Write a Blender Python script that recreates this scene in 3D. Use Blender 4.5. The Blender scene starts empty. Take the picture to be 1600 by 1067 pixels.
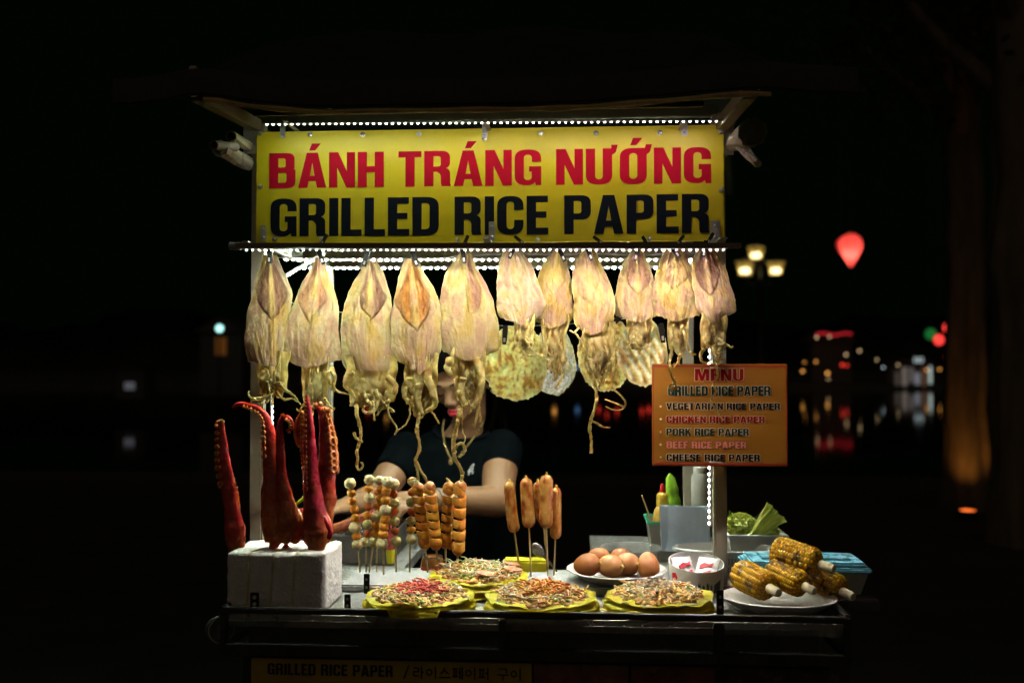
import bpy, bmesh, math, random
from mathutils import Vector, Matrix, Euler, noise
random.seed(7)
V = Vector
R = math.radians
SC = bpy.context.scene
COL = SC.collection

# ------------------------------------------------------------------ camera
CAM_LOC = V((0.189, -2.0, 1.44))
CAM_ROT = Euler((R(90 + 1.34), 0.0, R(3.85)), 'XYZ')
cam_data = bpy.data.cameras.new('camera')
cam_data.lens = 35.0
cam_data.sensor_width = 36.0
cam_data.clip_start = 0.05
cam_data.clip_end = 800.0
cam_data.dof.use_dof = True
cam_data.dof.focus_distance = 1.93
cam_data.dof.aperture_fstop = 2.6
cam = bpy.data.objects.new('camera', cam_data)
cam.location = CAM_LOC
cam.rotation_euler = CAM_ROT
COL.objects.link(cam)
SC.camera = cam

# ------------------------------------------------------------------ night sky, exposure
W = bpy.data.worlds.new('World')
SC.world = W
W.use_nodes = True
wn = W.node_tree.nodes
wl = W.node_tree.links
sky = wn.new('ShaderNodeTexSky')          # night sky: sun far under the horizon
sky.sky_type = 'NISHITA'
sky.sun_disc = False
sky.sun_elevation = R(-4)
sky.sun_rotation = R(200)
skd = wn.new('ShaderNodeMix')
skd.data_type = 'RGBA'
skd.inputs[0].default_value = .998
skd.inputs[7].default_value = (.0001, .0011, .0002, 1)
wl.new(sky.outputs[0], skd.inputs[6])
# warm fill glow added to the sky behind the camera, brightening the stall front
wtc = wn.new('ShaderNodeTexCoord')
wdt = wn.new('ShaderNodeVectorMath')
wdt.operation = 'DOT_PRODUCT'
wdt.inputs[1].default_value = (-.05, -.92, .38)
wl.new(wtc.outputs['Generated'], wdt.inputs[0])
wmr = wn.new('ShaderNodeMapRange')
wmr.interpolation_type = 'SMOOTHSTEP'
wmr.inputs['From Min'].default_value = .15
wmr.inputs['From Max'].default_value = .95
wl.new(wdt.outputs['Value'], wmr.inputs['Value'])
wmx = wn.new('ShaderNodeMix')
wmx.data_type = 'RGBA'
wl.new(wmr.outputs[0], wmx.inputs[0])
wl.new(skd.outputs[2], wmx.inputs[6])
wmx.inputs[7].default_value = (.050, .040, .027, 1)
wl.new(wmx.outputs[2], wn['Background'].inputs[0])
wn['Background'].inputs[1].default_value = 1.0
SC.view_settings.view_transform = 'Standard'
SC.view_settings.look = 'None'
SC.view_settings.exposure = 0.0
SC.view_settings.gamma = 1.0
SC.view_settings.use_curve_mapping = False
SC.cycles.use_denoising = True
SC.cycles.use_light_tree = True
SC.cycles.max_bounces = 8
SC.cycles.transparent_max_bounces = 12
SC.cycles.sample_clamp_indirect = 4.0
SC.cycles.caustics_reflective = False
SC.cycles.caustics_refractive = False

# ------------------------------------------------------------------ measuring helpers
F = 35.0 / 36.0 * 1600.0
_rm = CAM_ROT.to_matrix()
def ray(px, py):
    return _rm @ V(((px - 800) / F, -(py - 533.5) / F, -1.0))
def P(px, py, y):
    "point of the cart's plane at depth y that is seen at (px, py) of the photograph"
    d = ray(px, py)
    return CAM_LOC + d * ((y - CAM_LOC.y) / d.y)
def PZ(px, py, z):
    d = ray(px, py)
    return CAM_LOC + d * ((z - CAM_LOC.z) / d.z)
def S(y):
    return (y + 2.0) / F
def lerp(a, b, t):
    return a + (b - a) * t
def mixc(a, b, t):
    t = max(0.0, min(1.0, t))
    return tuple(lerp(a[i], b[i], t) for i in range(3))
def ss(a, b, x):
    t = max(0.0, min(1.0, (x - a) / (b - a)))
    return t * t * (3 - 2 * t)
def nz(x, y, z=0.0):
    return noise.noise(V((x, y, z)))
def spline(pts, n):
    "n points along a Catmull-Rom curve through pts (tuples of any length)"
    out = []
    m = len(pts) - 1
    for i in range(n):
        t = i / (n - 1) * m
        k = min(int(t), m - 1)
        u = t - k
        p0, p1, p2, p3 = pts[max(k - 1, 0)], pts[k], pts[k + 1], pts[min(k + 2, m)]
        out.append(tuple(0.5 * (2 * b + (c - a) * u + (2 * a - 5 * b + 4 * c - d) * u * u + (3 * b - a - 3 * c + d) * u ** 3)
                         for a, b, c, d in zip(p0, p1, p2, p3)))
    return out

# ------------------------------------------------------------------ mesh builder
class MB:
    def __init__(s):
        s.v, s.f, s.c = [], [], []
    def add(s, verts, faces, col=None):
        b = len(s.v)
        s.v += [V(p) for p in verts]
        s.f += [tuple(b + i for i in f) for f in faces]
        if col is None or isinstance(col, tuple):
            s.c += [col or (1, 1, 1)] * len(verts)
        else:
            s.c += list(col)
        return s
    def bm(s, bm, mtx=None, col=None):
        bm.verts.index_update()
        s.add([(mtx @ v.co) if mtx else v.co.copy() for v in bm.verts], [[v.index for v in f.verts] for f in bm.faces], col)
        bm.free()
        return s
    def box(s, c, size, rot=None, bev=0.0, seg=2, col=None):
        bm = bmesh.new()
        bmesh.ops.create_cube(bm, size=1.0)
        for v in bm.verts:
            v.co = V((v.co.x * size[0], v.co.y * size[1], v.co.z * size[2]))
        if bev:
            bmesh.ops.bevel(bm, geom=bm.edges[:] + bm.verts[:], offset=bev, segments=seg, affect='EDGES')
        m = Matrix.Translation(V(c))
        if rot is not None:
            m = m @ Euler(rot).to_matrix().to_4x4()
        return s.bm(bm, m, col)
    def beam(s, a, b, w, h, bev=0.002, up=(0, 0, 1), col=None):
        "box bar from a to b; w across, h along up"
        a, b = V(a), V(b)
        x = (b - a).normalized()
        z = V(up)
        y = z.cross(x).normalized()
        z = x.cross(y)
        bm = bmesh.new()
        bmesh.ops.create_cube(bm, size=1.0)
        L = (b - a).length
        for v in bm.verts:
            v.co = V((v.co.x * L, v.co.y * w, v.co.z * h))
        if bev:
            bmesh.ops.bevel(bm, geom=bm.edges[:] + bm.verts[:], offset=bev, segments=2, affect='EDGES')
        m = Matrix((x, y, z)).transposed().to_4x4()
        m.translation = (a + b) / 2
        return s.bm(bm, m, col)
    def tube(s, pts, rad, n=8, flat=1.0, up=None, caps=True, col=None):
        pts = [V(p) for p in pts]
        m = len(pts)
        if not hasattr(rad, '__len__'):
            rad = [rad] * m
        t0 = (pts[1] - pts[0]).normalized()
        u = V(up) if up else (V((0, 1, 0)) if abs(t0.y) < 0.9 else V((1, 0, 0)))
        u = (u - t0 * u.dot(t0)).normalized()
        vs, cs = [], []
        for i, p in enumerate(pts):
            t = (pts[min(i + 1, m - 1)] - pts[max(i - 1, 0)])
            if t.length > 1e-9:
                t.normalize()
                q = u - t * u.dot(t)
                if q.length > 1e-6:
                    u = q.normalized()
            w = t.cross(u)
            for k in range(n):
                a = 2 * math.pi * k / n
                vs.append(p + (u * math.cos(a) * flat + w * math.sin(a)) * rad[i])
                if callable(col):
                    cs.append(col(i / (m - 1), a))
        fs = []
        for i in range(m - 1):
            for k in range(n):
                k2 = (k + 1) % n
                fs.append((i * n + k, i * n + k2, (i + 1) * n + k2, (i + 1) * n + k))
        if caps:
            fs.append(tuple(range(n - 1, -1, -1)))
            fs.append(tuple((m - 1) * n + k for k in range(n)))
        return s.add(vs, fs, cs if callable(col) else col)
    def ball(s, c, r, nu=16, nv=10, rot=None, amp=0.0, freq=3.0, seed=0.0, col=None):
        if not hasattr(r, '__len__'):
            r = (r, r, r)
        m = Euler(rot).to_matrix() if rot is not None else Matrix.Identity(3)
        vs, fs, cs = [], [], []
        def pt(th, ph):
            d = V((math.sin(th) * math.cos(ph), math.sin(th) * math.sin(ph), math.cos(th)))
            k = 1 + amp * (nz(d.x * freq + seed, d.y * freq, d.z * freq) if amp else 0)
            if callable(col):
                cs.append(col(d))
            return V(c) + m @ V((d.x * r[0] * k, d.y * r[1] * k, d.z * r[2] * k))
        vs.append(pt(0, 0))
        for j in range(1, nv):
            for i in range(nu):
                vs.append(pt(math.pi * j / nv, 2 * math.pi * i / nu))
        vs.append(pt(math.pi, 0))
        for i in range(nu):
            fs.append((0, 1 + i, 1 + (i + 1) % nu))
        for j in range(nv - 2):
            for i in range(nu):
                a = 1 + j * nu
                fs.append((a + i, a + nu + i, a + nu + (i + 1) % nu, a + (i + 1) % nu))
        a = 1 + (nv - 2) * nu
        for i in range(nu):
            fs.append((a + i, len(vs) - 1, a + (i + 1) % nu))
        return s.add(vs, fs, cs if callable(col) else col)
    def lathe(s, prof, c=(0, 0, 0), n=32, rot=None, sx=1.0, sy=1.0, closed=False, wob=0.0, seed=0.0, col=None):
        m = Euler(rot).to_matrix() if rot is not None else Matrix.Identity(3)
        vs, fs, cs = [], [], []
        for j, (r, z) in enumerate(prof):
            for i in range(n):
                a = 2 * math.pi * i / n
                k = 1 + wob * nz(math.cos(a) * 2 + seed, math.sin(a) * 2, z * 20)
                vs.append(V(c) + m @ V((r * k * math.cos(a) * sx, r * k * math.sin(a) * sy, z)))
                if callable(col):
                    cs.append(col(j / (len(prof) - 1), a))
        J = len(prof)
        for j in range(J if closed else J - 1):
            j2 = (j + 1) % J
            for i in range(n):
                i2 = (i + 1) % n
                fs.append((j * n + i, j * n + i2, j2 * n + i2, j2 * n + i))
        if not closed:
            fs.append(tuple(range(n - 1, -1, -1)))
            fs.append(tuple((J - 1) * n + i for i in range(n)))
        return s.add(vs, fs, cs if callable(col) else col)
    def sheet(s, grid, thick=None, cols=None):
        "grid[row][col] of points; thick = offset vector of the back face"
        nr, nc = len(grid), len(grid[0])
        vs = [V(p) for row in grid for p in row]
        fs = []
        for j in range(nr - 1):
            for i in range(nc - 1):
                fs.append((j * nc + i, (j + 1) * nc + i, (j + 1) * nc + i + 1, j * nc + i + 1))
        cs = [c for row in cols for c in row] if cols else None
        if thick is not None:
            n0 = len(vs)
            vs += [p + V(thick) for p in vs]
            fs += [tuple(n0 + i for i in reversed(f)) for f in fs[:]]
            rim = [i for i in range(nc)] + [j * nc + nc - 1 for j in range(1, nr)] + [(nr - 1) * nc + i for i in range(nc - 2, -1, -1)] + [j * nc for j in range(nr - 2, 0, -1)]
            for k in range(len(rim)):
                a, b = rim[k], rim[(k + 1) % len(rim)]
                fs.append((a, b, n0 + b, n0 + a))
            if cs:
                cs += cs
        return s.add(vs, fs, cs)
    def prism(s, pts, off, col=None):
        n = len(pts)
        vs = [V(p) for p in pts] + [V(p) + V(off) for p in pts]
        fs = [tuple(range(n - 1, -1, -1)), tuple(range(n, 2 * n))]
        for i in range(n):
            j = (i + 1) % n
            fs.append((i, j, n + j, n + i))
        return s.add(vs, fs, col)
    def build(s, name, mat, parent=None, smooth=True, label=None, angle=40):
        me = bpy.data.meshes.new(name)
        o0 = origin(parent)
        me.from_pydata([p - o0 for p in s.v], [], s.f)
        att = me.color_attributes.new('Col', 'FLOAT_COLOR', 'POINT')
        att.data.foreach_set('color', [x for c in s.c for x in (c[0], c[1], c[2], 1.0)])
        bm = bmesh.new()
        bm.from_mesh(me)
        bmesh.ops.recalc_face_normals(bm, faces=bm.faces)
        bm.to_mesh(me)
        bm.free()
        return link_mesh(name, me, mat, parent, smooth, label, angle)

def origin(parent):
    while parent is not None and parent.parent is not None:
        parent = parent.parent
    return parent.location.copy() if parent is not None else V((0, 0, 0))

def link_mesh(name, me, mat, parent=None, smooth=True, label=None, angle=40):
    if smooth and len(me.polygons):
        me.polygons.foreach_set('use_smooth', [True] * len(me.polygons))
        me.set_sharp_from_angle(angle=R(angle))
    me.materials.append(mat)
    o = bpy.data.objects.new(name, me)
    COL.objects.link(o)
    if parent is not None:
        o.parent = parent
    if label:
        o['label'] = label
    return o

def tag(o, label, cat, group=None):
    o['label'] = label
    o['category'] = cat
    if group:
        o['group'] = group
    return o
def thing(name, label, cat, loc=(0, 0, 0), group=None):
    o = bpy.data.objects.new(name, None)
    o.location = loc
    o.empty_display_size = 0.05
    COL.objects.link(o)
    return tag(o, label, cat, group)
def setting(o, kind='structure'):
    o['kind'] = kind
    return o
def dup(root, label=None, group=None, loc=None, rot=None):
    r = root.copy()
    COL.objects.link(r)
    if loc is not None:
        r.location = loc
    if rot is not None:
        r.rotation_euler = rot
    if label:
        r['label'] = label
    if group:
        r['group'] = group
    for ch in list(root.children):
        c = ch.copy()
        COL.objects.link(c)
        c.parent = r
        for g in list(ch.children):
            d = g.copy()
            COL.objects.link(d)
            d.parent = c
    return r

# ------------------------------------------------------------------ materials
_mats = {}
def M(name, col=(.5, .5, .5), rough=.5, metal=0.0, var=.18, scale=30.0, bump=0.0, bscale=60.0, trans=0.0, attr=False, clear=0.0,
      coat=0.0, emis=None, estr=0.0, dirt=None, dirt_amt=.5, dirt_scale=8.0, spec=.5, sss=0.0, streak=None, rvar=.12):
    if name in _mats:
        return _mats[name]
    m = bpy.data.materials.new(name)
    m.use_nodes = True
    nt = m.node_tree
    N, L = nt.nodes, nt.links
    b = N['Principled BSDF']
    out = N['Material Output']
    tc = N.new('ShaderNodeTexCoord')
    co = tc.outputs['Object']
    if streak:
        mp = N.new('ShaderNodeMapping')
        mp.inputs['Scale'].default_value = streak
        L.new(co, mp.inputs['Vector'])
        co = mp.outputs[0]
    no = N.new('ShaderNodeTexNoise')
    no.inputs['Scale'].default_value = scale
    no.inputs['Detail'].default_value = 6
    no.inputs['Roughness'].default_value = .62
    L.new(co, no.inputs['Vector'])
    rmp = N.new('ShaderNodeMapRange')
    rmp.inputs['From Min'].default_value = .3
    rmp.inputs['From Max'].default_value = .7
    rmp.inputs['To Min'].default_value = 1 - var
    rmp.inputs['To Max'].default_value = 1 + var
    L.new(no.outputs['Fac'], rmp.inputs['Value'])
    mul = N.new('ShaderNodeMix')
    mul.data_type = 'RGBA'
    mul.blend_type = 'MULTIPLY'
    mul.inputs[0].default_value = 1.0
    if attr:
        a = N.new('ShaderNodeAttribute')
        a.attribute_name = 'Col'
        L.new(a.outputs['Color'], mul.inputs[6])
    else:
        mul.inputs[6].default_value = (*col, 1)
    L.new(rmp.outputs[0], mul.inputs[7])
    cout = mul.outputs[2]
    if dirt is not None:
        n2 = N.new('ShaderNodeTexNoise')
        n2.inputs['Scale'].default_value = dirt_scale
        n2.inputs['Detail'].default_value = 8
        n2.inputs['Roughness'].default_value = .7
        L.new(tc.outputs['Object'], n2.inputs['Vector'])
        r2 = N.new('ShaderNodeMapRange')
        r2.inputs['From Min'].default_value = .5
        r2.inputs['From Max'].default_value = .68
        r2.inputs['To Max'].default_value = dirt_amt
        L.new(n2.outputs['Fac'], r2.inputs['Value'])
        mx = N.new('ShaderNodeMix')
        mx.data_type = 'RGBA'
        mx.inputs[7].default_value = (*dirt, 1)
        L.new(r2.outputs[0], mx.inputs[0])
        L.new(cout, mx.inputs[6])
        cout = mx.outputs[2]
    L.new(cout, b.inputs['Base Color'])
    rr = N.new('ShaderNodeMapRange')
    rr.inputs['From Min'].default_value = .3
    rr.inputs['From Max'].default_value = .7
    rr.inputs['To Min'].default_value = max(.02, rough - rvar)
    rr.inputs['To Max'].default_value = min(1, rough + rvar)
    L.new(no.outputs['Fac'], rr.inputs['Value'])
    L.new(rr.outputs[0], b.inputs['Roughness'])
    b.inputs['Metallic'].default_value = metal
    b.inputs['Specular IOR Level'].default_value = spec
    b.inputs['Coat Weight'].default_value = coat
    if coat:
        b.inputs['Coat Roughness'].default_value = .15
    if sss:
        b.inputs['Subsurface Weight'].default_value = sss
        b.inputs['Subsurface Scale'].default_value = .006
        b.inputs['Subsurface Radius'].default_value = (1, .5, .25)
    if emis:
        b.inputs['Emission Color'].default_value = (*emis, 1)
        b.inputs['Emission Strength'].default_value = estr
    if bump:
        n3 = N.new('ShaderNodeTexNoise')
        n3.inputs['Scale'].default_value = bscale
        n3.inputs['Detail'].default_value = 5
        L.new(co, n3.inputs['Vector'])
        bp = N.new('ShaderNodeBump')
        bp.inputs['Strength'].default_value = bump
        bp.inputs['Distance'].default_value = .004
        L.new(n3.outputs['Fac'], bp.inputs['Height'])
        L.new(bp.outputs[0], b.inputs['Normal'])
    sh = b.outputs[0]
    if trans:
        tr = N.new('ShaderNodeBsdfTranslucent')
        L.new(cout, tr.inputs['Color'])
        ms = N.new('ShaderNodeMixShader')
        ms.inputs[0].default_value = trans
        L.new(sh, ms.inputs[1])
        L.new(tr.outputs[0], ms.inputs[2])
        sh = ms.outputs[0]
    if clear:
        tp = N.new('ShaderNodeBsdfTransparent')
        ms = N.new('ShaderNodeMixShader')
        ms.inputs[0].default_value = clear
        L.new(sh, ms.inputs[1])
        L.new(tp.outputs[0], ms.inputs[2])
        sh = ms.outputs[0]
    L.new(sh, out.inputs['Surface'])
    _mats[name] = m
    return m
def glow(name, col, strength):
    if name in _mats:
        return _mats[name]
    m = bpy.data.materials.new(name)
    m.use_nodes = True
    b = m.node_tree.nodes['Principled BSDF']
    b.inputs['Base Color'].default_value = (*col, 1)
    b.inputs['Emission Color'].default_value = (*col, 1)
    b.inputs['Emission Strength'].default_value = strength
    _mats[name] = m
    return m

STEEL = M('painted_steel', (.42, .41, .37), .42, .35, var=.12, scale=18, bump=.15, dirt=(.12, .09, .05), dirt_amt=.45)
DARKSTEEL = M('dark_steel', (.06, .06, .058), .38, .7, var=.25, scale=25, bump=.2, dirt=(.09, .05, .03), dirt_amt=.4)
CREAMSTEEL = M('cream_steel', (.40, .37, .28), .45, .1, var=.1, scale=14, bump=.1, dirt=(.2, .14, .07), dirt_amt=.5, dirt_scale=14)
CHROME = M('chrome', (.6, .6, .6), .22, .95, var=.1, scale=40)
BLACKPL = M('black_plastic', (.02, .02, .021), .35, 0, var=.2)
WOODSTICK = M('bamboo_stick', (.62, .47, .22), .6, var=.15, scale=80, bump=.2)
# ------------------------------------------------------------------ far setting: ground, lake, far bank
ground = MB()
g0 = [[V((x, y, -.004 + .006 * nz(x * .7, y * .7))) for x in [-60 + i * 2 for i in range(61)]] for y in [-14 + j * 1.5 for j in range(17)]]
ground.sheet(g0)
setting(ground.build('ground', M('stone_paving', (.042, .040, .036), .8, var=.3, scale=3, bump=.5, bscale=14, dirt=(.03, .03, .028), dirt_amt=.7, dirt_scale=1.2)))
kb = MB()
kb.box((0, 10.15, -.55), (120, .3, 1.3), bev=.02)
setting(kb.build('quay_kerb', M('granite', (.05, .048, .045), .8, var=.25, scale=9, bump=.3)))

def water_mat():
    m = bpy.data.materials.new('lake_water')
    m.use_nodes = True
    N, L = m.node_tree.nodes, m.node_tree.links
    b = N['Principled BSDF']
    b.inputs['Base Color'].default_value = (.004, .006, .006, 1)
    b.inputs['Roughness'].default_value = .045
    b.inputs['Specular IOR Level'].default_value = .25
    b.inputs['IOR'].default_value = 1.33
    tc = N.new('ShaderNodeTexCoord')
    mp = N.new('ShaderNodeMapping')
    mp.inputs['Scale'].default_value = (.9, 1.6, 1)
    L.new(tc.outputs['Object'], mp.inputs[0])
    n = N.new('ShaderNodeTexNoise')
    n.inputs['Scale'].default_value = 1.6
    n.inputs['Detail'].default_value = 3
    L.new(mp.outputs[0], n.inputs['Vector'])
    bp = N.new('ShaderNodeBump')
    bp.inputs['Strength'].default_value = .03
    bp.inputs['Distance'].default_value = .05
    L.new(n.outputs['Fac'], bp.inputs['Height'])
    L.new(bp.outputs[0], b.inputs['Normal'])
    return m
WZ = -1.06
wm = MB()
wm.sheet([[V((x, y, WZ)) for x in (-160, 0, 160)] for y in (10.3, 50, 112)])
setting(wm.build('water', water_mat()))
bank = MB()
rows = []
for j, (y, z) in enumerate([(104, WZ - .4), (104.6, WZ + .5), (107, WZ + .7), (125, WZ + 1.2), (150, WZ + 2.0)]):
    rows.append([V((x, y + 1.2 * nz(x * .05, j), z + .25 * nz(x * .2, j * 3.1))) for x in range(-170, 171, 5)])
bank.sheet(rows)
setting(bank.build('far_bank', M('bank_earth', (.05, .05, .04), .9, var=.4, scale=.5)))
tl = MB()
rows = []
for j in range(9):
    t = j / 8
    rows.append([V((x, 131 + 5 * math.sin(math.pi * t) + 2 * nz(x * .3, t * 4), WZ + 1 + t * (8 + 3.5 * nz(x * .06, 3.3) + 1.8 * nz(x * .35, t * 3)))) for x in [-170 + 1.7 * i for i in range(201)]])
tl.sheet(rows)
setting(tl.build('far_treeline', M('dark_foliage', (.014, .018, .01), .9, var=.5, scale=2, bump=.8, bscale=5)), 'stuff')

# ---- lights on the far bank (each its own small lamp)
def far_pt(px, py, y=102.0):
    return P(px, py, y)
LAMPC = {'w': ((1, .70, .35), 2), 'o': ((1, .42, .08), 2.2), 'r': ((1, .05, .03), 1.5), 'c': ((.75, .95, 1), 2), 'b': ((.2, .45, .9), .6), 'g': ((.05, .5, .12), 3)}
LAMPN = {'w': 'warm white', 'o': 'amber', 'r': 'red', 'c': 'cold white', 'b': 'blue', 'g': 'green'}
far_lamps = [(1276, 527, 'w', 4.0), (1296, 526, 'w', 3.5), (1322, 554, 'w', 4), (1343, 548, 'w', 4), (1370, 562, 'w', 3), (1293, 583, 'o', 6), (1294, 592, 'w', 3),
             (1316, 570, 'r', 6), (1323, 571, 'r', 5), (1257, 566, 'o', 3), (1275, 565, 'o', 4), (1380, 574, 'c', 3), (1478, 558, 'r', 4), (1448, 578, 'o', 4),
             (1468, 577, 'o', 4), (866, 572, 'o', 8), (902, 574, 'b', 8), (935, 575, 'r', 7), (948, 567, 'r', 6), (964, 573, 'r', 7), (1003, 572, 'r', 7), (1014, 575, 'r', 8), (575, 571, 'r', 6), (604, 560, 'o', 5), (1254, 580, 'o', 5), (1403, 570, 'w', 3)]
_proto = {}
for (px, py, k, d) in far_lamps:
    c, st = LAMPC[k]
    loc = far_pt(px, py)
    if k not in _proto:
        t = thing('bank_lamp', 'tiny %s lamp glowing on the far bank across the dark water' % LAMPN[k], 'lamp', loc, 'tiny %s lamps on the far bank' % LAMPN[k])
        MB().ball(loc, 1.0, 12, 8).build('bulb', glow('lamp_glow_' + LAMPN[k].replace(' ', '_'), c, st), t)
        MB().tube([loc + V((0, .0, -1.02)), loc + V((0, 0, -6))], .25, 6).build('lamp_post', BLACKPL, t)
        _proto[k] = t
    else:
        t = dup(_proto[k], loc=loc)
    sc = d * .36 * (102 + 2) / F
    t.scale = (sc, sc, sc)

# bright shopfront on the far bank
loc = far_pt(1428, 600, 104.0)
t = thing('lakeside_pavilion', 'small brightly lit white pavilion far across the water', 'building', loc)
w = 60 * 106 / F
MB().box(loc + V((0, 1.2, .2)), (w, 2, 3.2), bev=.05).build('wall', M('pavilion_wall', (.3, .29, .28), .8, bump=.2), t)
MB().prism([loc + V((-w * .6, -.1, 1.85)), loc + V((w * .6, -.1, 1.85)), loc + V((w * .4, -.1, 2.6)), loc + V((-w * .4, -.1, 2.6))], (0, 2.5, 0)).build('roof', M('pavilion_roof', (.08, .05, .04), .8, bump=.3), t)
for i, (fx, hh, c, st) in enumerate([(-.4, 1.2, (.8, .7, .65), .03), (-.22, 1.7, (1, .85, .75), .10), (-.05, 1.3, (.9, .9, .95), .06), (.1, 1.0, (.8, .85, 1), .16), (.27, 1.6, (.9, .5, .3), .05), (.42, 1.5, (.8, 1, .95), .45)]):
    MB().box(loc + V((fx * w, .15, .55 + .2 * (i % 3))), (w * .11 if i != 5 else w * .06, .08, hh * 1.2), bev=.01).build('lit_window', glow('window_glow_%d' % i, c, st), t)
sg = MB()
for k in range(3):
    sg.box(loc + V((w * (.02 + .08 * k), -.25, 2.5)), (w * .06, .06, .55), bev=.02)
sg.build('light_sign', glow('pavilion_sign_glow', (.8, .95, 1), .35), t)

# red string of lights along a far roof
loc = far_pt(1302, 523, 103)
t = thing('string_lights', 'row of red string lights along a roof across the lake', 'string lights', loc)
sb, wire = MB(), []
for i in range(11):
    p = far_pt(1277 + i * 5.2, 522 - 1.5 * math.sin(i * .9), 103)
    sb.ball(p, .10, 8, 6)
    wire.append(p + V((0, 0, .17)))
sb.build('bulbs', glow('red_bulb', (1, .03, .05), 1.1), t)
MB().tube(wire, .03, 5).build('cable', BLACKPL, t)
t2 = thing('lakeside_house', 'dark house under the red string lights', 'building', far_pt(1302, 600, 106))
q = t2.location.copy()
MB().box(q + V((0, 2, 2.0)), (4.2, 3, 5), bev=.05).build('wall', M('dark_render', (.1, .09, .08), .9, bump=.2), t2)
MB().prism([q + V((-2.6, .2, 4.5)), q + V((2.6, .2, 4.5)), q + V((1.8, .2, 5.6)), q + V((-1.8, .2, 5.6))], (0, 3.6, 0)).build('roof', M('pavilion_roof'), t2)

# green and red lanterns in the mid distance
for (px, py, d, c, nm, lb) in [(1454, 522, 17, (.03, .4, .08), 'green', 'green round lantern beside two red ones, hanging over the water'),
                               (1467, 531, 15, (1, .05, .04), 'red', 'lower red lantern hanging beside the green one'),
                               (1481, 512, 14, (1, .05, .05), 'red', 'upper red lantern hanging right of the green one')]:
    loc = P(px, py, 30)
    r = d * .5 * 32 / F
    t = thing('hanging_lantern', lb, 'lantern', loc)
    prof = [(r * .3, -r), (r * .75, -r * .72), (r, -r * .1), (r * .95, r * .35), (r * .6, r * .85), (r * .3, r)]
    MB().lathe(prof, loc, 10).build('shade', glow('lantern_%s' % nm, c, 1.6 if nm == 'red' else .3), t)
    MB().tube([loc + V((0, 0, r)), loc + V((0, 0, r + 6))], .012, 5).build('cord', BLACKPL, t)
    MB().lathe([(r * .2, -r * 1.25), (r * .32, -r)], loc, 10).build('tassel_ring', BLACKPL, t)

# silk lantern, near, glowing red
loc = P(1329, 391, 13)
k = 15.0 / F
t = thing('silk_lantern', 'large glowing red silk lantern with a pointed bottom hanging in the dark', 'lantern', loc)
def lan(nm, rad, c, off):
    b = MB()
    prof = [(.06, -1.0), (.22, -.82), (.55, -.35), (.82, .1), (.86, .45), (.62, .8), (.3, .92)]
    prof = [(a * rad, z * rad * 1.22) for a, z in spline(prof, 22)]
    n = 64
    vs, fs = [], []
    for (r_, z_) in prof:
        for i in range(n):
            a = 2 * math.pi * i / n
            kk = 1 - .05 * abs(math.sin(a * 4))
            vs.append(loc + off + V((r_ * kk * math.cos(a), r_ * kk * math.sin(a), z_)))
    for j in range(len(prof) - 1):
        for i in range(n):
            fs.append((j * n + i, j * n + (i + 1) % n, (j + 1) * n + (i + 1) % n, (j + 1) * n + i))
    b.add(vs, fs)
    return b
def lantern_silk():
    m = bpy.data.materials.new('red_silk_lit')
    m.use_nodes = True
    N, L = m.node_tree.nodes, m.node_tree.links
    b = N['Principled BSDF']
    b.inputs['Base Color'].default_value = (.6, .03, .02, 1)
    tr = N.new('ShaderNodeBsdfTranslucent')
    tr.inputs[0].default_value = (.95, .17, .16, 1)
    ms = N.new('ShaderNodeMixShader')
    ms.inputs[0].default_value = .8
    L.new(b.outputs[0], ms.inputs[1])
    L.new(tr.outputs[0], ms.inputs[2])
    L.new(ms.outputs[0], N['Material Output'].inputs['Surface'])
    return m
sh = lan('a', 21 * k, None, V((0, 0, 0))).build('shade', lantern_silk(), t)
MB().ball(loc + V((.0, 0, -.03)), .045, 12, 8).build('bulb', glow('lantern_bulb', (1, .5, .38), 40), t)
MB().tube([loc + V((0, 0, 21 * k * 1.1)), loc + V((0, 0, 3.6))], .006, 5).build('cord', BLACKPL, t)
MB().lathe([(.06, 0), (.065, .03), (.05, .05)], loc + V((0, 0, 21 * k * 1.1)), 16).build('cap', M('lantern_cap', (.15, .08, .03), .5), t)
# small companion lobe left of it
loc2 = P(1313, 385, 13.6)
t = thing('silk_lantern', 'smaller red lantern half hidden behind the large red silk lantern', 'lantern', loc2)
b = MB()
r = 8 * k
b.lathe([(a * r, z * r * 1.6) for a, z in spline([(.06, -1.0), (.3, -.7), (.8, .1), (.7, .6), (.3, .95)], 14)], loc2, 24)
b.build('shade', M('red_silk_dim', (.5, .03, .03), .6, trans=.3, emis=(1, .05, .05), estr=.35), t)
MB().tube([loc2 + V((0, 0, r * 1.5)), loc2 + V((0, 0, 3.5))], .005, 5).build('cord', BLACKPL, t)

# overhead cable that carries the lanterns
a, b_ = P(1329, 391, 13) + V((-14, 0, 3.75)), P(1329, 391, 13) + V((9, 0, 3.75))
o = MB().tube([lerp(a, b_, i / 16) + V((0, 0, -.2 * math.sin(math.pi * i / 16))) for i in range(17)], .012, 6).build('overhead_cable', BLACKPL)
tag(o, 'dark overhead cable the silk lanterns hang from', 'cable')

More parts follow.
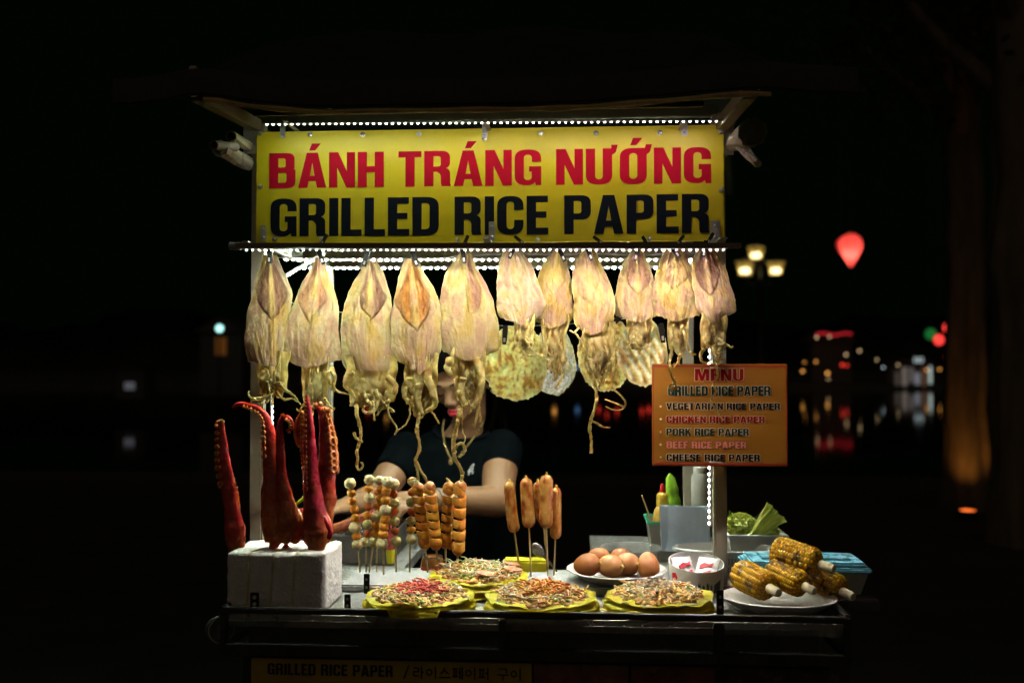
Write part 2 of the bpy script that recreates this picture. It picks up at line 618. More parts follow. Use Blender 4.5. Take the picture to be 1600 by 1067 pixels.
# three-headed street lamp
LY = 16.0
base = P(1188, 430, LY)
base.z = 0
t = thing('street_lamp', 'street lamp with three glowing glass lantern heads', 'street lamp', base)
top = P(1187, 440, LY)
MB().lathe([(.16, 0), (.16, .12), (.09, .2), (.085, .9), (.05, 1.0), (.045, 2.9), (.07, 2.95), (.035, top.z - .03), (.02, top.z + .4)], base, 14).build('post', BLACKPL, t)
for (px, py, dy, s_) in [(1181, 397, .25, 1.0), (1164, 421, -.1, 1.05), (1212, 421, -.1, 1.0)]:
    c = P(px, py, LY + dy)
    k = 18.0 / F * s_
    arm = MB()
    arm.tube([tuple(q) for q in spline([tuple(top), tuple(lerp(top, c, .5) + V((0, 0, -.16))), tuple(c + V((0, 0, -13 * k)))], 10)], .015, 6)
    arm.build('arm', BLACKPL, t)
    cage = MB()
    n = 6
    r0, r1 = 10 * k, 15 * k
    for i in range(n):
        a0 = 2 * math.pi * i / n + .3
        cage.beam(c + V((r0 * math.cos(a0), r0 * math.sin(a0), -9 * k)), c + V((r1 * math.cos(a0), r1 * math.sin(a0), 11 * k)), .012, .012, 0)
    cage.lathe([(r0 * .5, -12 * k), (r0 * 1.05, -10.5 * k), (r0 * 1.05, -9 * k)], c, 12)
    fr = cage.build('lantern_frame', BLACKPL, t)
    MB().lathe([(r1 * 1.08, 11 * k), (r1 * 1.05, 12 * k), (r1 * .55, 15 * k), (r1 * .12, 18 * k), (.01, 20 * k)], c, 12).build('lantern_roof', BLACKPL, t)
    MB().lathe([(r0 * .95, -8.8 * k), (r1 * .95, 10.8 * k)], c, 6).build('lantern_glass', M('amber_lamp_glass', (.5, .4, .15), .4, clear=.35, trans=.5), t)
    MB().ball(c + V((0, 0, -2 * k)), (8 * k, 8 * k, 5 * k), 12, 8).build('bulb', glow('street_bulb', (1, .83, .45), 8), t)

# tree trunk lit warm by an uplight
def big_tree(name, label, px, basey, rad, h, seed, tint):
    b0 = PZ(px, basey, 0.0)
    t = thing(name, label, 'tree', b0)
    tr = MB()
    rng = random.Random(seed)
    pts = [b0 + V((.06 * nz(i * .5, seed), .05 * nz(i * .5, seed + 4), h * i / 16)) for i in range(17)]
    n = 28
    vs, fs = [], []
    for i, p in enumerate(pts):
        r = rad * (1.2 - .2 * min(1, i / 2)) * (1 - .35 * i / 16)
        for k in range(n):
            a = 2 * math.pi * k / n
            q = r * (1 + .2 * nz(math.cos(a) * 3, math.sin(a) * 3, i * .25 + seed) + .05 * math.sin(a * 7 + i * .2))
            vs.append(p + V((q * math.cos(a), q * math.sin(a), 0)))
    for i in range(16):
        for k in range(n):
            fs.append((i * n + k, i * n + (k + 1) % n, (i + 1) * n + (k + 1) % n, (i + 1) * n + k))
    tr.add(vs, fs)
    tops = []
    for k in range(7):
        a = rng.uniform(0, 6.28)
        st = pts[11 + k % 5]
        en = st + V((math.cos(a) * rng.uniform(1.2, 2.2), math.sin(a) * rng.uniform(1.2, 2.2), rng.uniform(.7, 1.8)))
        md = lerp(st, en, .5) + V((0, 0, -.15))
        pp = [V(q) for q in spline([tuple(st), tuple(md), tuple(en)], 9)]
        tr.tube(pp, [lerp(rad * .4, rad * .08, i / 8) for i in range(9)], 8)
        tops += pp[4:]
    tr.build('trunk', M('tree_bark', (.16, .115, .075), .9, var=.4, scale=9, bump=1.0, bscale=22, streak=(1, 1, .25)), t)
    cr = MB()
    for k in range(2600):
        p = rng.choice(tops) + V((rng.gauss(0, .55), rng.gauss(0, .55), rng.gauss(.15, .4)))
        d = V((rng.uniform(-1, 1), rng.uniform(-1, 1), rng.uniform(-.8, .5))).normalized()
        e = d.cross(V((rng.uniform(-1, 1), rng.uniform(-1, 1), 1))).normalized()
        l, w_ = rng.uniform(.07, .13), rng.uniform(.025, .05)
        cr.add([p, p + d * l * .5 + e * w_, p + d * l, p + d * l * .5 - e * w_], [(0, 1, 2, 3)])
    cr.build('crown', M('tree_leaves', (.05, .085, .025), .6, var=.5, scale=3, trans=.3), t, smooth=False)
    return b0
TB = big_tree('tree', 'thick tree trunk glowing orange from an uplight at its foot', 1512, 795, .21, 5.4, 3, 0)
TB2 = big_tree('tree', 'dark unlit tree trunk at the right edge beside the orange-lit one', 1600, 850, .24, 5.2, 8, 0)
# uplight
ul = P(1512, 797, TB.y - .62)
ul.z = .03
t = thing('uplight', 'small amber ground uplight shining up the tree trunk', 'uplight', ul)
MB().lathe([(.085, -.03), (.09, .0), (.09, .035), (.075, .045), (.07, .04)], ul, 20).build('housing', BLACKPL, t)
MB().lathe([(.0, .046), (.068, .046)], ul, 20).build('lens', glow('uplight_lens', (1, .5, .12), .35), t)
ld = bpy.data.lights.new('uplight_lamp', 'SPOT')
ld.energy = 13
ld.color = (1, .42, .07)
ld.spot_size = R(85)
ld.spot_blend = .8
ld.shadow_soft_size = .05
lo = bpy.data.objects.new('lamp', ld)
COL.objects.link(lo)
lo.parent = t
lo.location = (0, 0, .07)
lo.rotation_euler = (TB + V((0, 0, 1.3)) - (ul + V((0, 0, .07)))).to_track_quat('-Z', 'Y').to_euler()
lv = MB()
rng = random.Random(5)
for k in range(26):
    p = ul + V((rng.uniform(-.2, .3), rng.uniform(-.05, .3), rng.uniform(0, .07)))
    d = V((rng.uniform(-1, 1), rng.uniform(-1, 1), rng.uniform(.1, .8))).normalized()
    e = d.cross(V((0, 0, 1))).normalized()
    lv.add([p, p + d * .04 + e * .012, p + d * .09, p + d * .04 - e * .012], [(0, 1, 2, 3)])
tag(lv.build('low_plant', M('tree_leaves'), smooth=False), 'low leafy plant beside the amber uplight', 'plant')

# left side: cold lamp, orange wall, pale lit window far off
loc = P(343, 513, 45)
t = thing('street_lamp', 'single cold white globe lamp far off on the left', 'street lamp', V((loc.x, loc.y, 0)))
r = 5.5 * 47 / F
MB().ball(loc, r, 16, 10).build('globe', glow('cold_globe', (.45, .95, .9), 2.2), t)
MB().lathe([(.1, 0), (.06, .4), (.04, loc.z - r)], V((loc.x, loc.y, 0)), 10).build('post', BLACKPL, t)
loc = P(341, 560, 47)
t = thing('lakeside_hut', 'small hut with a dim orange wall below the cold globe lamp', 'building', V((loc.x, loc.y, WZ)))
q = loc
MB().box(q + V((0, 1.6, -.3)), (2.2, 2.4, 3.2), bev=.03).build('wall', M('dark_render'), t)
MB().box(q + V((0, .36, .62)), (.55, .06, .9), bev=.01).build('lit_window', glow('orange_wall_glow', (1, .35, .06), .05), t)  # glow put into this panel stands for light on the orange wall
MB().prism([q + V((-1.4, .1, 1.33)), q + V((1.4, .1, 1.33)), q + V((0, .1, 2.1))], (0, 3, 0)).build('roof', M('pavilion_roof'), t)
loc = P(200, 603, 47)
t = thing('kiosk', 'small kiosk with a pale lit window far off at the left', 'building', V((loc.x, loc.y, loc.z - .5)))
MB().box(loc + V((0, .9, .1)), (1.5, 1.4, 1.5), bev=.03).build('wall', M('dark_render'), t)
wb = MB()
for i in range(2):
    for j in range(2):
        wb.box(loc + V((-.14 + .28 * i, .18, -.1 + .2 * j)), (.24, .05, .17), bev=.005)
wb.build('lit_window', glow('pale_window', (.8, .85, 1), .08), t)
MB().box(loc + V((0, .9, .92)), (1.8, 1.8, .12), bev=.03).build('roof', M('pavilion_roof'), t)
# ------------------------------------------------------------------ the food cart
PX = .466
XL, XR = P(352, 955, -.27).x, P(1324, 955, -.27).x
cart = thing('food_cart', 'steel street food cart with four posts and a dark canopy', 'food cart', (0, .15, 0))
postw = .026
for (x, y, zt) in [(-PX, 0, 1.935), (PX, 0, 1.94), (-PX, .56, 1.95), (PX, .56, 1.95)]:
    b = MB()
    b.box((x, y, (zt + .42) / 2), (postw, postw, zt - .42), bev=.003)
    b.box((x, y, 1.006), (postw + .02, postw + .02, .006), bev=.001)
    b.build('post', CREAMSTEEL, cart)
top = MB()
xg, xh = P(632, 880, .16).x, P(925, 880, .16).x
o_ = [(XL + .005, -.265), (XR - .005, -.265), (XR - .005, .59), (xh, .59), (xh, .155), (xg, .155), (xg, .59), (XL + .005, .59)]
top.prism([(x, y, .978) for x, y in o_], (0, 0, .0215))
TABLE = M('brushed_steel', (.50, .50, .48), .33, .75, var=.1, scale=50, bump=.12, bscale=90, streak=(1, 12, 1), dirt=(.2, .17, .12), dirt_amt=.3)
top.build('table_top', TABLE, cart)
ss_ = MB()
ss_.box(((XR + .755) / 2, .10, .9885), (.755 - XR - .004, .36, .02), bev=.002)
ss_.build('side_shelf', DARKSTEEL, cart)
lip = MB()
lip.box(((XL + XR) / 2 - .06, -.2685, .985), (XR - XL - .3, .003, .012), bev=.001)
lip.build('table_edge', M('worn_white_edge', (.55, .47, .42), .6, var=.2, dirt=(.12, .09, .06), dirt_amt=.8, dirt_scale=25, bump=.2), cart)
z1, z2 = P(800, 959.5, -.285).z, P(800, 1022, -.285).z
fr = MB()
fr.beam((XL, -.285, z1), (XR, -.285, z1), .014, .010)
fr.build('front_rail', DARKSTEEL, cart)
fr = MB()
fr.beam((XL, -.285, z2), (XR, -.285, z2), .016, .018)
fr.build('lower_rail', DARKSTEEL, cart)
for px in (350, 785, 1123, 1322):
    x = P(px, 990, -.285).x
    b = MB()
    b.box((x, -.2855, (z1 + z2) / 2), (.012 if px not in (1123,) else .018, .011, z1 - z2 - .017), bev=.002)
    b.build('rail_upright', DARKSTEEL, cart)
for x in (XL, XR):
    b = MB()
    b.beam((x, -.277, z1), (x, .58, z1), .012, .012)
    b.beam((x, -.277, z2), (x, .58, z2), .012, .014)
    b.build('side_rail', DARKSTEEL, cart)
# black angle brackets with two holes standing on the rail
def bracket(px, py0, py1, y, w=.011):
    a, c = P(px, py0, y), P(px, py1, y)
    h = a.z - c.z
    b = MB()
    n = 14
    def ring(cz, r):
        return [(r * math.cos(2 * math.pi * i / n), cz + r * math.sin(2 * math.pi * i / n)) for i in range(n)]
    b.box((a.x, y, (a.z + c.z) / 2), (w, .003, h), bev=.001)
    o = b.build('angle_bracket', M('black_zinc', (.035, .036, .036), .35, .7, var=.2), cart)
    h2 = MB()
    for q in (.28, .68):
        h2.lathe([(.0001, -.0022), (w * .22, -.0022), (w * .22, .0022), (.0001, .0022)], (a.x, y, a.z - h * q), 14, rot=(R(90), 0, 0))
    h2.build('bolt_hole', M('pale_bolt', (.5, .5, .46), .4, .4), o)
bracket(543, 928, 954, -.272)
bracket(1125, 921, 960, -.272, .012)
bracket(398, 925, 952, -.275, .016)
bracket(573, 896, 927, -.16, .011)
# lower body of the cart
body = MB()
body.box(((XL + XR) / 2, -.055, .655), (XR - XL - .05, .40, .55), bev=.006)
body.build('body', M('dark_cart_body', (.035, .037, .036), .5, .3, var=.25, scale=8, bump=.15, dirt=(.07, .05, .03), dirt_amt=.5), cart)
# dim glass display front between the two rails
gp = MB()
gp.box(((XL + XR) / 2 - .02, -.2788, (z1 + z2) / 2 - .004), (XR - XL - .06, .004, z1 - z2 - .03), bev=.001)
gp.build('glass_panel', M('dirty_glass', (.05, .055, .05), .12, clear=.72, var=.3, spec=.6, bump=.05, bscale=12), cart)
sh = MB()
sh.box(((XL + XR) / 2, -.262, .955), (XR - XL - .08, .006, .05), bev=.001)
sh.build('display_back', M('display_back_sheet', (.06, .065, .06), .5, .2, var=.4, dirt=(.14, .13, .11), dirt_amt=.6, dirt_scale=6), cart)
for sx in (-1, 1):
    for yy in (-.12, .42):
        c = V(((XL + XR) / 2 + sx * ((XR - XL) / 2 - .1), yy, .19))
        w = MB()
        w.lathe([(.06, -.02), (.175, -.02), (.19, -.012), (.19, .012), (.175, .02), (.06, .02)], c, 32, rot=(0, R(90), 0))
        wo = w.build('wheel', M('rubber', (.02, .02, .02), .8, bump=.3), cart)
        h = MB()
        h.lathe([(.02, -.03), (.058, -.024), (.058, .024), (.02, .03)], c, 20, rot=(0, R(90), 0))
        h.build('hub', STEEL, wo)
        h = MB()
        h.beam(c, c + V((0, 0, .2)), .02, .03)
        h.build('wheel_fork', DARKSTEEL, cart)
# beams of the upper frame
zb = P(770, 181, 0).z
b = MB()
b.beam((-PX, 0, zb), (PX, 0, zb), .022, .02)
b.build('front_beam', M('beam_paint', (.10, .09, .04), .5, .2, var=.2, bump=.2), cart)
for k, (py, y) in enumerate([(399, .28), (412, .56)]):
    z = P(700, py, y).z
    b = MB()
    b.beam((-PX + .013, y, z), (PX - .013, y, z), .02, .022)
    b.build('rear_beam', M('beam_pale', (.5, .46, .33), .5, .15, var=.15, bump=.2), cart)
for x in (-PX, PX):
    z = P(700, 399, .28).z
    b = MB()
    b.beam((x, .013, z), (x, .547, z), .018, .022)
    b.build('side_beam', STEEL, cart)
b = MB()
b.beam((-PX, .56, 1.93), (PX, .56, 1.93), .02, .02)
b.beam((-PX, .01, 1.922), (-PX, .55, 1.922), .018, .018)
b.beam((PX, .01, 1.922), (PX, .55, 1.922), .018, .018)
b.build('top_frame', DARKSTEEL, cart)
# arms that carry the eave
for (pe, ps, sx) in [((307, 147), (392, 196), -1), ((1172, 143), (1143, 196), 1)]:
    e = P(pe[0], pe[1], -.37)
    s_ = V((sx * (PX + .004), -.014, P(ps[0], ps[1], -.014).z))
    b = MB()
    b.beam(s_, e, .024, .024)
    b.build('canopy_arm', M('arm_paint', (.24, .21, .11), .45, .2, var=.15, scale=12, bump=.15, dirt=(.15, .1, .05), dirt_amt=.4), cart)
    b = MB()
    b.box(e + V((0, -.012, .018)), (.014, .012, .05), bev=.002)
    b.build('arm_hook', STEEL, cart)
    b = MB()
    b.box((sx * (PX + .0135), -.0155, s_.z - .022), (.03, .005, .075), bev=.001)
    b.box((sx * (PX + .0165), -.005, s_.z - .022), (.004, .02, .075), bev=.001)
    b.build('corner_plate', M('zinc_plate', (.55, .53, .45), .35, .5, var=.1), cart)
# canopy of dark tarpaulin
edge = spline([tuple(P(x, y, -.40)) for x, y in [(178, 166), (240, 162), (307, 150), (400, 161), (500, 169), (650, 167), (800, 165), (900, 162), (1025, 153), (1172, 141), (1260, 146), (1340, 150)]], 73)
rows = []
for j in range(15):
    t = j / 14
    yy = lerp(-.40, .85, t)
    row = []
    for i, e in enumerate(edge):
        u = abs(i / 72 * 2 - 1)
        rise = .27 * math.sin(math.pi * min(1, t * 1.02)) ** .8 * (1 - .55 * u ** 3)
        sag = .02 * nz(e[0] * 5, yy * 5) * math.sin(math.pi * t)
        xx = e[0] * (1 - .12 * math.sin(math.pi * t))
        row.append(V((xx, yy, lerp(e[2], 1.97, t * .5) + rise + sag)))
    rows.append(row)
tarp = M('dark_tarpaulin', (.025, .03, .024), .75, var=.3, scale=14, bump=.5, bscale=20)
cn = MB()
cn.sheet(rows, (0, 0, .004))
can = cn.build('canopy', tarp, cart)
cn = MB()
val = []
for dz, dy in [(.004, -.004), (.022, -.006), (.045, -.003)]:
    val.append([V(e) + V((0, dy + .003 * nz(e[0] * 18, dz * 9), dz)) for e in edge])
cn.sheet(val, (0, .003, 0))
cn.build('valance', M('valance_cloth', (.045, .043, .03), .8, var=.4, scale=20, bump=.4), can)
cn = MB()
cn.tube([V(e) + V((0, .001, -.006)) for e in edge[14:62]], [.0044 + .001 * math.sin(i * .9) for i in range(48)], 8)
cn.build('eave_batten', M('eave_wood', (.55, .38, .14), .6, var=.35, scale=24, bump=.4), can)
b = MB()
b.beam(P(395, 178, -.1), P(1100, 163, -.1), .012, .01)
b.build('canopy_batten', DARKSTEEL, cart)

# ------------------------------------------------------------------ rolled plastic curtains beside the sign
ROLL = M('clear_plastic_roll', (.55, .52, .42), .3, var=.2, scale=25, trans=.35, bump=.4, bscale=30)
def roll(name, label, cat, a, b, r0, r1, rin, mat, seed, fold=.12):
    a, b = V(a), V(b)
    t = thing(name, label, cat, lerp(a, b, .5))
    m = MB()
    d = (b - a).normalized()
    u = d.cross(V((0, 0, 1))).normalized()
    w = u.cross(d)
    n, k = 40, 18
    vs, fs = [], []
    prof = [(rin, 0.0, .05), (rin, 0, 0)] + [(None, i / k, 0) for i in range(k + 1)] + [(rin * .4, 1, 0)]
    for (rr, s_, ins) in prof:
        c = lerp(a, b, s_) + d * ins
        for i in range(n):
            an = 2 * math.pi * i / n
            r = rr if rr is not None else lerp(r0, r1, s_) * (1 + fold * nz(math.cos(an) * 2 + seed, math.sin(an) * 2, s_ * 3) + .05 * math.sin(an * 9 + s_ * 8 + seed))
            vs.append(c + u * r * math.cos(an) + w * r * math.sin(an))
    for j in range(len(prof) - 1):
        for i in range(n):
            fs.append((j * n + i, j * n + (i + 1) % n, (j + 1) * n + (i + 1) % n, (j + 1) * n + i))
    fs.append(tuple((len(prof) - 1) * n + i for i in range(n)))
    m.add(vs, fs)
    m.build('roll', mat, t)
    return t, u, w, d
k = S(-.2)
t, u, w, d = roll('rolled_plastic', 'white rolled plastic curtain tied up beside the left end of the yellow sign', 'plastic roll', P(343, 232, -.2), P(388, 256, 0.0), 13 * k, 12 * k, 9 * k, ROLL, 1)
b = MB()
a = P(334, 227, -.235)
b.lathe([(6.2 * k, 0), (7.4 * k, 0), (7.4 * k, .09), (6.2 * k, .09)], a, 24, rot=(R(-80), 0, R(-6)), closed=True)
b.build('core_tube', M('core_card', (.35, .33, .26), .6), t)
roll('rolled_plastic', 'thinner cream roll above the white rolled plastic, against the left post', 'plastic roll', P(361, 213, -.14), P(397, 234, .03), 9 * k, 9 * k, 7.5 * k, M('cream_roll', (.42, .39, .25), .5, var=.2, bump=.3), 5, .05)
roll('rolled_plastic', 'wide cone of rolled cream sheet right of the yellow sign', 'plastic roll', P(1176, 207, -.22), P(1140, 228, .03), 22 * k, 11 * k, 19.5 * k, M('cream_sheet', (.30, .28, .18), .6, var=.2, bump=.3, trans=.2), 9, .10)
roll('rolled_plastic', 'crinkled clear plastic bag rolled up below the cream cone', 'plastic roll', P(1184, 256, -.26), P(1146, 217, -.05), 6 * k, 9 * k, 2.2 * k, M('crinkled_plastic', (.55, .52, .45), .2, var=.25, scale=60, bump=1.0, bscale=45, trans=.3), 13, .3)

# ------------------------------------------------------------------ lettering: heavy condensed capitals
def rpoly(pts, seg=7):
    "closed outline; points (x, y[, r]) with rounded corners"
    out = []
    n = len(pts)
    for i, p in enumerate(pts):
        if len(p) < 3 or p[2] <= 0:
            out.append((p[0], p[1]))
            continue
        q, s_ = pts[i - 1], pts[(i + 1) % n]
        c = V((p[0], p[1]))
        a, b = V((q[0], q[1])) - c, V((s_[0], s_[1])) - c
        r = min(p[2], a.length * .98, b.length * .98)
        A, B = c + a.normalized() * r, c + b.normalized() * r
        for k in range(seg + 1):
            t = k / seg
            v = A * (1 - t) ** 2 + c * 2 * t * (1 - t) * .72 / .72 + B * t ** 2
            w = (1 - t) ** 2 + 2 * t * (1 - t) + t ** 2
            out.append((v.x / w, v.y / w))
    return out
ACUTE = [(.24, 1.06), (.37, 1.06), (.5, 1.26), (.3, 1.26)]
_O = [[(0, 0, .26), (.57, 0, .26), (.57, 1, .26), (0, 1, .26)], [(.2, .14, .1), (.2, .86, .1), (.37, .86, .1), (.37, .14, .1)]]
_U = [[(0, 1), (0, 0, .26), (.56, 0, .26), (.56, 1), (.36, 1), (.36, .14, .1), (.2, .14, .1), (.2, 1)]]
_P = [[(0, 0), (.2, 0), (.2, .38), (.56, .38, .2), (.56, 1, .2), (0, 1)], [(.2, .53), (.2, .85), (.36, .85, .07), (.36, .53, .07)]]
GL = {
    'A': (.62, [[(0, 0), (.2, 0), (.232, .19), (.388, .19), (.42, 0), (.62, 0), (.43, 1), (.19, 1)], [(.257, .34), (.31, .72), (.363, .34)]]),
    'B': (.58, [[(0, 0), (.58, 0, .2), (.58, .54, .13), (.53, .535), (.56, .55, .1), (.56, 1, .18), (0, 1)], [(.2, .15), (.2, .44), (.38, .44, .06), (.38, .15, .06)], [(.2, .59), (.2, .85), (.36, .85, .06), (.36, .59, .06)]]),
    'C': (.56, [[(0, 0, .26), (.56, 0, .26), (.56, .38), (.36, .38), (.36, .14, .1), (.2, .14, .1), (.2, .86, .1), (.36, .86, .1), (.36, .64), (.56, .64), (.56, 1, .26), (0, 1, .26)]]),
    'D': (.57, [[(0, 0), (.57, 0, .26), (.57, 1, .26), (0, 1)], [(.2, .16), (.2, .84), (.37, .84, .1), (.37, .16, .1)]]),
    'E': (.46, [[(0, 0), (.46, 0), (.46, .17), (.2, .17), (.2, .43), (.42, .43), (.42, .59), (.2, .59), (.2, .83), (.45, .83), (.45, 1), (0, 1)]]),
    'F': (.44, [[(0, 0), (.2, 0), (.2, .41), (.41, .41), (.41, .57), (.2, .57), (.2, .83), (.44, .83), (.44, 1), (0, 1)]]),
    'G': (.57, [[(0, 0, .26), (.38, 0, .14), (.44, .09), (.46, 0), (.57, 0), (.57, .53), (.31, .53), (.31, .38), (.37, .38), (.37, .14, .1), (.2, .14, .1), (.2, .86, .1), (.37, .86, .1), (.37, .66), (.57, .66), (.57, 1, .26), (0, 1, .26)]]),
    'H': (.57, [[(0, 0), (.2, 0), (.2, .42), (.37, .42), (.37, 0), (.57, 0), (.57, 1), (.37, 1), (.37, .59), (.2, .59), (.2, 1), (0, 1)]]),
    'I': (.2, [[(0, 0), (.2, 0), (.2, 1), (0, 1)]]),
    'K': (.59, [[(0, 0), (.2, 0), (.2, .34), (.25, .43), (.38, 0), (.59, 0), (.37, .6), (.57, 1), (.36, 1), (.2, .65), (.2, 1), (0, 1)]]),
    'L': (.44, [[(0, 0), (.44, 0), (.44, .17), (.2, .17), (.2, 1), (0, 1)]]),
    'M': (.76, [[(0, 0), (.17, 0), (.17, .62), (.3, 0), (.46, 0), (.59, .62), (.59, 0), (.76, 0), (.76, 1), (.5, 1), (.38, .42), (.26, 1), (0, 1)]]),
    'N': (.57, [[(0, 0), (.18, 0), (.18, .56), (.38, 0), (.57, 0), (.57, 1), (.39, 1), (.39, .46), (.2, 1), (0, 1)]]),
    'O': (.57, _O),
    'P': (.56, _P),
    'R': (.58, [[(0, 0), (.2, 0), (.2, .41), (.27, .41), (.36, .36, .1), (.36, .08), (.38, 0), (.58, 0), (.56, .09), (.56, .47, .12), (.47, .51), (.56, .56, .1), (.56, 1, .2), (0, 1)], [(.2, .56), (.2, .85), (.36, .85, .07), (.36, .56, .07)]]),
    'S': (.54, [[(0, 0, .24), (.54, 0, .24), (.54, .5, .2), (.2, .66, .12), (.2, .87, .1), (.35, .87, .1), (.35, .7), (.53, .7), (.53, 1, .24), (0, 1, .24), (0, .53, .2), (.34, .37, .12), (.34, .13, .1), (.19, .13, .1), (.19, .34), (0, .34)]]),
    'T': (.5, [[(.15, 0), (.35, 0), (.35, .83), (.5, .83), (.5, 1), (0, 1), (0, .83), (.15, .83)]]),
    'U': (.56, _U),
    'V': (.6, [[(.2, 0), (.4, 0), (.6, 1), (.39, 1), (.3, .36), (.21, 1), (0, 1)]]),
    '/': (.3, [[(0, -.05), (.07, -.05), (.3, 1.05), (.23, 1.05)]]),
}
_horn = [(.36, .84), (.56, .86), (.6, .92), (.6, 1.1), (.73, 1.1), (.73, .97), (.68, .84, .08), (.52, .78)]
GL['\u00c1'] = (.62, GL['A'][1] + [[(x, y) for x, y in ACUTE]])
GL['\u01af'] = (.66, [[(0, 1), (0, 0, .26), (.56, 0, .26), (.56, .82), (.64, .88, .06), (.68, 1.1), (.54, 1.1), (.54, 1.0), (.36, 1), (.36, .14, .1), (.2, .14, .1), (.2, 1)]])
GL['\u1eda'] = (.66, [[(0, 0, .26), (.57, 0, .26), (.57, .82), (.64, .88, .06), (.68, 1.1), (.55, 1.1), (.53, 1.0), (.4, 1.0), (0, 1, .26)], _O[1], [(x - .02, y + .02) for x, y in ACUTE]])

def inside(p, poly):
    r = False
    for a, b in zip(poly, poly[1:] + poly[:1]):
        if (a[1] > p[1]) != (b[1] > p[1]) and p[0] < (b[0] - a[0]) * (p[1] - a[1]) / (b[1] - a[1]) + a[0]:
            r = not r
    return r
def grow(pts, d):
    n = len(pts)
    area = sum(a[0] * b[1] - b[0] * a[1] for a, b in zip(pts, pts[1:] + pts[:1]))
    sg = 1 if area > 0 else -1
    out = []
    for i in range(n):
        a, b, c = V(pts[i - 1]), V(pts[i]), V(pts[(i + 1) % n])
        e1, e2 = (b - a).normalized(), (c - b).normalized()
        n1, n2 = V((e1.y, -e1.x)) * sg, V((e2.y, -e2.x)) * sg
        m = n1 + n2
        if m.length < 1e-4:
            m = n1
        m.normalize()
        k = min(1.5, 1 / max(.3, m.dot(n1)))
        out.append(tuple(b + m * d * k))
    return out
def text_mesh(name, s, p0, p1, ztop, zbot, y, mat, parent, off=0.0, depth=.0002, shear=0.0, gap=.065, space=.24):
    "capitals from world x p0 to p1, on the plane y facing the camera"
    h = ztop - zbot
    adv, items = 0.0, []
    for ch in s:
        if ch == ' ':
            adv += space
            continue
        w, cs = GL[ch]
        items.append((adv, cs))
        adv += w + gap
    total = adv - gap
    sx = (p1 - p0) / total
    cu = bpy.data.curves.new(name, 'CURVE')
    cu.dimensions = '2D'
    cu.fill_mode = 'BOTH'
    cu.extrude = depth
    for a, cs in items:
        outer = None
        for c in cs:
            pts = [(p0 + (a + x) * sx + shear * yy * h, zbot + yy * h) for x, yy in rpoly(c)]
            keep = []
            for q in pts:                       # drop near-duplicates
                if not keep or math.hypot(q[0] - keep[-1][0], q[1] - keep[-1][1]) > h * .004:
                    keep.append(q)
            if math.hypot(keep[0][0] - keep[-1][0], keep[0][1] - keep[-1][1]) < h * .004:
                keep.pop()
            hole = outer is not None and inside(keep[0], outer)
            if outer is None:
                outer = keep
            if off:
                keep = grow(keep, -off if hole else off)
            sp = cu.splines.new('POLY')
            sp.points.add(len(keep) - 1)
            for q, (x, yy) in zip(sp.points, keep):
                q.co = (x, yy, 0, 1)
            sp.use_cyclic_u = True
    ob = bpy.data.objects.new(name, cu)
    COL.objects.link(ob)
    me = bpy.data.meshes.new_from_object(ob.evaluated_get(bpy.context.evaluated_depsgraph_get()))
    bpy.data.objects.remove(ob)
    o0 = origin(parent)
    for v in me.vertices:
        v.co = V((v.co.x, y - v.co.z, v.co.y)) - o0
    me.materials.clear()
    att = me.color_attributes.new('Col', 'FLOAT_COLOR', 'POINT')
    return link_mesh(name, me, mat, parent, smooth=False)

# ------------------------------------------------------------------ the yellow sign
SY = -.036
sl, sr = P(401, 290, SY).x, P(1131, 290, SY).x
st, sb_ = P(766, 201, SY).z, P(766, 379, SY).z
sign = thing('yellow_sign', 'wide yellow sign with red and navy lettering bolted across the cart front', 'sign', ((sl + sr) / 2, SY, sb_))
g = []
for j in range(19):
    t = j / 18
    row = []
    for i in range(61):
        u = i / 60
        rip = .0012 * math.sin(u * 23 + t * 3) * math.sin(math.pi * t) + .001 * nz(u * 9, t * 4)
        for (ru, rt) in [(.02, .52), (.985, .55), (.93, .95)]:
            rip += .002 * math.exp(-((u - ru) ** 2 * 900 + (t - rt) ** 2 * 40))
        row.append(V((lerp(sl, sr, u), SY - .0002 + max(-.0004, min(.0004, rip)), lerp(st, sb_, t))))
    g.append(row)
m = MB()
m.sheet(g, (0, .010, 0))
m.build('panel', M('yellow_vinyl', (.60, .49, .010), .42, var=.05, scale=10, bump=.06, bscale=30, dirt=(.40, .31, .02), dirt_amt=.35, dirt_scale=7, spec=.4), sign)
zt, zbm = P(766, 235, SY).z, P(766, 290.5, SY).z
text_mesh('red_lettering', 'B\u00c1NH TR\u00c1NG N\u01af\u1edaNG', P(421, 260, SY).x, P(1111, 260, SY).x, zt, zbm, SY - .0009, M('red_vinyl', (.42, .002, .02), .7, var=.06, spec=.12), sign, gap=.06, space=.26)
zt, zbm = P(766, 307, SY).z, P(766, 367, SY).z
text_mesh('navy_lettering', 'GRILLED RICE PAPER', P(423, 340, SY).x, P(1109, 340, SY).x, zt, zbm, SY - .0009, M('navy_vinyl', (.004, .007, .013), .7, var=.1, spec=.1), sign, gap=.065, space=.27)
rv = MB()
for (px, py) in [(485, 211), (567, 211), (655, 210), (757, 217), (845, 209), (931, 209), (1031, 208), (407, 209), (1126, 207), (407, 292), (1127, 297), (430, 374), (503, 374), (715, 375), (760, 373), (840, 375), (1015, 374)]:
    c = P(px, py, SY)
    rv = MB()
    rv.ball(c + V((0, -.003, 0)), (.0034, .0018, .0034), 12, 8)
    rv.lathe([(.0052, .0), (.0052, .001), (.003, .0016)], c + V((0, -.0022, 0)), 14, rot=(R(90), 0, 0))
    rv.build('rivet', M('rivet_steel', (.55, .54, .5), .3, .7), sign)
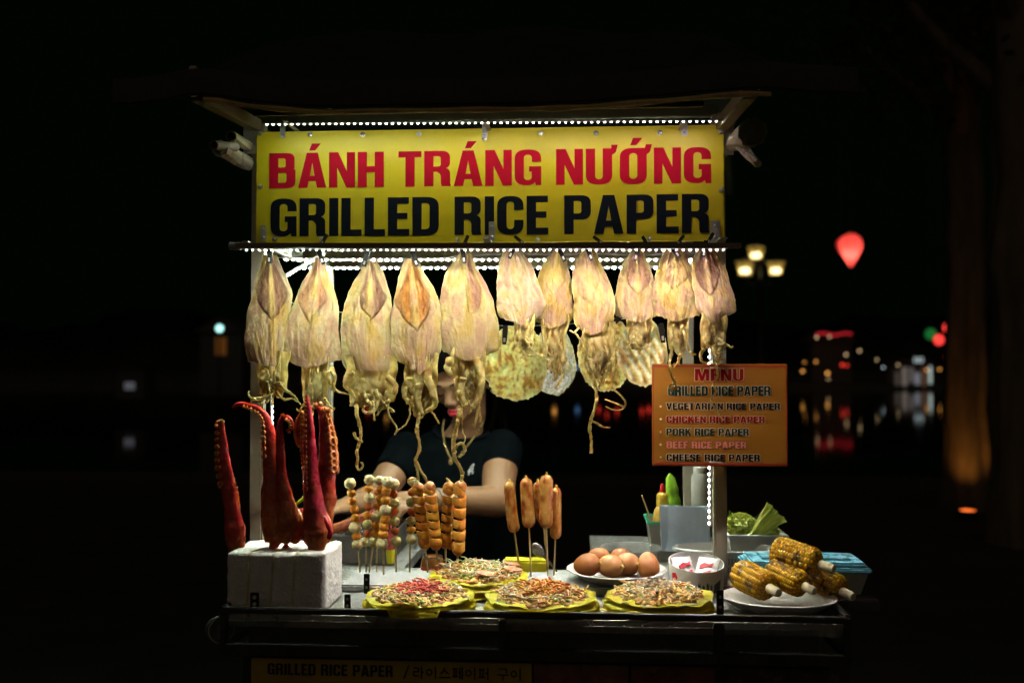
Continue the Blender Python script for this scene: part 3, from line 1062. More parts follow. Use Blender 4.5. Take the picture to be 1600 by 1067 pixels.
for (px, py0, py1, wpx) in [(443, 195, 217, 9), (758, 193, 216, 9), (1069, 191, 213, 9), (413, 353, 378, 10), (769, 347, 378, 10), (1117, 345, 380, 14)]:
    a, c = P(px, py0, SY), P(px, py1, SY)
    w = wpx * S(SY)
    b = MB()
    b.box((a.x, SY - .0052, (a.z + c.z) / 2), (w, .003, a.z - c.z), bev=.0012)
    b.ball((a.x, SY - .0068, lerp(a.z, c.z, .75)), (.0032, .0022, .0032), 12, 8)
    b.ball((a.x, SY - .0068, lerp(a.z, c.z, .25)), (.0026, .0016, .0026), 12, 8)
    b.build('strap_plate', M('strap_steel', (.42, .41, .38), .38, .7, var=.15, bump=.1), sign)

# ------------------------------------------------------------------ LED strips (lit lamps)
def led_mat():
    m = bpy.data.materials.new('led_diode')
    m.use_nodes = True
    N, L = m.node_tree.nodes, m.node_tree.links
    b = N['Principled BSDF']
    a = N.new('ShaderNodeAttribute')
    a.attribute_name = 'Col'
    b.inputs['Base Color'].default_value = (.8, .8, .8, 1)
    L.new(a.outputs['Color'], b.inputs['Emission Color'])
    b.inputs['Emission Strength'].default_value = 1.0
    return m
LED = led_mat()
GREENW, WARMW, PINKW = (.86, 1.0, .80), (1.0, .94, .74), (1.0, .82, .84)
def led_strip(label, a, b, n, face, strength, c0, c1, c2=None, size=(.0034, .0030), width=.009, side=1.4):
    a, b = V(a), V(b)
    d = (b - a).normalized()
    f = V(face)
    f = (f - d * f.dot(d)).normalized()
    s_ = d.cross(f)
    t = thing('led_strip', label, 'LED strip', lerp(a, b, .5), 'LED strips on the cart')
    k = MB()
    k.beam(a, b, width, .002, .0004, up=f)
    k.build('strip_backing', M('white_tape', (.6, .6, .57), .5, var=.1), t)
    k = MB()
    for i in range(n):
        u = (i + .5) / n
        c = lerp(a, b, u) + f * .0021
        col = mixc(c0, c1, u) if c2 is None else (mixc(c0, c1, u * 2) if u < .5 else mixc(c1, c2, u * 2 - 1))
        m4 = Matrix((d, s_, f)).transposed()
        lo_ = [c + m4 @ V((x * size[0] / 2, y * size[1] / 2, -.001)) for x, y in ((-1, -1), (1, -1), (1, 1), (-1, 1))]
        hi_ = [c + m4 @ V((x * size[0] / 2, y * size[1] / 2, .0012)) for x, y in ((-1, -1), (1, -1), (1, 1), (-1, 1))]
        k.add(lo_ + hi_, [(0, 1, 5, 4), (1, 2, 6, 5), (2, 3, 7, 6), (3, 0, 4, 7)], tuple(x * side for x in col))   # dimmer flanks
        k.add(hi_, [(0, 1, 2, 3)], tuple(x * strength * 1.48 for x in col))                                              # the lens
    k.build('diodes', LED, t, smooth=False)
    return t
BY = -.165
led_strip('long bright LED strip above the yellow sign', P(412, 193, SY - .085), P(1135, 188, SY - .085), 72, (0, .3, -1), 235, GREENW, WARMW, PINKW, side=20)
for px in (443, 758, 1069):
    c = P(px, 189.5, SY - .085)
    k = MB()
    k.beam(c + V((0, 0, .003)), V((c.x, -.011, c.z + .003)), .008, .003, .0005)
    k.build('strip_bracket', STEEL, cart)
led_strip('bright LED strip under the steel bar where the squid hang', P(380, 389, BY - .007), P(1136, 388.5, BY - .007), 74, (0, .10, -1), 2150, GREENW, WARMW, PINKW)
led_strip('upper of the two thin LED lines behind the squid', P(442, 404.5, .262), P(1085, 404.5, .262), 60, (0, -.40, -1), 3300, GREENW, GREENW, WARMW)
led_strip('lower of the two thin LED lines behind the squid', P(470, 418, .541), P(1062, 417, .541), 56, (0, -.6, -1), 2500, GREENW, GREENW, WARMW)
led_strip('short slanting LED strip hanging behind the two left squid', P(444, 432, .06), P(508, 394, -.03), 12, (.3, -.7, -1), 260, GREENW, GREENW)
led_strip('vertical LED strip on the inner face of the left post', P(424, 440, -.004), P(424, 838, -.004), 44, (1, -.06, 0), 320, GREENW, GREENW)
led_strip('vertical LED strip on the inner edge of the right post', P(1110, 505, -.016), P(1110, 822, -.016), 33, (-1, -.4, 0), 520, PINKW, PINKW)

# ------------------------------------------------------------------ bar the squid hang from
a, b_ = P(369, 384, BY), P(1158, 384, BY)
bar = thing('hanging_bar', 'brown steel bar with lit strip across the cart below the sign', 'bar', lerp(a, b_, .5))
k = MB()
k.beam(a, b_, .018, .0085, .0012)
k.build('bar', M('bar_steel', (.22, .17, .12), .45, .5, var=.2, scale=30, bump=.2), bar)
k = MB()
k.lathe([(.0045, -.01), (.0075, -.01), (.0075, .012), (.0045, .012)], a + V((-.002, -.001, -.001)), 18, rot=(0, R(90), 0), closed=True)
k.build('end_tube', STEEL, bar)
for px in (414, 769, 1117):
    c = P(px, 380, SY - .008)
    k = MB()
    k.beam(V((c.x, SY - .007, a.z + .007)), V((c.x, BY, a.z + .007)), .014, .003, .0006)
    k.build('bar_bracket', STEEL, bar)
w = MB()
wp = [(415, 402), (500, 404), (575, 409), (648, 407), (722, 400), (800, 397), (878, 398), (920, 396), (994, 399), (1052, 396), (1118, 395)]
w.tube([tuple(q) for q in spline([tuple(P(x, y, -.058)) for x, y in wp], 80)], .0009, 6)
tag(w.build('hanging_wire', M('white_string', (.6, .58, .5), .7)), 'thin white string stretched behind the clips of the squid', 'string')

# ------------------------------------------------------------------ menu board
MY = -.05
ml, mr = P(1019, 650, MY).x, P(1231, 650, MY).x
mt, mb_ = P(1125, 568.5, MY).z, P(1125, 728.5, MY).z
menu = thing('menu_board', 'brown menu board with lettering tied to the right post', 'menu board', ((ml + mr) / 2, MY, mb_))
m = MB()
m.box(((ml + mr) / 2, MY + .002, (mt + mb_) / 2), (mr - ml, .004, mt - mb_), bev=.001)
m.build('panel', M('menu_print', (.29, .112, .003), .6, var=.06, scale=8, bump=.04, spec=.4), menu)
m = MB()
e = .0032
for (x0, x1, z0, z1_) in [(ml + .0015, mr - .0015, mt - .003 - e, mt - .003), (ml + .0015, mr - .0015, mb_ + .003, mb_ + .003 + e), (ml + .0015, ml + .003, mb_ + .0072, mt - .0072), (mr - .003, mr - .0015, mb_ + .0072, mt - .0072)]:
    m.box(((x0 + x1) / 2, MY - .0004, (z0 + z1_) / 2), (x1 - x0, .001, z1_ - z0))
m.build('border', M('menu_red_line', (.30, .02, .01), .5), menu)
halo = M('menu_halo', (.58, .42, .26), .5, var=.05)
cols = {'r': M('menu_red', (.22, .004, .008), .7, spec=.1), 'k': M('menu_black', (.006, .006, .008), .7, spec=.1), 'g': M('menu_green', (.005, .026, .02), .7, spec=.1), 'p': M('menu_pink', (.62, .20, .13), .5)}
halo_d = M('menu_halo_dark', (.22, .02, .015), .5)
for (s_, x0, x1, y0, y1, c, sp) in [('MENU', 1086, 1162, 576, 595, 'r', .2), ('GRILLED RICE PAPER', 1044, 1204, 603, 618, 'g', .28), ('VEGETARIAN RICE PAPER', 1041, 1219, 629.5, 640, 'k', .3),
                            ('CHICKEN RICE PAPER', 1041, 1195, 650, 660.5, 'r', .3), ('PORK RICE PAPER', 1041, 1170, 669.5, 680.5, 'g', .3), ('BEEF RICE PAPER', 1041, 1166, 689.5, 700.5, 'p', .3), ('CHEESE RICE PAPER', 1041, 1187, 709.5, 720.5, 'k', .3)]:
    zt, zb2 = P(1125, y0, MY).z, P(1125, y1, MY).z
    text_mesh('lettering', s_, P(x0, 650, MY).x, P(x1, 650, MY).x, zt, zb2, MY - .0007, cols[c], menu, space=sp, gap=.08, depth=.0001)
    text_mesh('lettering_outline', s_, P(x0, 650, MY).x, P(x1, 650, MY).x, zt, zb2, MY - .0003, halo_d if c == 'p' else halo, menu, off=.0010, space=sp, gap=.08, depth=.0001)
m = MB()
for py in (635, 655, 675, 694.5, 714):
    c = P(1032, py, MY)
    m.ball(c + V((0, -.0004, 0)), (.0022, .0008, .0022), 10, 6)
m.build('bullets', M('menu_bullet', (.6, .45, .3), .5), menu)
for py in (574, 721.5):
    m = MB()
    m.tube([P(1109, py, MY - .004), P(1120, py + .3, MY - .005), P(1134, py + 2, MY - .004)], .0013, 6)
    m.build('cable_tie', M('white_string'), menu)

# ------------------------------------------------------------------ dim banner on the lower front
LYB = -.272
bl, br = P(392, 1050, LYB).x, P(1330, 1050, LYB).x
bt, bb = P(800, 1036, LYB).z, .50
ban = thing('front_banner', 'dim yellow banner with black lettering and food pictures on the cart front', 'banner', ((bl + br) / 2, LYB, bb))
m = MB()
xs = P(831, 1050, LYB).x
m.box(((bl + xs) / 2, LYB + .004, (bt + bb) / 2), (xs - bl, .006, bt - bb), bev=.001)
m.build('yellow_panel', M('banner_yellow', (.45, .30, .03), .6, var=.15, scale=9, dirt=(.2, .13, .03), dirt_amt=.6), ban)
for (x0, x1, c) in [(834, 982, (.16, .06, .05)), (986, 1117, (.12, .03, .025)), (1136, 1328, (.02, .02, .02))]:
    a, c_ = P(x0, 1050, LYB).x, P(x1, 1050, LYB).x
    m = MB()
    m.box(((a + c_) / 2, LYB + .004, (bt + bb) / 2), (c_ - a, .006, bt - bb), bev=.001)
    m.build('picture_panel', M('banner_photo_%d' % x0, c, .5, var=.8, scale=26, dirt=(.3, .16, .08), dirt_amt=.7, dirt_scale=22), ban)
text_mesh('lettering', 'GRILLED RICE PAPER', P(418, 1050, LYB).x, P(614, 1050, LYB).x, P(800, 1043, LYB).z, P(800, 1061, LYB).z, LYB - .0002, M('banner_black', (.01, .01, .01), .6), ban, gap=.09, space=.34)
text_mesh('lettering', '/', P(630, 1050, LYB).x, P(640, 1050, LYB).x, P(800, 1043, LYB).z, P(800, 1062, LYB).z, LYB - .0002, M('banner_black'), ban)
# Korean words, stroke by stroke (x, y in a unit box per syllable)
ring = [(.3 + .22 * math.cos(i * math.pi / 8), .52 + .24 * math.sin(i * math.pi / 8)) for i in range(17)]
HAN = {'ra': [[(.08, .85), (.5, .85), (.5, .55), (.08, .55), (.08, .2), (.54, .2)], [(.76, 1), (.76, -.02)], [(.76, .52), (.95, .52)]],
       'i': [ring, [(.84, 1), (.84, -.02)]],
       'seu': [[(.5, .95), (.42, .65), (.12, .4)], [(.48, .72), (.86, .4)], [(.02, .12), (.98, .12)]],
       'pe': [[(.05, .85), (.5, .85)], [(.18, .85), (.18, .2)], [(.37, .85), (.37, .2)], [(.02, .2), (.52, .2)], [(.54, .53), (.7, .53)], [(.7, .97), (.7, .02)], [(.9, 1), (.9, -.02)]],
       'peo': [[(.05, .85), (.56, .85)], [(.18, .85), (.18, .2)], [(.42, .85), (.42, .2)], [(.02, .2), (.6, .2)], [(.64, .53), (.84, .53)], [(.84, 1), (.84, -.02)]],
       'gu': [[(.14, .92), (.82, .92), (.78, .56)], [(.02, .42), (.98, .42)], [(.5, .42), (.5, -.02)]]}
m = MB()
x = P(645, 1050, LYB).x
h = P(800, 1043, LYB).z - P(800, 1062, LYB).z
z0 = P(800, 1062, LYB).z
adv = (P(818, 1050, LYB).x - x) / 8.45
for sy in ['ra', 'i', 'seu', 'pe', 'i', 'peo', None, 'gu', 'i']:
    if sy is None:
        x += adv * .45
        continue
    for stroke in HAN[sy]:
        for a, c in zip(stroke, stroke[1:]):
            m.beam((x + a[0] * adv * .88, LYB - .0008, z0 + a[1] * h), (x + c[0] * adv * .88 + 1e-5, LYB - .0008, z0 + c[1] * h), .0006, .0021, 0, up=(0, 1, 0) if False else ((0, 0, 1) if abs(a[1] - c[1]) < abs(a[0] - c[0]) else (1, 0, 0)))
    x += adv
m.build('korean_lettering', M('banner_black'), ban, smooth=False)
# ------------------------------------------------------------------ dried squid
SQM = M('dried_squid_skin', attr=True, rough=.62, var=.12, scale=110, bump=.6, bscale=150, trans=.36, spec=.2)
SQH = M('dried_squid_flesh', attr=True, rough=.6, var=.16, scale=90, bump=.2, bscale=120, trans=.74, spec=.3)
CREAM, YEL, PINK, TAN, BROWN, PURP = (.78, .66, .36), (.70, .50, .10), (.68, .36, .30), (.62, .36, .10), (.25, .09, .03), (.30, .13, .13)
CLIPM = M('peg_plastic', (.016, .016, .017), .6, spec=.2)
def clip_proto():
    t = thing('clothes_peg', 'x', 'clip', (0, 0, 0), 'dark pegs holding the squid and fish')
    for sy in (-1, 1):
        b = MB()
        # jaw plate with a slot, tapering to the nose
        n = 10
        out = [(-.0042, .016), (.0042, .016), (.0048, .006), (.0042, -.010), (.0032, -.019), (-.0032, -.019), (-.0042, -.010), (-.0048, .006)]
        b.prism([(x, sy * .0012, z) for x, z in out], (0, sy * .0026, 0))
        b.build('jaw', CLIPM, t, smooth=False)
    b = MB()
    b.box((0, -.0042, -.011), (.0042, .001, .008), bev=.0005)
    b.build('inlay', M('peg_inlay', (.5, .46, .38), .4), t)
    b = MB()
    b.lathe([(.0022, -.005), (.0036, -.005), (.0036, .005), (.0022, .005)], (0, 0, .004), 14, rot=(0, R(90), 0), closed=True)
    b.build('spring', CHROME, t)
    return t
PEG = clip_proto()
_peg_used = [False]
def peg(px, py, y, tilt, label, s=1.0):
    c = P(px, py, y)
    t = PEG if not _peg_used[0] else dup(PEG)
    _peg_used[0] = True
    t.location = c
    t.rotation_euler = (0, R(tilt), 0)
    t.scale = (s, s, s)
    t['label'] = label
    return t

def mantle(t, rows, tip, yd, seed, finc, finw, base, pink, opt):
    """rows: (py, pxl, pxr) outline in photo pixels at depth yd; tip: lowest centre point"""
    nv, nu = 104, 77
    y0, y1 = rows[0][0], rows[-1][0]
    H = tip[1] - y0
    rs = spline(rows, 160)
    def lr(py):
        py = max(y0, min(y1, py))
        for a, b in zip(rs, rs[1:]):
            if a[0] <= py <= b[0] + 1e-6:
                k = (py - a[0]) / max(1e-6, b[0] - a[0])
                return lerp(a[1], b[1], k), lerp(a[2], b[2], k)
        return rs[-1][1], rs[-1][2]
    topc = (rows[0][1] + rows[0][2]) / 2
    g, cc = [], []
    f0, f1 = opt.get('fin', (.03, .56))
    fa = opt.get('fasym', (1, 1))
    rn = random.Random(int(seed * 77))
    pks = [rn.uniform(.28, .40) for _ in range(2)]
    fes = [rn.uniform(-.06, .05) for _ in range(2)]
    exs = [rn.uniform(.9, 2.0) for _ in range(2)]
    tops = [rn.uniform(.6, 1.3) for _ in range(2)]
    for j in range(nv):
        tt = j / (nv - 1)
        row, crow = [], []
        for i in range(nu):
            u = i / (nu - 1) * 2 - 1
            l1, r1 = rows[-1][1], rows[-1][2]
            ut = (tip[0] - l1) / (r1 - l1) * 2 - 1
            du = abs(u - ut) / (1 + abs(ut) if (u - ut) * ut < 0 else max(.2, 1 - abs(ut)) if ut * (u - ut) > 0 else 1)
            yb = y1 + (tip[1] - y1) * max(0, 1 - du) ** 1.15 + 2.2 * nz(u * 5, seed) + 1.2 * nz(u * 17, seed)
            py = y0 + tt * (yb - y0)
            l, r = lr(py)
            edge = abs(u)
            wob = (2.6 * nz(tt * 6, seed + (3 if u < 0 else 9)) + 1.0 * nz(tt * 19, seed + (3 if u < 0 else 9))) * edge ** 3
            px = lerp(l, r, (u + 1) / 2) + wob
            v = (py - y0) / H
            cu = lerp(topc, tip[0], v) 
            x = (px - cu) / (max(r - l, 8) / 2)        # signed distance from the spine
            # fin / inner petal mask
            sd = 0 if x < 0 else 1
            pk, fe, ex = pks[sd], f1 + fes[sd], exs[sd]
            if v < pk:
                w = finw * (.58 + .42 * math.sin(.5 * math.pi * max(0, min(1, (v - f0) / (pk - f0)))) ** tops[sd])
            else:
                w = finw * max(.0, 1 - .96 * max(0, min(1.04, (v - pk) / (fe - pk))) ** ex)
            w *= 1 + .28 * nz(v * 7, seed + (1 if x < 0 else 6)) + .05 * nz(v * 24, seed + (2 if x < 0 else 7))
            w *= fa[0] if x < 0 else fa[1]
            fm = opt.get('fade', 1) * (1 - ss(w - .07 - .18 * (1 - ss(.1, pk, v)), w + .03, abs(x))) * ss(f0 - .05, f0 + .02, v) * (1 - ss(f1 - .02, f1 + .05, v))
            line = opt.get('fade', 1) * math.exp(-((abs(x) - w) / .03) ** 2) * ss(.2, .36, v) * (1 - ss(f1, f1 + .06, v))
            rg = math.exp(-((x - .03 * nz(v * 6, seed)) / (.15 + .05 * v)) ** 4)
            # fan streaks towards the tip
            an = math.atan2(x * (r - l) * .5, max(4, tip[1] + 60 - py))
            fan = (nz(an * 46 + seed, v * 1.2, seed) + .6 * nz(an * 95 + seed, v * 1.5, seed + 2)) * ss(.42, .75, v) * (1 - edge ** 6)
            bl = nz(u * 2.2 + seed, v * 3.5, 1.7 + seed)
            fine = nz(u * 9, v * 16, seed)
            c = mixc(base, YEL, max(0, .25 + .75 * bl) * opt.get('yel', .5))
            c = mixc(c, PINK, 1.8 * pink * (.25 + .75 * ss(.25, .95, v)) * (1 - edge ** 3) * (.7 + .5 * nz(u * 3, v * 4, seed + 5)))
            c = mixc(c, opt.get('line', BROWN), line * .85 * (.6 + .6 * nz(v * 9, u * 3, seed)))
            c = mixc(c, mixc(CREAM, YEL, opt.get('ry', .6)), rg * .7 * ss(.02, .15, v) * (1 - ss(.8, 1, v)))
            c = mixc(c, (.9, .85, .72), max(0, fan) * .75)
            c = mixc(c, (.55, .28, .2), max(0, -fan) * .6)
            c = mixc(c, opt.get('tipc', (.62, .33, .25)), math.exp(-((x + .06 * nz(v * 9, seed)) / .16) ** 2) * ss(.66, .97, v) * .8)
            for (bx, bv, br_, bc, ba) in opt.get('blots', []):
                d2 = ((x - bx) / br_) ** 2 + ((v - bv) / (br_ * .55)) ** 2
                c = mixc(c, bc, math.exp(-d2) * ba * (.75 + .5 * fine))
            c = mixc(c, (.83, .74, .38), ss(.80, .94, edge) * .35)
            c = mixc(c, (1.0, .93, .62), ss(.93, .985, edge) * .8)
            fib = nz(x * 34 + nz(v * 4, seed) * 3, v * 3.5, seed + 9)
            c = mixc(c, (.40, .24, .13), max(0, fib) * .45)
            c = mixc(c, (.80, .72, .52), max(0, -fib) * .35)
            st = nz(u * 3.1 + 7, v * 5.3, seed + 21)
            c = mixc(c, (.60, .38, .30), ss(.05, .36, st) * .9)
            c = mixc(c, (.66, .42, .06), ss(.05, .36, -st) * .5)
            fs_ = mixc(tuple(q * (1 - .35 * ss(.5, 1, abs(x) / max(w, .05))) for q in finc), c, .05 + .15 * max(0, st))
            fn = nz(u * 6 + 3, v * 9, seed + 31) + .6 * nz(u * 15, v * 22, seed + 33)
            fs_ = mixc(fs_, (.12, .035, .03), max(0, fn) * .9)
            fs_ = mixc(fs_, (.74, .56, .36), max(0, -fn) * .4)
            c = mixc(c, fs_, fm * (1.0 + .3 * bl) * (1 - .85 * rg))
            c = mixc(c, opt.get('line', BROWN), line * .6 * (.6 + .6 * nz(v * 9, u * 3, seed)))
            sp = max(0, nz(u * 26, v * 40, seed) - .25) * 1.2
            c = mixc(c, (.5, .3, .16), sp * .9)
            # relief: rounded body, raised fins, spine groove, ruffled rim
            dy = .016 * (u * u) - .0026 * fm - .0022 * rg + .0035 * nz(u * 1.7, v * 2.5, seed + 2) + .0008 * fan + .0012 * fine + .0016 * nz(u * 5, v * 7, seed + 41)
            dy += .006 * edge ** 4 * nz(v * 9, (2 if u > 0 else 5) + seed) + opt.get('curl', 0) * v * v * .02 + .0009 * line
            row.append(P(px, py, yd + dy))
            crow.append((c[0] * .52, c[1] * .495, c[2] * .40))
        g.append(row)
        cc.append(crow)
    m = MB()
    m.sheet(g, (0, .0022, 0), cc)
    return m.build('mantle', SQM, t, angle=75)

def flesh_col(seed, brown=.5, bright=1.0):
    def f(d):
        n = nz(d[0] * 2.6 + seed, d[1] * 2.6, d[2] * 2.6)
        c = mixc((.95 * bright, .83 * bright, .40), (.92, .68, .20), .5 + n)
        return tuple(min(.95, q * .92) for q in mixc(c, (.46, .16, .05), max(0, n - .02) * brown * 1.5))
    return f
def wavy(p, amp, n, seed):
    "photo-pixel polyline to a crinkled one"
    sp = spline(p, n)
    return [(q[0] + amp * nz(i * .55, seed), q[1] + amp * .7 * nz(i * .55, seed + 7)) for i, q in enumerate(sp)]
def arm_tube(b, p, yd, r0, r1, seed, amp=1.2, dy=.004, n=None, col=None, flat=.75):
    n = n or max(12, 7 * len(p))
    w = wavy(p, amp, n, seed)
    pts = [P(x, y, yd + dy * nz(i * .3, seed + 3)) for i, (x, y) in enumerate(w)]
    k = S(yd)
    rr = [lerp(r0, r1, i / (n - 1)) * k * (1 + .28 * nz(i * .8, seed + 11)) for i in range(n)]
    fc = flesh_col(seed, .25)
    b.tube(pts, rr, 8, flat=flat, col=col or (lambda t, a: fc(V((t * 4, math.cos(a), math.sin(a))))))
def squid(label, rows, tip, yd, seed, finc, finw, base, pink, opt, head, arms, longs):
    c0 = P(tip[0], rows[0][0], yd)
    t = thing('dried_squid', label, 'dried squid', c0, 'dried squid hanging in a row')
    mantle(t, rows, tip, yd, seed, finc, finw, base, pink, opt)
    rng = random.Random(int(seed * 10))
    k = S(yd)
    hx0, hy0, hx1, hy1, brown = head
    b = MB()
    # crumpled head: folded lobes of thin flesh
    cx, cy = (hx0 + hx1) / 2, (hy0 + hy1) / 2
    wd, ht = (hx1 - hx0), (hy1 - hy0)
    b.ball(P(cx, cy - ht * .10, yd + .013), (wd * .40 * k, .0095, ht * .50 * k), 44, 34, amp=.5, freq=1.9, seed=seed, col=flesh_col(seed, brown))
    for q in range(5):
        ox, oy = rng.uniform(-.26, .26) * wd, rng.uniform(-.22, .36) * ht
        b.ball(P(cx + ox, cy + oy, yd + .010 + rng.uniform(-.005, .005)), (wd * rng.uniform(.14, .24) * k, .007, ht * rng.uniform(.16, .28) * k), 22, 16, rot=(0, rng.uniform(-.6, .6), 0), amp=.5, freq=1.9, seed=seed + q * 3.3, col=flesh_col(seed + q, brown * rng.uniform(.4, 1.5), rng.uniform(.85, 1.15)))
    for q in range(3):      # ruffled flaps
        x0 = cx + (q - 1) * wd * .3
        gg, cg = [], []
        fc = flesh_col(seed + q * 5, brown * .7, 1.1)
        for j in range(16):
            v = j / 15
            r_, c_ = [], []
            for i in range(9):
                u = i / 8 * 2 - 1
                px = x0 + u * wd * .27 * (1 - .35 * v) + wd * .12 * nz(v * 3, seed + q * 2)
                py = hy0 - 16 + v * (ht + 16) * (.86 + .12 * nz(q, seed)) + 4 * nz(u * 2, q, seed)
                r_.append(P(px, py, yd + .008 + .006 * nz(u * 1.6 + q, v * 4, seed) + .003 * math.sin(u * 4 + v * 5)))
                c_.append(fc(V((u, v * 3, q))))
            gg.append(r_)
            cg.append(c_)
        b.sheet(gg, (0, .0016, 0), cg)
    b.build('head', SQH, t, angle=80)
    b = MB()
    for q in range(max(2, opt.get('short', 5) - 1)):
        x0 = cx + rng.uniform(-.36, .36) * wd
        y0 = hy1 - ht * rng.uniform(.15, .35)
        dx = rng.uniform(-.35, .35) * wd
        L = ht * rng.uniform(.25, .5)
        arm_tube(b, [(x0, y0), (x0 + dx * .4, y0 + L * .5), (x0 + dx, y0 + L), (x0 + dx + rng.uniform(-5, 5), y0 + L * rng.uniform(.8, 1.1))], yd + rng.uniform(-.006, .008), 2.6, 1.0, seed + q * 1.7, amp=2.0)
    for q, (p, r0, r1) in enumerate(arms):
        arm_tube(b, p, yd - .002, r0, r1, seed + 20 + q, amp=1.0)
    b.build('arms', SQH, t, angle=80)
    for q, (p, r0, r1) in enumerate(longs):
        b = MB()
        arm_tube(b, p, yd - .004, r0, r1, seed + 40 + q, amp=1.5, n=10 * len(p))
        if r0 > 2.2:
            arm_tube(b, [(x + 2.2 * math.sin(i * 2.1), y) for i, (x, y) in enumerate(p)], yd - .001, r0 * .7, r1 * .7, seed + 60 + q, amp=2.2, n=12 * len(p))
        b.build('tentacle', SQH, t, angle=80)
    return t

Y0 = -.082
squid('greyish dried squid with dark wine-red fins beside the left post, the leftmost', [(398, 412, 432), (420, 405, 441), (437, 400, 449), (456, 396, 456), (478, 390, 456), (499, 385, 450), (530, 382, 445), (550, 383, 443), (564, 386, 442)], (428, 573), Y0 - .004, 1.3, (.11, .022, .012), 0.79, (.55, .47, .36), .35,
      {'yel': .35, 'ry': .85, 'fasym': (1.0, 1.0), 'blots': [(.45, .40, .30, (.66, .34, .06), .7), (-.5, .78, .4, (.5, .44, .38), .5)], 'line': (.10, .03, .02)},
      (404, 565, 448, 622, .35), [([(418, 596), (420, 612), (414, 620), (402, 622), (392, 621), (388, 614), (389, 611)], 2.6, 1.5), ([(424, 612), (412, 624), (395, 626), (391, 631)], 2.2, 1.2), ([(436, 600), (448, 610), (458, 617), (464, 624), (470, 632)], 3.2, 1.2), ([(432, 612), (444, 624), (456, 622), (464, 628)], 2.6, 1.0)], [])
squid('pale pink dried squid with a straight yellow spine, second from the left post', [(402, 491, 506), (424, 482, 510), (445, 470, 519), (467, 461, 526), (485, 453, 528), (499, 448, 529), (525, 443, 530), (548, 443, 532), (562, 446, 533)], (476, 577), Y0, 2.7, (.60, .29, .19), 0.74, (.78, .70, .52), .5,
      {'fasym': (1.05, .7), 'yel': .4, 'ry': .75, 'blots': [(.62, .28, .22, (.55, .28, .10), .75), (.5, .42, .14, (.28, .10, .04), .6), (.1, .66, .16, (.60, .34, .10), .6)]},
      (472, 572, 513, 634, .2), [([(518, 576), (523, 590), (521, 604), (530, 612), (545, 616)], 5.5, 1.4), ([(512, 580), (516, 600), (522, 612)], 4, 2)], [])
squid('dried squid with purple-edged hollow fins, third from the left post', [(408, 570, 586), (426, 562, 598), (440, 553, 604), (456, 545, 609), (478, 538, 613), (499, 534, 614), (530, 532, 615), (558, 534, 617), (576, 540, 618)], (579, 580), Y0 + .006, 3.9, (.28, .13, .12), 0.72, (.76, .70, .46), .45,
      {'fasym': (.72, 1), 'yel': .5, 'ry': .85, 'line': (.13, .04, .03), 'blots': [(-.35, .52, .12, (.24, .07, .03), .8), (.42, .5, .1, (.24, .07, .03), .7)]},
      (543, 572, 617, 640, .75), [([(552, 580), (541, 590), (540, 604), (549, 612), (553, 622), (548, 634)], 4.5, 2.4), ([(566, 612), (572, 625), (580, 634), (576, 646)], 5, 2), ([(586, 610), (590, 624), (585, 640), (574, 645), (567, 640), (570, 634)], 4.5, 1.6), ([(606, 590), (618, 604), (612, 622), (600, 631)], 5.5, 3)],
      [([(558, 632), (557, 646), (562, 662), (564, 678), (560, 695), (558, 706), (559, 716), (557, 728), (562, 734), (567, 728), (564, 722)], 3.0, 1.8), ([(566, 690), (556, 684), (554, 676)], 2.4, 2.2), ([(607, 626), (607, 645), (613, 657), (620, 668), (617, 679)], 2.0, 1.6)])
squid('dried squid with bright orange-brown fins, fourth from the left post', [(404, 635, 651), (420, 627, 660), (434, 623, 667), (456, 618, 680), (471, 614, 687), (499, 611, 689), (530, 611, 690), (552, 614, 687), (566, 624, 679)], (655, 586), Y0 - .005, 5.1, (.46, .16, .012), 0.79, (.74, .62, .42), .6,
      {'yel': .45, 'ry': .7, 'line': (.25, .08, .02), 'fin': (.02, .6), 'blots': [(.45, .5, .16, (.40, .15, .07), .6), (0, .68, .3, (.66, .50, .30), .5)], 'short': 4},
      (633, 568, 682, 644, .9), [([(640, 590), (632, 604), (633, 622), (643, 626)], 5, 2.4), ([(655, 600), (652, 625), (658, 646)], 8, 5), ([(668, 590), (676, 612), (680, 632), (664, 644)], 7, 3)],
      [([(656, 644), (653, 658), (652, 672), (655, 690), (654, 705), (650, 718), (652, 735), (653, 748)], 3.4, 2.2), ([(652, 722), (657, 736), (664, 744), (667, 752)], 2.4, 2.2), ([(648, 625), (641, 634), (640, 650), (633, 664), (622, 672), (617, 679)], 2.2, 1.5), ([(637, 750), (648, 747), (655, 750)], 1.6, 1.3)])
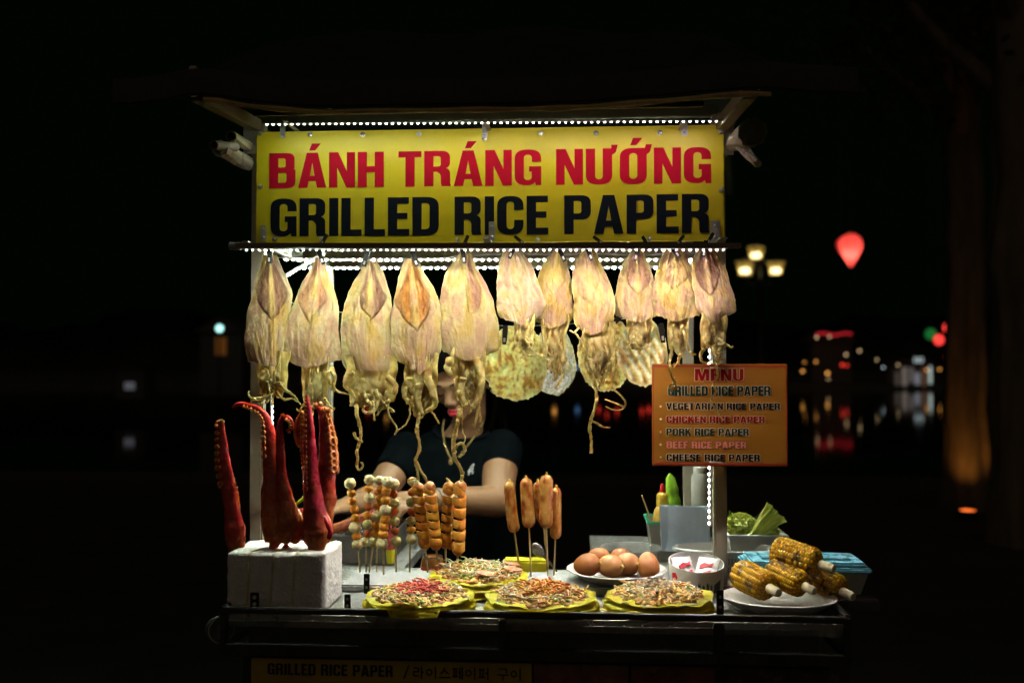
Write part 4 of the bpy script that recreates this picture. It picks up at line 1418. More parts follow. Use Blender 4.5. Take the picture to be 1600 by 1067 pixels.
squid('largest cream dried squid with one crumpled pink fold right of its spine', [(396, 718, 735), (413, 706, 742), (424, 698, 749), (441, 692, 758), (471, 686, 772), (499, 684, 779), (530, 685, 781), (545, 689, 778), (551, 694, 770)], (738, 567), Y0 + .004, 6.4, (.50, .25, .22), 0.66, (.82, .74, .46), .3,
      {'yel': .5, 'ry': .15, 'fasym': (.12, 1.0), 'fin': (.06, .52), 'line': (.36, .16, .10), 'blots': [(.2, .42, .12, (.30, .12, .06), .6), (-.1, .5, .1, (.35, .16, .08), .5)], 'tipc': (.70, .40, .34)},
      (710, 552, 757, 640, .85), [([(704, 560), (700, 578), (712, 590)], 8, 4), ([(744, 560), (752, 590), (750, 616), (738, 638)], 7, 4), ([(724, 590), (720, 612), (728, 634)], 6, 4), ([(716, 612), (712, 618), (716, 626)], 4, 2)],
      [([(719, 636), (716, 655), (713, 672), (709, 690), (709, 704), (711, 716), (718, 728), (722, 740), (721, 752)], 3.6, 2.8), ([(722, 632), (722, 655), (723, 675), (727, 684), (724, 694)], 1.2, 1.0), ([(712, 698), (720, 692), (727, 700), (725, 708), (717, 714)], 2.4, 1.6)])
squid('whitest, smallest-finned dried squid above two thin round fish', [(392, 787, 813), (413, 779, 830), (435, 777, 839), (456, 776, 846), (473, 775, 852), (489, 778, 846), (498, 783, 838)], (817, 509), Y0 - .004, 7.2, (.76, .58, .50), 0.60, (.80, .75, .66), .35,
      {'fade': .45, 'yel': .15, 'ry': .1, 'fin': (.0, .9), 'line': (.55, .36, .28), 'blots': [(-.4, .1, .22, (.70, .34, .12), .8)], 'short': 3},
      (803, 505, 834, 550, .5), [([(820, 530), (828, 544), (838, 552), (850, 556), (860, 560)], 2.4, 1.0), ([(812, 535), (816, 548), (828, 556), (840, 554)], 2.2, 1.2)], [])
squid('yellow-orange dried squid with a rusty lower middle', [(392, 865, 878), (405, 853, 884), (420, 845, 889), (435, 840, 891), (456, 837, 894), (475, 835, 896), (494, 834, 895), (503, 839, 891)], (860, 514), Y0 + .010, 8.8, (.76, .56, .24), 0.60, (.78, .62, .28), .3,
      {'fade': .5, 'yel': .75, 'ry': .4, 'line': (.55, .26, .08), 'blots': [(-.05, .78, .32, (.58, .24, .10), .7)], 'short': 4},
      (848, 508, 886, 578, 1.2), [([(862, 560), (858, 572), (864, 580)], 4, 2)],
      [([(876, 572), (880, 584), (877, 594), (870, 604), (868, 606)], 2.4, 1.8)])
squid('pale yellow dried squid with a faint rose middle and lower edge', [(390, 910, 928), (405, 902, 937), (420, 897, 944), (435, 895, 951), (460, 895, 960), (485, 896, 961), (503, 897, 958), (514, 901, 954)], (926, 524), Y0 - .003, 9.5, (.76, .50, .34), 0.72, (.82, .70, .36), .45,
      {'fade': .6, 'fasym': (1, .8), 'yel': .5, 'ry': .1, 'line': (.5, .3, .14), 'fin': (.04, .6), 'tipc': (.58, .36, .34), 'short': 5},
      (913, 518, 958, 596, 1.0), [([(922, 560), (928, 580), (940, 590)], 5, 2.5), ([(905, 512), (897, 519), (890, 516)], 2, 1.3), ([(912, 548), (916, 570), (926, 585)], 4, 2)],
      [([(898, 519), (905, 528), (911, 540), (916, 552)], 2.2, 1.8), ([(927, 588), (930, 605), (933, 622), (929, 640), (923, 655), (922, 670), (924, 690), (923, 708)], 2.8, 1.9), ([(924, 657), (934, 662), (942, 667), (952, 668)], 1.9, 1.7), ([(944, 540), (951, 555), (953, 568), (947, 582)], 1.8, 1.5)])
squid('dried squid with a round shell-pink patch above the ribbed fish', [(391, 986, 1003), (405, 977, 1010), (420, 970, 1016), (435, 966, 1021), (460, 961, 1026), (482, 960, 1028), (494, 963, 1026)], (998, 505), Y0 + .008, 10.1, (.72, .40, .31), 0.79, (.80, .73, .46), .35,
      {'yel': .45, 'ry': .1, 'line': (.5, .26, .16), 'fin': (-.05, .62), 'short': 3},
      (980, 500, 1018, 545, .9), [([(990, 535), (1000, 545), (1014, 540)], 3, 1.6)],
      [([(965, 528), (962, 545), (964, 562), (960, 580), (958, 594)], 2.6, 1.8), ([(958, 608), (968, 616), (977, 628), (974, 638), (962, 641), (946, 635)], 2.0, 1.5), ([(976, 636), (962, 630), (946, 624)], 1.8, 1.4)])
squid('evenly yellow dried squid overlapping its purple-headed neighbour', [(389, 1041, 1069), (405, 1032, 1074), (420, 1027, 1079), (440, 1021, 1084), (465, 1018, 1091), (485, 1019, 1095), (493, 1022, 1094)], (1057, 502), Y0, 11.6, (.78, .52, .32), 0.66, (.80, .66, .30), .25,
      {'fade': .6, 'fasym': (.8, 1), 'yel': .75, 'ry': .5, 'line': (.45, .28, .12), 'blots': [(-.3, .7, .35, (.72, .50, .12), .5), (-.2, .52, .08, (.30, .15, .04), .7)], 'short': 3},
      (1043, 497, 1076, 558, .9), [([(1066, 510), (1072, 530), (1078, 550), (1088, 554)], 4, 1.6), ([(1056, 530), (1060, 550), (1068, 556)], 6, 3)],
      [([(1050, 545), (1047, 558), (1046, 572), (1049, 586), (1053, 598), (1055, 606), (1050, 610), (1047, 603), (1052, 598)], 2.4, 1.4)])
squid('dried squid with a dusky purple-brown upper half, rightmost in the row', [(389, 1089, 1117), (405, 1083, 1127), (420, 1081, 1134), (435, 1082, 1140), (460, 1086, 1146), (478, 1088, 1150), (487, 1091, 1149), (493, 1097, 1138)], (1114, 503), Y0 - .008, 12.4, (.19, .065, .055), 0.74, (.62, .50, .32), .45,
      {'yel': .45, 'ry': .2, 'line': (.2, .07, .04), 'fin': (-.02, .62), 'blots': [(0, .05, .5, (.30, .13, .11), .8), (.1, .45, .3, (.55, .46, .46), .5)], 'short': 3},
      (1097, 498, 1134, 552, .8), [([(1100, 545), (1094, 556), (1099, 566), (1108, 566)], 3.2, 1.6), ([(1128, 540), (1134, 538), (1142, 543), (1145, 541)], 3, 1.6), ([(1124, 545), (1126, 556), (1120, 570)], 3, 2), ([(1104, 540), (1098, 534), (1095, 542)], 2.4, 1.2)],
      [([(1118, 566), (1121, 580), (1120, 590), (1115, 600), (1119, 612), (1112, 622), (1113, 630), (1120, 642), (1127, 653)], 1.7, 1.3)])
for (px, py, tl_, lb) in [(422, 398, 4, 'dark peg at the top of the wine-red finned squid by the left post'), (501, 400, -22, 'black peg at the top of the pink squid with the yellow spine'), (572, 403, 16, 'dark slotted peg on the squid with purple-edged fins'),
                          (648, 403, -18, 'dark slotted peg on the squid with orange-brown fins'), (724, 398, -8, 'dark peg on the largest cream squid'), (801, 391, 22, 'dark peg on the whitest squid'), (877, 396, -24, 'dark peg on the rusty yellow-orange squid'),
                          (920, 394, -20, 'black peg on the pale yellow squid with the rose middle'), (995, 394, 12, 'small dark peg on the squid with the round pink patch'), (1053, 391, -38, 'dark peg on the evenly yellow squid'), (1101, 388, 10, 'dark peg on the rightmost purple-topped squid')]:
    peg(px, py, Y0 - .010, tl_, lb, .92)
# pegs clipped over the bar with their ends showing against the sign
for (px, py, tl_, lb) in [(507, 374, 30, 'peg end sticking up over the bar above the pink squid'), (728, 376, 25, 'peg end sticking up over the bar above the large cream squid'), (811, 375, -50, 'peg end sticking up over the bar above the whitest squid'),
                          (934, 375, -52, 'peg end sticking up over the bar below the word RICE PAPER'), (1008, 377, -30, 'small peg end over the bar above the pink-patched squid'), (1063, 375, 38, 'peg end over the bar above the evenly yellow squid'), (1110, 372, 30, 'peg end beside the right strap plate of the sign')]:
    peg(px, py, SY - .018, tl_, lb, .7)

# ------------------------------------------------------------------ thin round dried fish behind the squid
FISHM = M('dried_fish_sheet', attr=True, rough=.6, var=.22, scale=150, bump=.8, bscale=120, trans=.10, spec=.2)
def fish(label, cx, cy, rx, ry, yd, seed, kind, rot=0):
    t = thing('dried_fish', label, 'dried fish', P(cx, cy - ry, yd), 'round dried fish hanging behind the squid')
    n, mr = 90, 26
    vs, cs, fs = [], [], []
    for j in range(mr + 1):
        q = j / mr
        for i in range(n):
            a = 2 * math.pi * i / n
            k = 1 + .09 * nz(math.cos(a) * 2, math.sin(a) * 2, seed) + (.05 * nz(math.cos(a) * 14, math.sin(a) * 14, seed)) * q
            x, z = rx * q * k * math.cos(a), ry * q * k * math.sin(a)
            ca, sa = math.cos(rot), math.sin(rot)
            lx, lz = x / rx, z / ry
            rib = math.sin((lx * ca + lz * sa) * 22 + 1.2 * nz(lx * 3, lz * 3, seed))
            nn = nz(lx * 3, lz * 3, seed)
            n2 = nz(lx * 9, lz * 9, seed + 4)
            if kind == 'grey':
                web = max(abs(nz(lx * 11, lz * 11, seed)), abs(nz(lx * 16 + 3, lz * 9, seed)))
                c = mixc((.40, .42, .36), (.80, .80, .70), ss(.0, .35, web))
                c = mixc(c, (.62, .5, .12), ss(.0, .5, -lz + nn) * .5)
            elif kind == 'rib':
                c = mixc((.62, .48, .12), (.90, .84, .52), .5 + .5 * rib)
                c = mixc(c, (.48, .25, .06), ss(.15, .55, nn) * .7)
            else:
                c = mixc((.88, .76, .30), (.80, .62, .15), .5 + nn)
                c = mixc(c, (.42, .18, .03), ss(-.02, .32, n2 * .7 + nn * .6) * .85)
            c = mixc(c, (.78, .68, .34), ss(.9, 1, q) * .7)
            dy = .006 * nn + .002 * n2 + (.0012 * rib if kind == 'rib' else 0) + .008 * q * q * nz(math.cos(a) * 2, math.sin(a) * 2, seed + 8)
            vs.append(P(cx + x, cy + z, yd + dy))
            cs.append(tuple(min(.93, q * 1.22) for q in c))
    for j in range(mr):
        for i in range(n):
            fs.append((j * n + i, j * n + (i + 1) % n, (j + 1) * n + (i + 1) % n, (j + 1) * n + i))
    m = MB()
    m.add(vs, fs, cs)        # wafer thin: light from the lamps behind glows through
    m.build('fish_sheet', FISHM, t, angle=80)
    return t
fish('round yellow dried fish with brown scorch spots below the whitest squid', 806, 568, 51, 59, .10, 1.1, 'spot')
fish('grey glassy dried fish with a netted pattern beside the scorched yellow one', 866, 566, 33, 53, .12, 2.3, 'grey')
fish('mottled yellow dried fish below the rose-edged pale squid', 946, 552, 44, 58, .09, 4.6, 'spot')
fish('yellow dried fish with slanting pale ribs just left of the menu board', 1004, 551, 39, 53, .06, 6.2, 'rib', rot=R(-38))
for (px, py, y, tl_, lb) in [(789, 522, .095, 4, 'large steel peg holding the scorched round fish'), (850, 521, .115, -4, 'steel peg holding the grey glassy fish'), (1034, 519, .05, -8, 'steel peg at the top of the ribbed fish'), (958, 505, .085, 50, 'peg on the mottled yellow fish, half hidden')]:
    peg(px, py, y, tl_, lb, 1.15)
w = MB()
w.tube([tuple(q) for q in spline([tuple(P(x, y, .105)) for x, y in [(440, 470), (600, 498), (789, 509), (850, 508), (960, 500), (1080, 478)]], 60)], .0008, 6)
w.tube([P(440, 470, .105), V((-PX + .013, .11, P(440, 470, .105).z + .02))], .0008, 6)
w.tube([P(1080, 478, .105), V((PX - .013, .11, P(1080, 478, .105).z + .02))], .0008, 6)
tag(w.build('hanging_wire', M('white_string')), 'inner string stretched between the posts that carries the round fish', 'string')

# ------------------------------------------------------------------ octopus arms on skewers in a foam block
OCTM = M('octopus_skin', attr=True, rough=.28, var=.16, scale=60, bump=.35, bscale=110, sss=.25, spec=.5, coat=.25)
RED, CRIM, ORA, MAR = (.66, .050, .026), (.50, .022, .036), (.70, .23, .065), (.16, .010, .014)
def octo_arm(b, sk, path, radii, yd, seed, inner, flat=.8, sgap=9.0, cup=1.0, yoff=0.0, s0=.03, s1=.8, front=False, hue=None):
    "inner: -1 suckers on the left rim, 1 right, 0 both"
    n = 70
    pr = spline([(x, y, r) for (x, y), r in zip(path, radii)], n)
    k = S(yd)
    pts = [P(x, y, yd + yoff) for x, y, r in pr]
    rr = [max(.8, r) * 1.07 * k * (1 + .10 * nz(i * .22, seed) + .04 * nz(i * .7, seed + 5)) for i, (x, y, r) in enumerate(pr)]
    def col(t, a):
        f = math.cos(a)          # >0 looks to the back
        sn = math.sin(a)
        c = mixc(hue or RED, CRIM, .5 + .8 * nz(t * 5, a * .7, seed))
        c = mixc(c, ORA, ss(.62, .98, t) * .8 + .35 * max(0, nz(t * 12, a, seed + 3)))
        c = mixc(c, MAR, max(0, nz(t * 18, math.cos(a) * 2, math.sin(a) * 2 + seed)) * .6)
        return c
    v0 = len(b.v)
    b.tube(pts, rr, 22, flat=flat, col=col)
    for i_ in range(v0, len(b.v)):
        c_ = pts[min(n - 1, (i_ - v0) // 22)]
        v = b.v[i_]
        b.v[i_] = c_ + (v - c_) * (1 + .12 * nz(v.x * 70, v.y * 70, v.z * 45 + seed) + .05 * nz(v.x * 150, v.y * 150, v.z * 150))
    run, acc = 0.0, 0.0
    for i in range(1, n):
        t = i / (n - 1)
        x0, y0, _ = pr[i - 1]
        x1, y1, r1 = pr[i]
        L = math.hypot(x1 - x0, y1 - y0)
        acc += L
        if acc < .78 * sgap * lerp(.62, 1.0, min(1, r1 / 12)) or not s0 <= t <= s1:
            continue
        acc = 0.0
        d = V((x1 - x0, y1 - y0)).normalized()
        nrm = V((-d.y, d.x))
        if nrm.x < 0:
            nrm = -nrm
        for sd in ((inner,) if inner else (-1, 1)):
            e = nrm * sd
            cr = (2.1 + .30 * r1) * k * cup * (1 + .2 * nz(i, seed)) * (1 - .5 * ss(.55, .85, t))
            for (dx, dyo) in ((.9, 0), (.55, -.75 if not front else -.9)):
                c = P(x1 + e.x * r1 * dx, y1 + e.y * r1 * dx, yd + yoff + dyo * r1 * k * flat)
                ex = P(x1 + e.x * (r1 * dx + 4), y1 + e.y * (r1 * dx + 4), yd + yoff + dyo * 1.4 * r1 * k * flat) - c
                q = ex.to_track_quat('Z', 'Y').to_euler()
                cc_ = mixc((.62, .17, .04), (.70, .25, .08), .5 + nz(i * 1.7, seed))
                prof = [(.55, -.6), (.62, .1), (1.0, .55), (1.0, .85), (.72, 1.0), (.45, .7), (.3, .5)]
                sk.lathe([(a * cr, z * cr) for a, z in prof], c, 12, rot=q, col=lambda t_, a_: mixc(cc_, (.45, .10, .03), t_ * .6 if t_ > .6 else 0))
def flap(b, outline, yd, seed, c0, c1, th=.010):
    "thick web of skin, outline in photo pixels"
    o = [P(x, y, yd) for x, y in outline]
    c = sum(o, V((0, 0, 0))) / len(o)
    n = len(o)
    vs, cs, fs = [], [], []
    rings = [(1.0, 0.0), (.93, .55), (.7, .9), (.35, 1.0), (.02, 1.02)]
    for sd in (-1, 1):
        for (q, h) in rings:
            for i, p in enumerate(o):
                x = c + (p - c) * q
                x.y += sd * th * .5 * h * (1 + .5 * nz(x.x * 60, x.z * 60, seed)) + .004 * nz(x.x * 30, x.z * 30, seed + 3)
                vs.append(x)
                cs.append(mixc(c0, c1, .5 + 1.0 * nz(x.x * 35, x.z * 35, seed + 6)))
    m = len(rings)
    for s_ in range(2):
        for j in range(m - 1):
            for i in range(n):
                a = (s_ * m + j) * n
                fs.append((a + i, a + (i + 1) % n, a + n + (i + 1) % n, a + n + i))
    for i in range(n):
        fs.append((i, (i + 1) % n, m * n + (i + 1) % n, m * n + i))
    b.add(vs, fs, cs)
def smooth_outline(pts, n):
    p = spline(pts + [pts[0]], n + 1)
    return p[:-1]
def skewer(t, px, py0, py1, y, r=.0011):
    b = MB()
    b.tube([P(px, py0, y), P(px + .3, py1, y)], r, 8)
    b.build('skewer', M('steel_skewer', (.1, .085, .07), .4, .8), t)
BOX_Y0, BOX_Y1 = -.255, -.125
OY = -.20
# left one
t = thing('octopus_arm', 'slender single octopus arm at the left end of the foam block', 'octopus arm', P(366, 868, OY), 'octopus arms on the foam block')
b, sk = MB(), MB()
octo_arm(b, sk, [(344, 657), (347, 690), (350, 725), (357, 765), (363, 800), (367, 830), (368, 855), (366, 872)], [5.5, 7.5, 10, 11, 12, 15.5, 13, 5], OY, 1.0, -1, sgap=12, s1=.42)
octo_arm(b, sk, [(346, 680), (354, 730), (366, 770), (372, 812)], [4, 6, 6, 5], OY, 2.2, 1, sgap=10, cup=.55, yoff=.004, s1=.9)
for q in range(5):
    a = q / 4
    sk.ball(P(341 + 9 * a - 3 * abs(a - .5), 659 - 2 * math.sin(a * 3), OY - .004), .0032, 12, 8, col=(.62, .27, .09))
b.build('arm', OCTM, t, angle=80)
sk.build('suckers', OCTM, t, angle=80)
f = MB()
flap(f, smooth_outline([(372, 822), (378, 816), (383, 822), (381, 832), (384, 842), (376, 850), (370, 840)], 24), OY - .002, 5, ORA, RED, .008)
f.build('torn_edge', OCTM, t, angle=80)
skewer(t, 366, 860, 890, OY)
# middle one: two arms from one web
t = thing('octopus_arm', 'octopus piece with one long tip bent left and one curled tip, on a steel skewer', 'octopus arm', P(425, 870, OY), 'octopus arms on the foam block')
b, sk = MB(), MB()
octo_arm(b, sk, [(363, 637), (374, 631), (388, 633), (404, 640), (415, 652), (420, 672), (422, 700), (425, 750), (425, 800), (428, 845)], [1.6, 3.2, 4, 5, 6.5, 9, 11, 14, 17, 14], OY, 3.1, -1, sgap=9, s0=.16, s1=.72, cup=.9)
octo_arm(b, sk, [(447, 672), (455, 671), (456, 660), (449, 652), (440, 655), (437, 672), (438, 700), (440, 740), (446, 780), (450, 815), (440, 845)], [1.6, 2.4, 3, 3.5, 4.2, 5, 6.5, 8, 13, 17, 12], OY - .012, 4.3, -1, sgap=8.5, s0=.02, s1=.42, cup=.95, hue=CRIM)
b.build('arm', OCTM, t, angle=80)
sk.build('suckers', OCTM, t, angle=80)
f = MB()
flap(f, smooth_outline([(414, 800), (412, 826), (420, 840), (423, 868), (436, 852), (446, 842), (462, 850), (472, 838), (474, 812), (462, 790), (440, 790)], 48), OY - .006, 8, ORA, RED, .022)
flap(f, smooth_outline([(441, 735), (446, 750), (458, 775), (464, 800), (450, 812), (440, 800)], 32), OY + .004, 9, CRIM, RED, .012)
flap(f, smooth_outline([(446, 846), (440, 856), (438, 862), (446, 868), (452, 862), (454, 856)], 24), OY - .004, 11, MAR, RED, .010)
flap(f, smooth_outline([(466, 796), (474, 795), (474, 818), (466, 826)], 20), OY + .005, 12, (.5, .01, .01), RED, .008)
f.build('web', OCTM, t, angle=80)
skewer(t, 423, 855, 888, OY)
# right one: tall purple arm in front of two more
t = thing('octopus_arm', 'tallest octopus piece with a smooth purple front arm, right on the foam block', 'octopus arm', P(490, 870, OY), 'octopus arms on the foam block')
b, sk = MB(), MB()
octo_arm(b, sk, [(479, 617), (482, 640), (484, 680), (486, 720), (488, 760), (492, 800), (496, 835), (492, 864)], [2, 5, 8, 10, 12.5, 17, 19, 9], OY - .014, 6.2, -1, sgap=8, s0=.05, s1=.6, cup=.62, hue=(.44, .020, .065))
octo_arm(b, sk, [(493, 632), (503, 645), (508, 670), (510, 710), (510, 750), (508, 790), (505, 830)], [3, 6, 9, 12, 14, 15, 12], OY + .006, 7.4, 1, sgap=12.5, s0=.14, s1=.62, cup=1.35)
octo_arm(b, sk, [(473, 700), (466, 690), (464, 672), (467, 655), (474, 645)], [1.5, 2.6, 3.2, 3.6, 4], OY + .004, 8.8, -1, sgap=5, s0=.05, s1=.95, cup=.8)
octo_arm(b, sk, [(478, 640), (478, 665), (478, 700), (480, 740)], [5, 6, 7, 7], OY + .002, 9.9, -1, sgap=9, s0=.02, s1=.95, cup=.95)
for (x, y, r) in [(513, 641, 5), (494, 633, 4.5), (501, 631, 4), (488, 637, 4), (472, 645, 4)]:
    sk.ball(P(x, y, OY - .004), r * S(OY), 14, 10, col=(.66, .22, .06))
b.build('arm', OCTM, t, angle=80)
sk.build('suckers', OCTM, t, angle=80)
f = MB()
flap(f, smooth_outline([(472, 810), (472, 840), (480, 852), (491, 864), (503, 853), (516, 845), (520, 828), (512, 800), (500, 785), (484, 795)], 48), OY - .008, 14, (.46, .11, .03), RED, .024)
flap(f, smooth_outline([(498, 780), (506, 800), (517, 822), (519, 838), (512, 842), (503, 828), (496, 805)], 32), OY - .020, 15, (.40, .008, .03), CRIM, .008)
f.build('web', OCTM, t, angle=80)
skewer(t, 482, 855, 886, OY)
b = MB()
b.tube([P(503, 850, OY + .03), P(503, 868, OY + .03)], .001, 8)
b.build('skewer', M('steel_skewer'), t)
# one more lying on the grill behind
GY = .20
t = thing('octopus_arm', 'pale pink octopus arm lying on the grill behind the foam block', 'octopus arm', P(545, 822, GY), 'octopus arms lying on the grill')
b, sk = MB(), MB()
octo_arm(b, sk, [(600, 798), (580, 806), (560, 813), (540, 820), (516, 828)], [8, 8, 7.5, 7.5, 7], GY, 17, 0, sgap=4, s0=.3, s1=.98, cup=.5, hue=(.55, .16, .10))
b.build('arm', M('pink_octopus', attr=True, rough=.35, var=.15, bump=.3), t, angle=80)
sk.build('suckers', M('pink_octopus'), t, angle=80)

# foam block with rubber bands
a, c = P(354, 868, BOX_Y0), P(508, 948, BOX_Y0)
zt_ = 1.106
t = thing('foam_block', 'white foam block wound with yellow rubber bands at the left end of the cart', 'foam block', V(((a.x + c.x) / 2, (BOX_Y0 + BOX_Y1) / 2, 1.0)))
m = MB()
bm = bmesh.new()
bmesh.ops.create_cube(bm, size=1.0)
bmesh.ops.subdivide_edges(bm, edges=bm.edges[:], cuts=22, use_grid_fill=True)
sx, sy, sz = c.x - a.x, BOX_Y1 - BOX_Y0, zt_ - 1.0
for v in bm.verts:
    p = V((v.co.x * sx, v.co.y * sy, v.co.z * sz))
    ed = sum(1 for q, s_ in ((p.x, sx), (p.y, sy), (p.z, sz)) if abs(abs(q) - s_ / 2) < 1e-4)
    d = V((v.co.x, v.co.y, v.co.z)).normalized()
    p += d * (.0016 * nz(p.x * 90, p.y * 90, p.z * 90) + .0012 * nz(p.x * 300, p.y * 300, p.z * 300))
    if ed >= 2:
        p -= d * (.0025 + .004 * max(0, nz(p.x * 70, p.y * 70, p.z * 70 + 4)))
    v.co = p
m.bm(bm, Matrix.Translation(V(((a.x + c.x) / 2, (BOX_Y0 + BOX_Y1) / 2, 1.0 + sz / 2))))
FOAM = M('white_foam', (.74, .73, .70), .85, var=.07, scale=120, bump=.5, bscale=170, dirt=(.42, .36, .30), dirt_amt=.35, dirt_scale=22)
m.build('block', FOAM, t, angle=60)
for px in (388, 425, 459):
    m = MB()
    x = P(px, 900, BOX_Y0).x
    x2 = x + .045
    yb, yf = BOX_Y1 + .002, BOX_Y0 - .0025
    m.tube([(x - .004, yf, 1.004), (x, yf, 1.05), (x + .002, yf, zt_ - .003), (x + .006, yf + .004, zt_ + .002), (lerp(x, x2, .6), lerp(yf, yb, .6), zt_ + .0009), (x2, yb - .004, zt_ + .0006)], .0009, 6)
    m.build('rubber_band', M('rubber_band', (.80, .68, .34), .5, trans=.3), t)
# ------------------------------------------------------------------ foam slab that carries the skewers
SLZ = 1.014
sl0, sl1 = P(540, 893, -.035), P(1046, 893, -.035)
m = MB()
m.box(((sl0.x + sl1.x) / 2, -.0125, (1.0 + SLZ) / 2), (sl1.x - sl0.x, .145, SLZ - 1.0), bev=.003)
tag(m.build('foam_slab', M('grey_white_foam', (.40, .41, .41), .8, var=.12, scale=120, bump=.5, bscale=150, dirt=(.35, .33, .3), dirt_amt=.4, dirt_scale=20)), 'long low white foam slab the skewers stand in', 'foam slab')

FBM = M('fish_ball', attr=True, rough=.5, var=.12, scale=120, bump=.55, bscale=140, sss=.15, coat=.1)
CRB, ORB, RDB, GNB = (.86, .72, .36), (.86, .34, .012), (.66, .15, .02), (.66, .56, .22)
_kc = {}
def bead(t, c, r, col, seed):
    m = MB()
    m.ball(c, (r * 1.02, r, r * .95), 24, 18, amp=.16, freq=2.3, seed=seed, col=lambda d: mixc(col, tuple(x * .62 for x in col), max(0, .2 + nz(d.x * 3 + seed, d.y * 3, d.z * 3)) * .7))
    m.build('ball', FBM, t, angle=80)
def ball_skewer(label, pts, stick, y):
    "pts: (px, py, kind, radius px)"
    b0 = PZ(stick[2], stick[3], SLZ)
    t = thing('fish_ball_skewer', label, 'food skewer', b0, 'fish ball skewers standing in the foam slab')
    k = S(y)
    p1 = P(pts[0][0], pts[0][1], y)
    pm = P(stick[0], stick[1], lerp(y, b0.y, .7))
    m = MB()
    m.tube([p1, P(pts[len(pts) // 2][0], pts[len(pts) // 2][1], y), pm, b0 + V((0, 0, -.02))], .0019, 8)
    m.build('stick', WOODSTICK, t)
    for i, (px, py, kd, r) in enumerate(pts):
        col = {'c': CRB, 'o': ORB, 'r': RDB, 'g': GNB}[kd]
        bead(t, P(px, py, y), r * k, col, px * .37 + py)
Z7 = lambda x, y: (500 + x / 3.138, 560 + y / 3.138)
def sk7(lst):
    return [(*Z7(x, y), kd, r) for x, y, kd, r in lst]
ball_skewer('leftmost fish ball skewer, standing alone with four orange balls in a line', sk7([(148, 612, 'c', 9.2), (154, 659, 'o', 6.8), (158, 699, 'o', 6.8), (168, 738, 'o', 7), (172, 781, 'o', 7), (172, 827, 'c', 9.4), (179, 870, 'o', 7.2), (184, 911, 'c', 8.8)]), (*Z7(189, 935), *Z7(198, 1046)), .010)
ball_skewer('fish ball skewer with alternating cream and orange balls, second from the left', sk7([(243, 594, 'c', 8.2), (239, 637, 'o', 6.6), (240, 683, 'c', 7.8), (236, 727, 'r', 6.6), (233, 768, 'o', 7), (234, 812, 'g', 7.8), (232, 858, 'r', 6.6), (219, 899, 'c', 8)]), (*Z7(226, 930), *Z7(226, 1046)), .034)
ball_skewer('slanting fish ball skewer of the crowded pair, its stick leaning left', sk7([(290, 598, 'c', 7.8), (298, 641, 'o', 7), (294, 685, 'o', 6.8), (285, 723, 'o', 6.6), (276, 771, 'c', 8.4), (276, 818, 'o', 7.2), (271, 856, 'o', 7.2), (264, 900, 'c', 9.2)]), (*Z7(258, 932), *Z7(236, 1046)), .016)
ball_skewer('upright fish ball skewer in front of the crowded pair with the biggest cream top', sk7([(333, 606, 'c', 9.4), (325, 650, 'o', 7.8), (322, 695, 'o', 7.4), (320, 742, 'c', 8.8), (320, 788, 'o', 7.8), (314, 825, 'o', 7.4), (309, 862, 'o', 7.8), (304, 906, 'c', 9.2)]), (*Z7(311, 935), *Z7(312, 1060)), .002)
ball_skewer('fish ball skewer half hidden behind the crowded pair', sk7([(312, 600, 'c', 7), (282, 655, 'r', 6.2), (296, 700, 'o', 6), (300, 760, 'o', 6), (292, 800, 'g', 6), (288, 880, 'c', 7.5)]), (*Z7(278, 935), *Z7(278, 1046)), .050)
ball_skewer('fish ball skewer with a dull red ball low down and greenish balls', sk7([(362, 616, 'c', 8.6), (360, 665, 'r', 6.8), (365, 710, 'g', 8), (363, 750, 'r', 6.6), (366, 799, 'g', 8.2), (368, 846, 'r', 6.6), (372, 895, 'g', 8.2)]), (*Z7(372, 922), *Z7(374, 1046)), .024)
ball_skewer('fish ball skewer just left of the spiral sausages', sk7([(455, 604, 'c', 8), (450, 655, 'r', 6.6), (446, 704, 'g', 7.8), (449, 750, 'r', 6.6), (446, 795, 'g', 7.6), (447, 839, 'o', 7), (446, 887, 'c', 8)]), (*Z7(443, 912), *Z7(439, 1046)), .030)

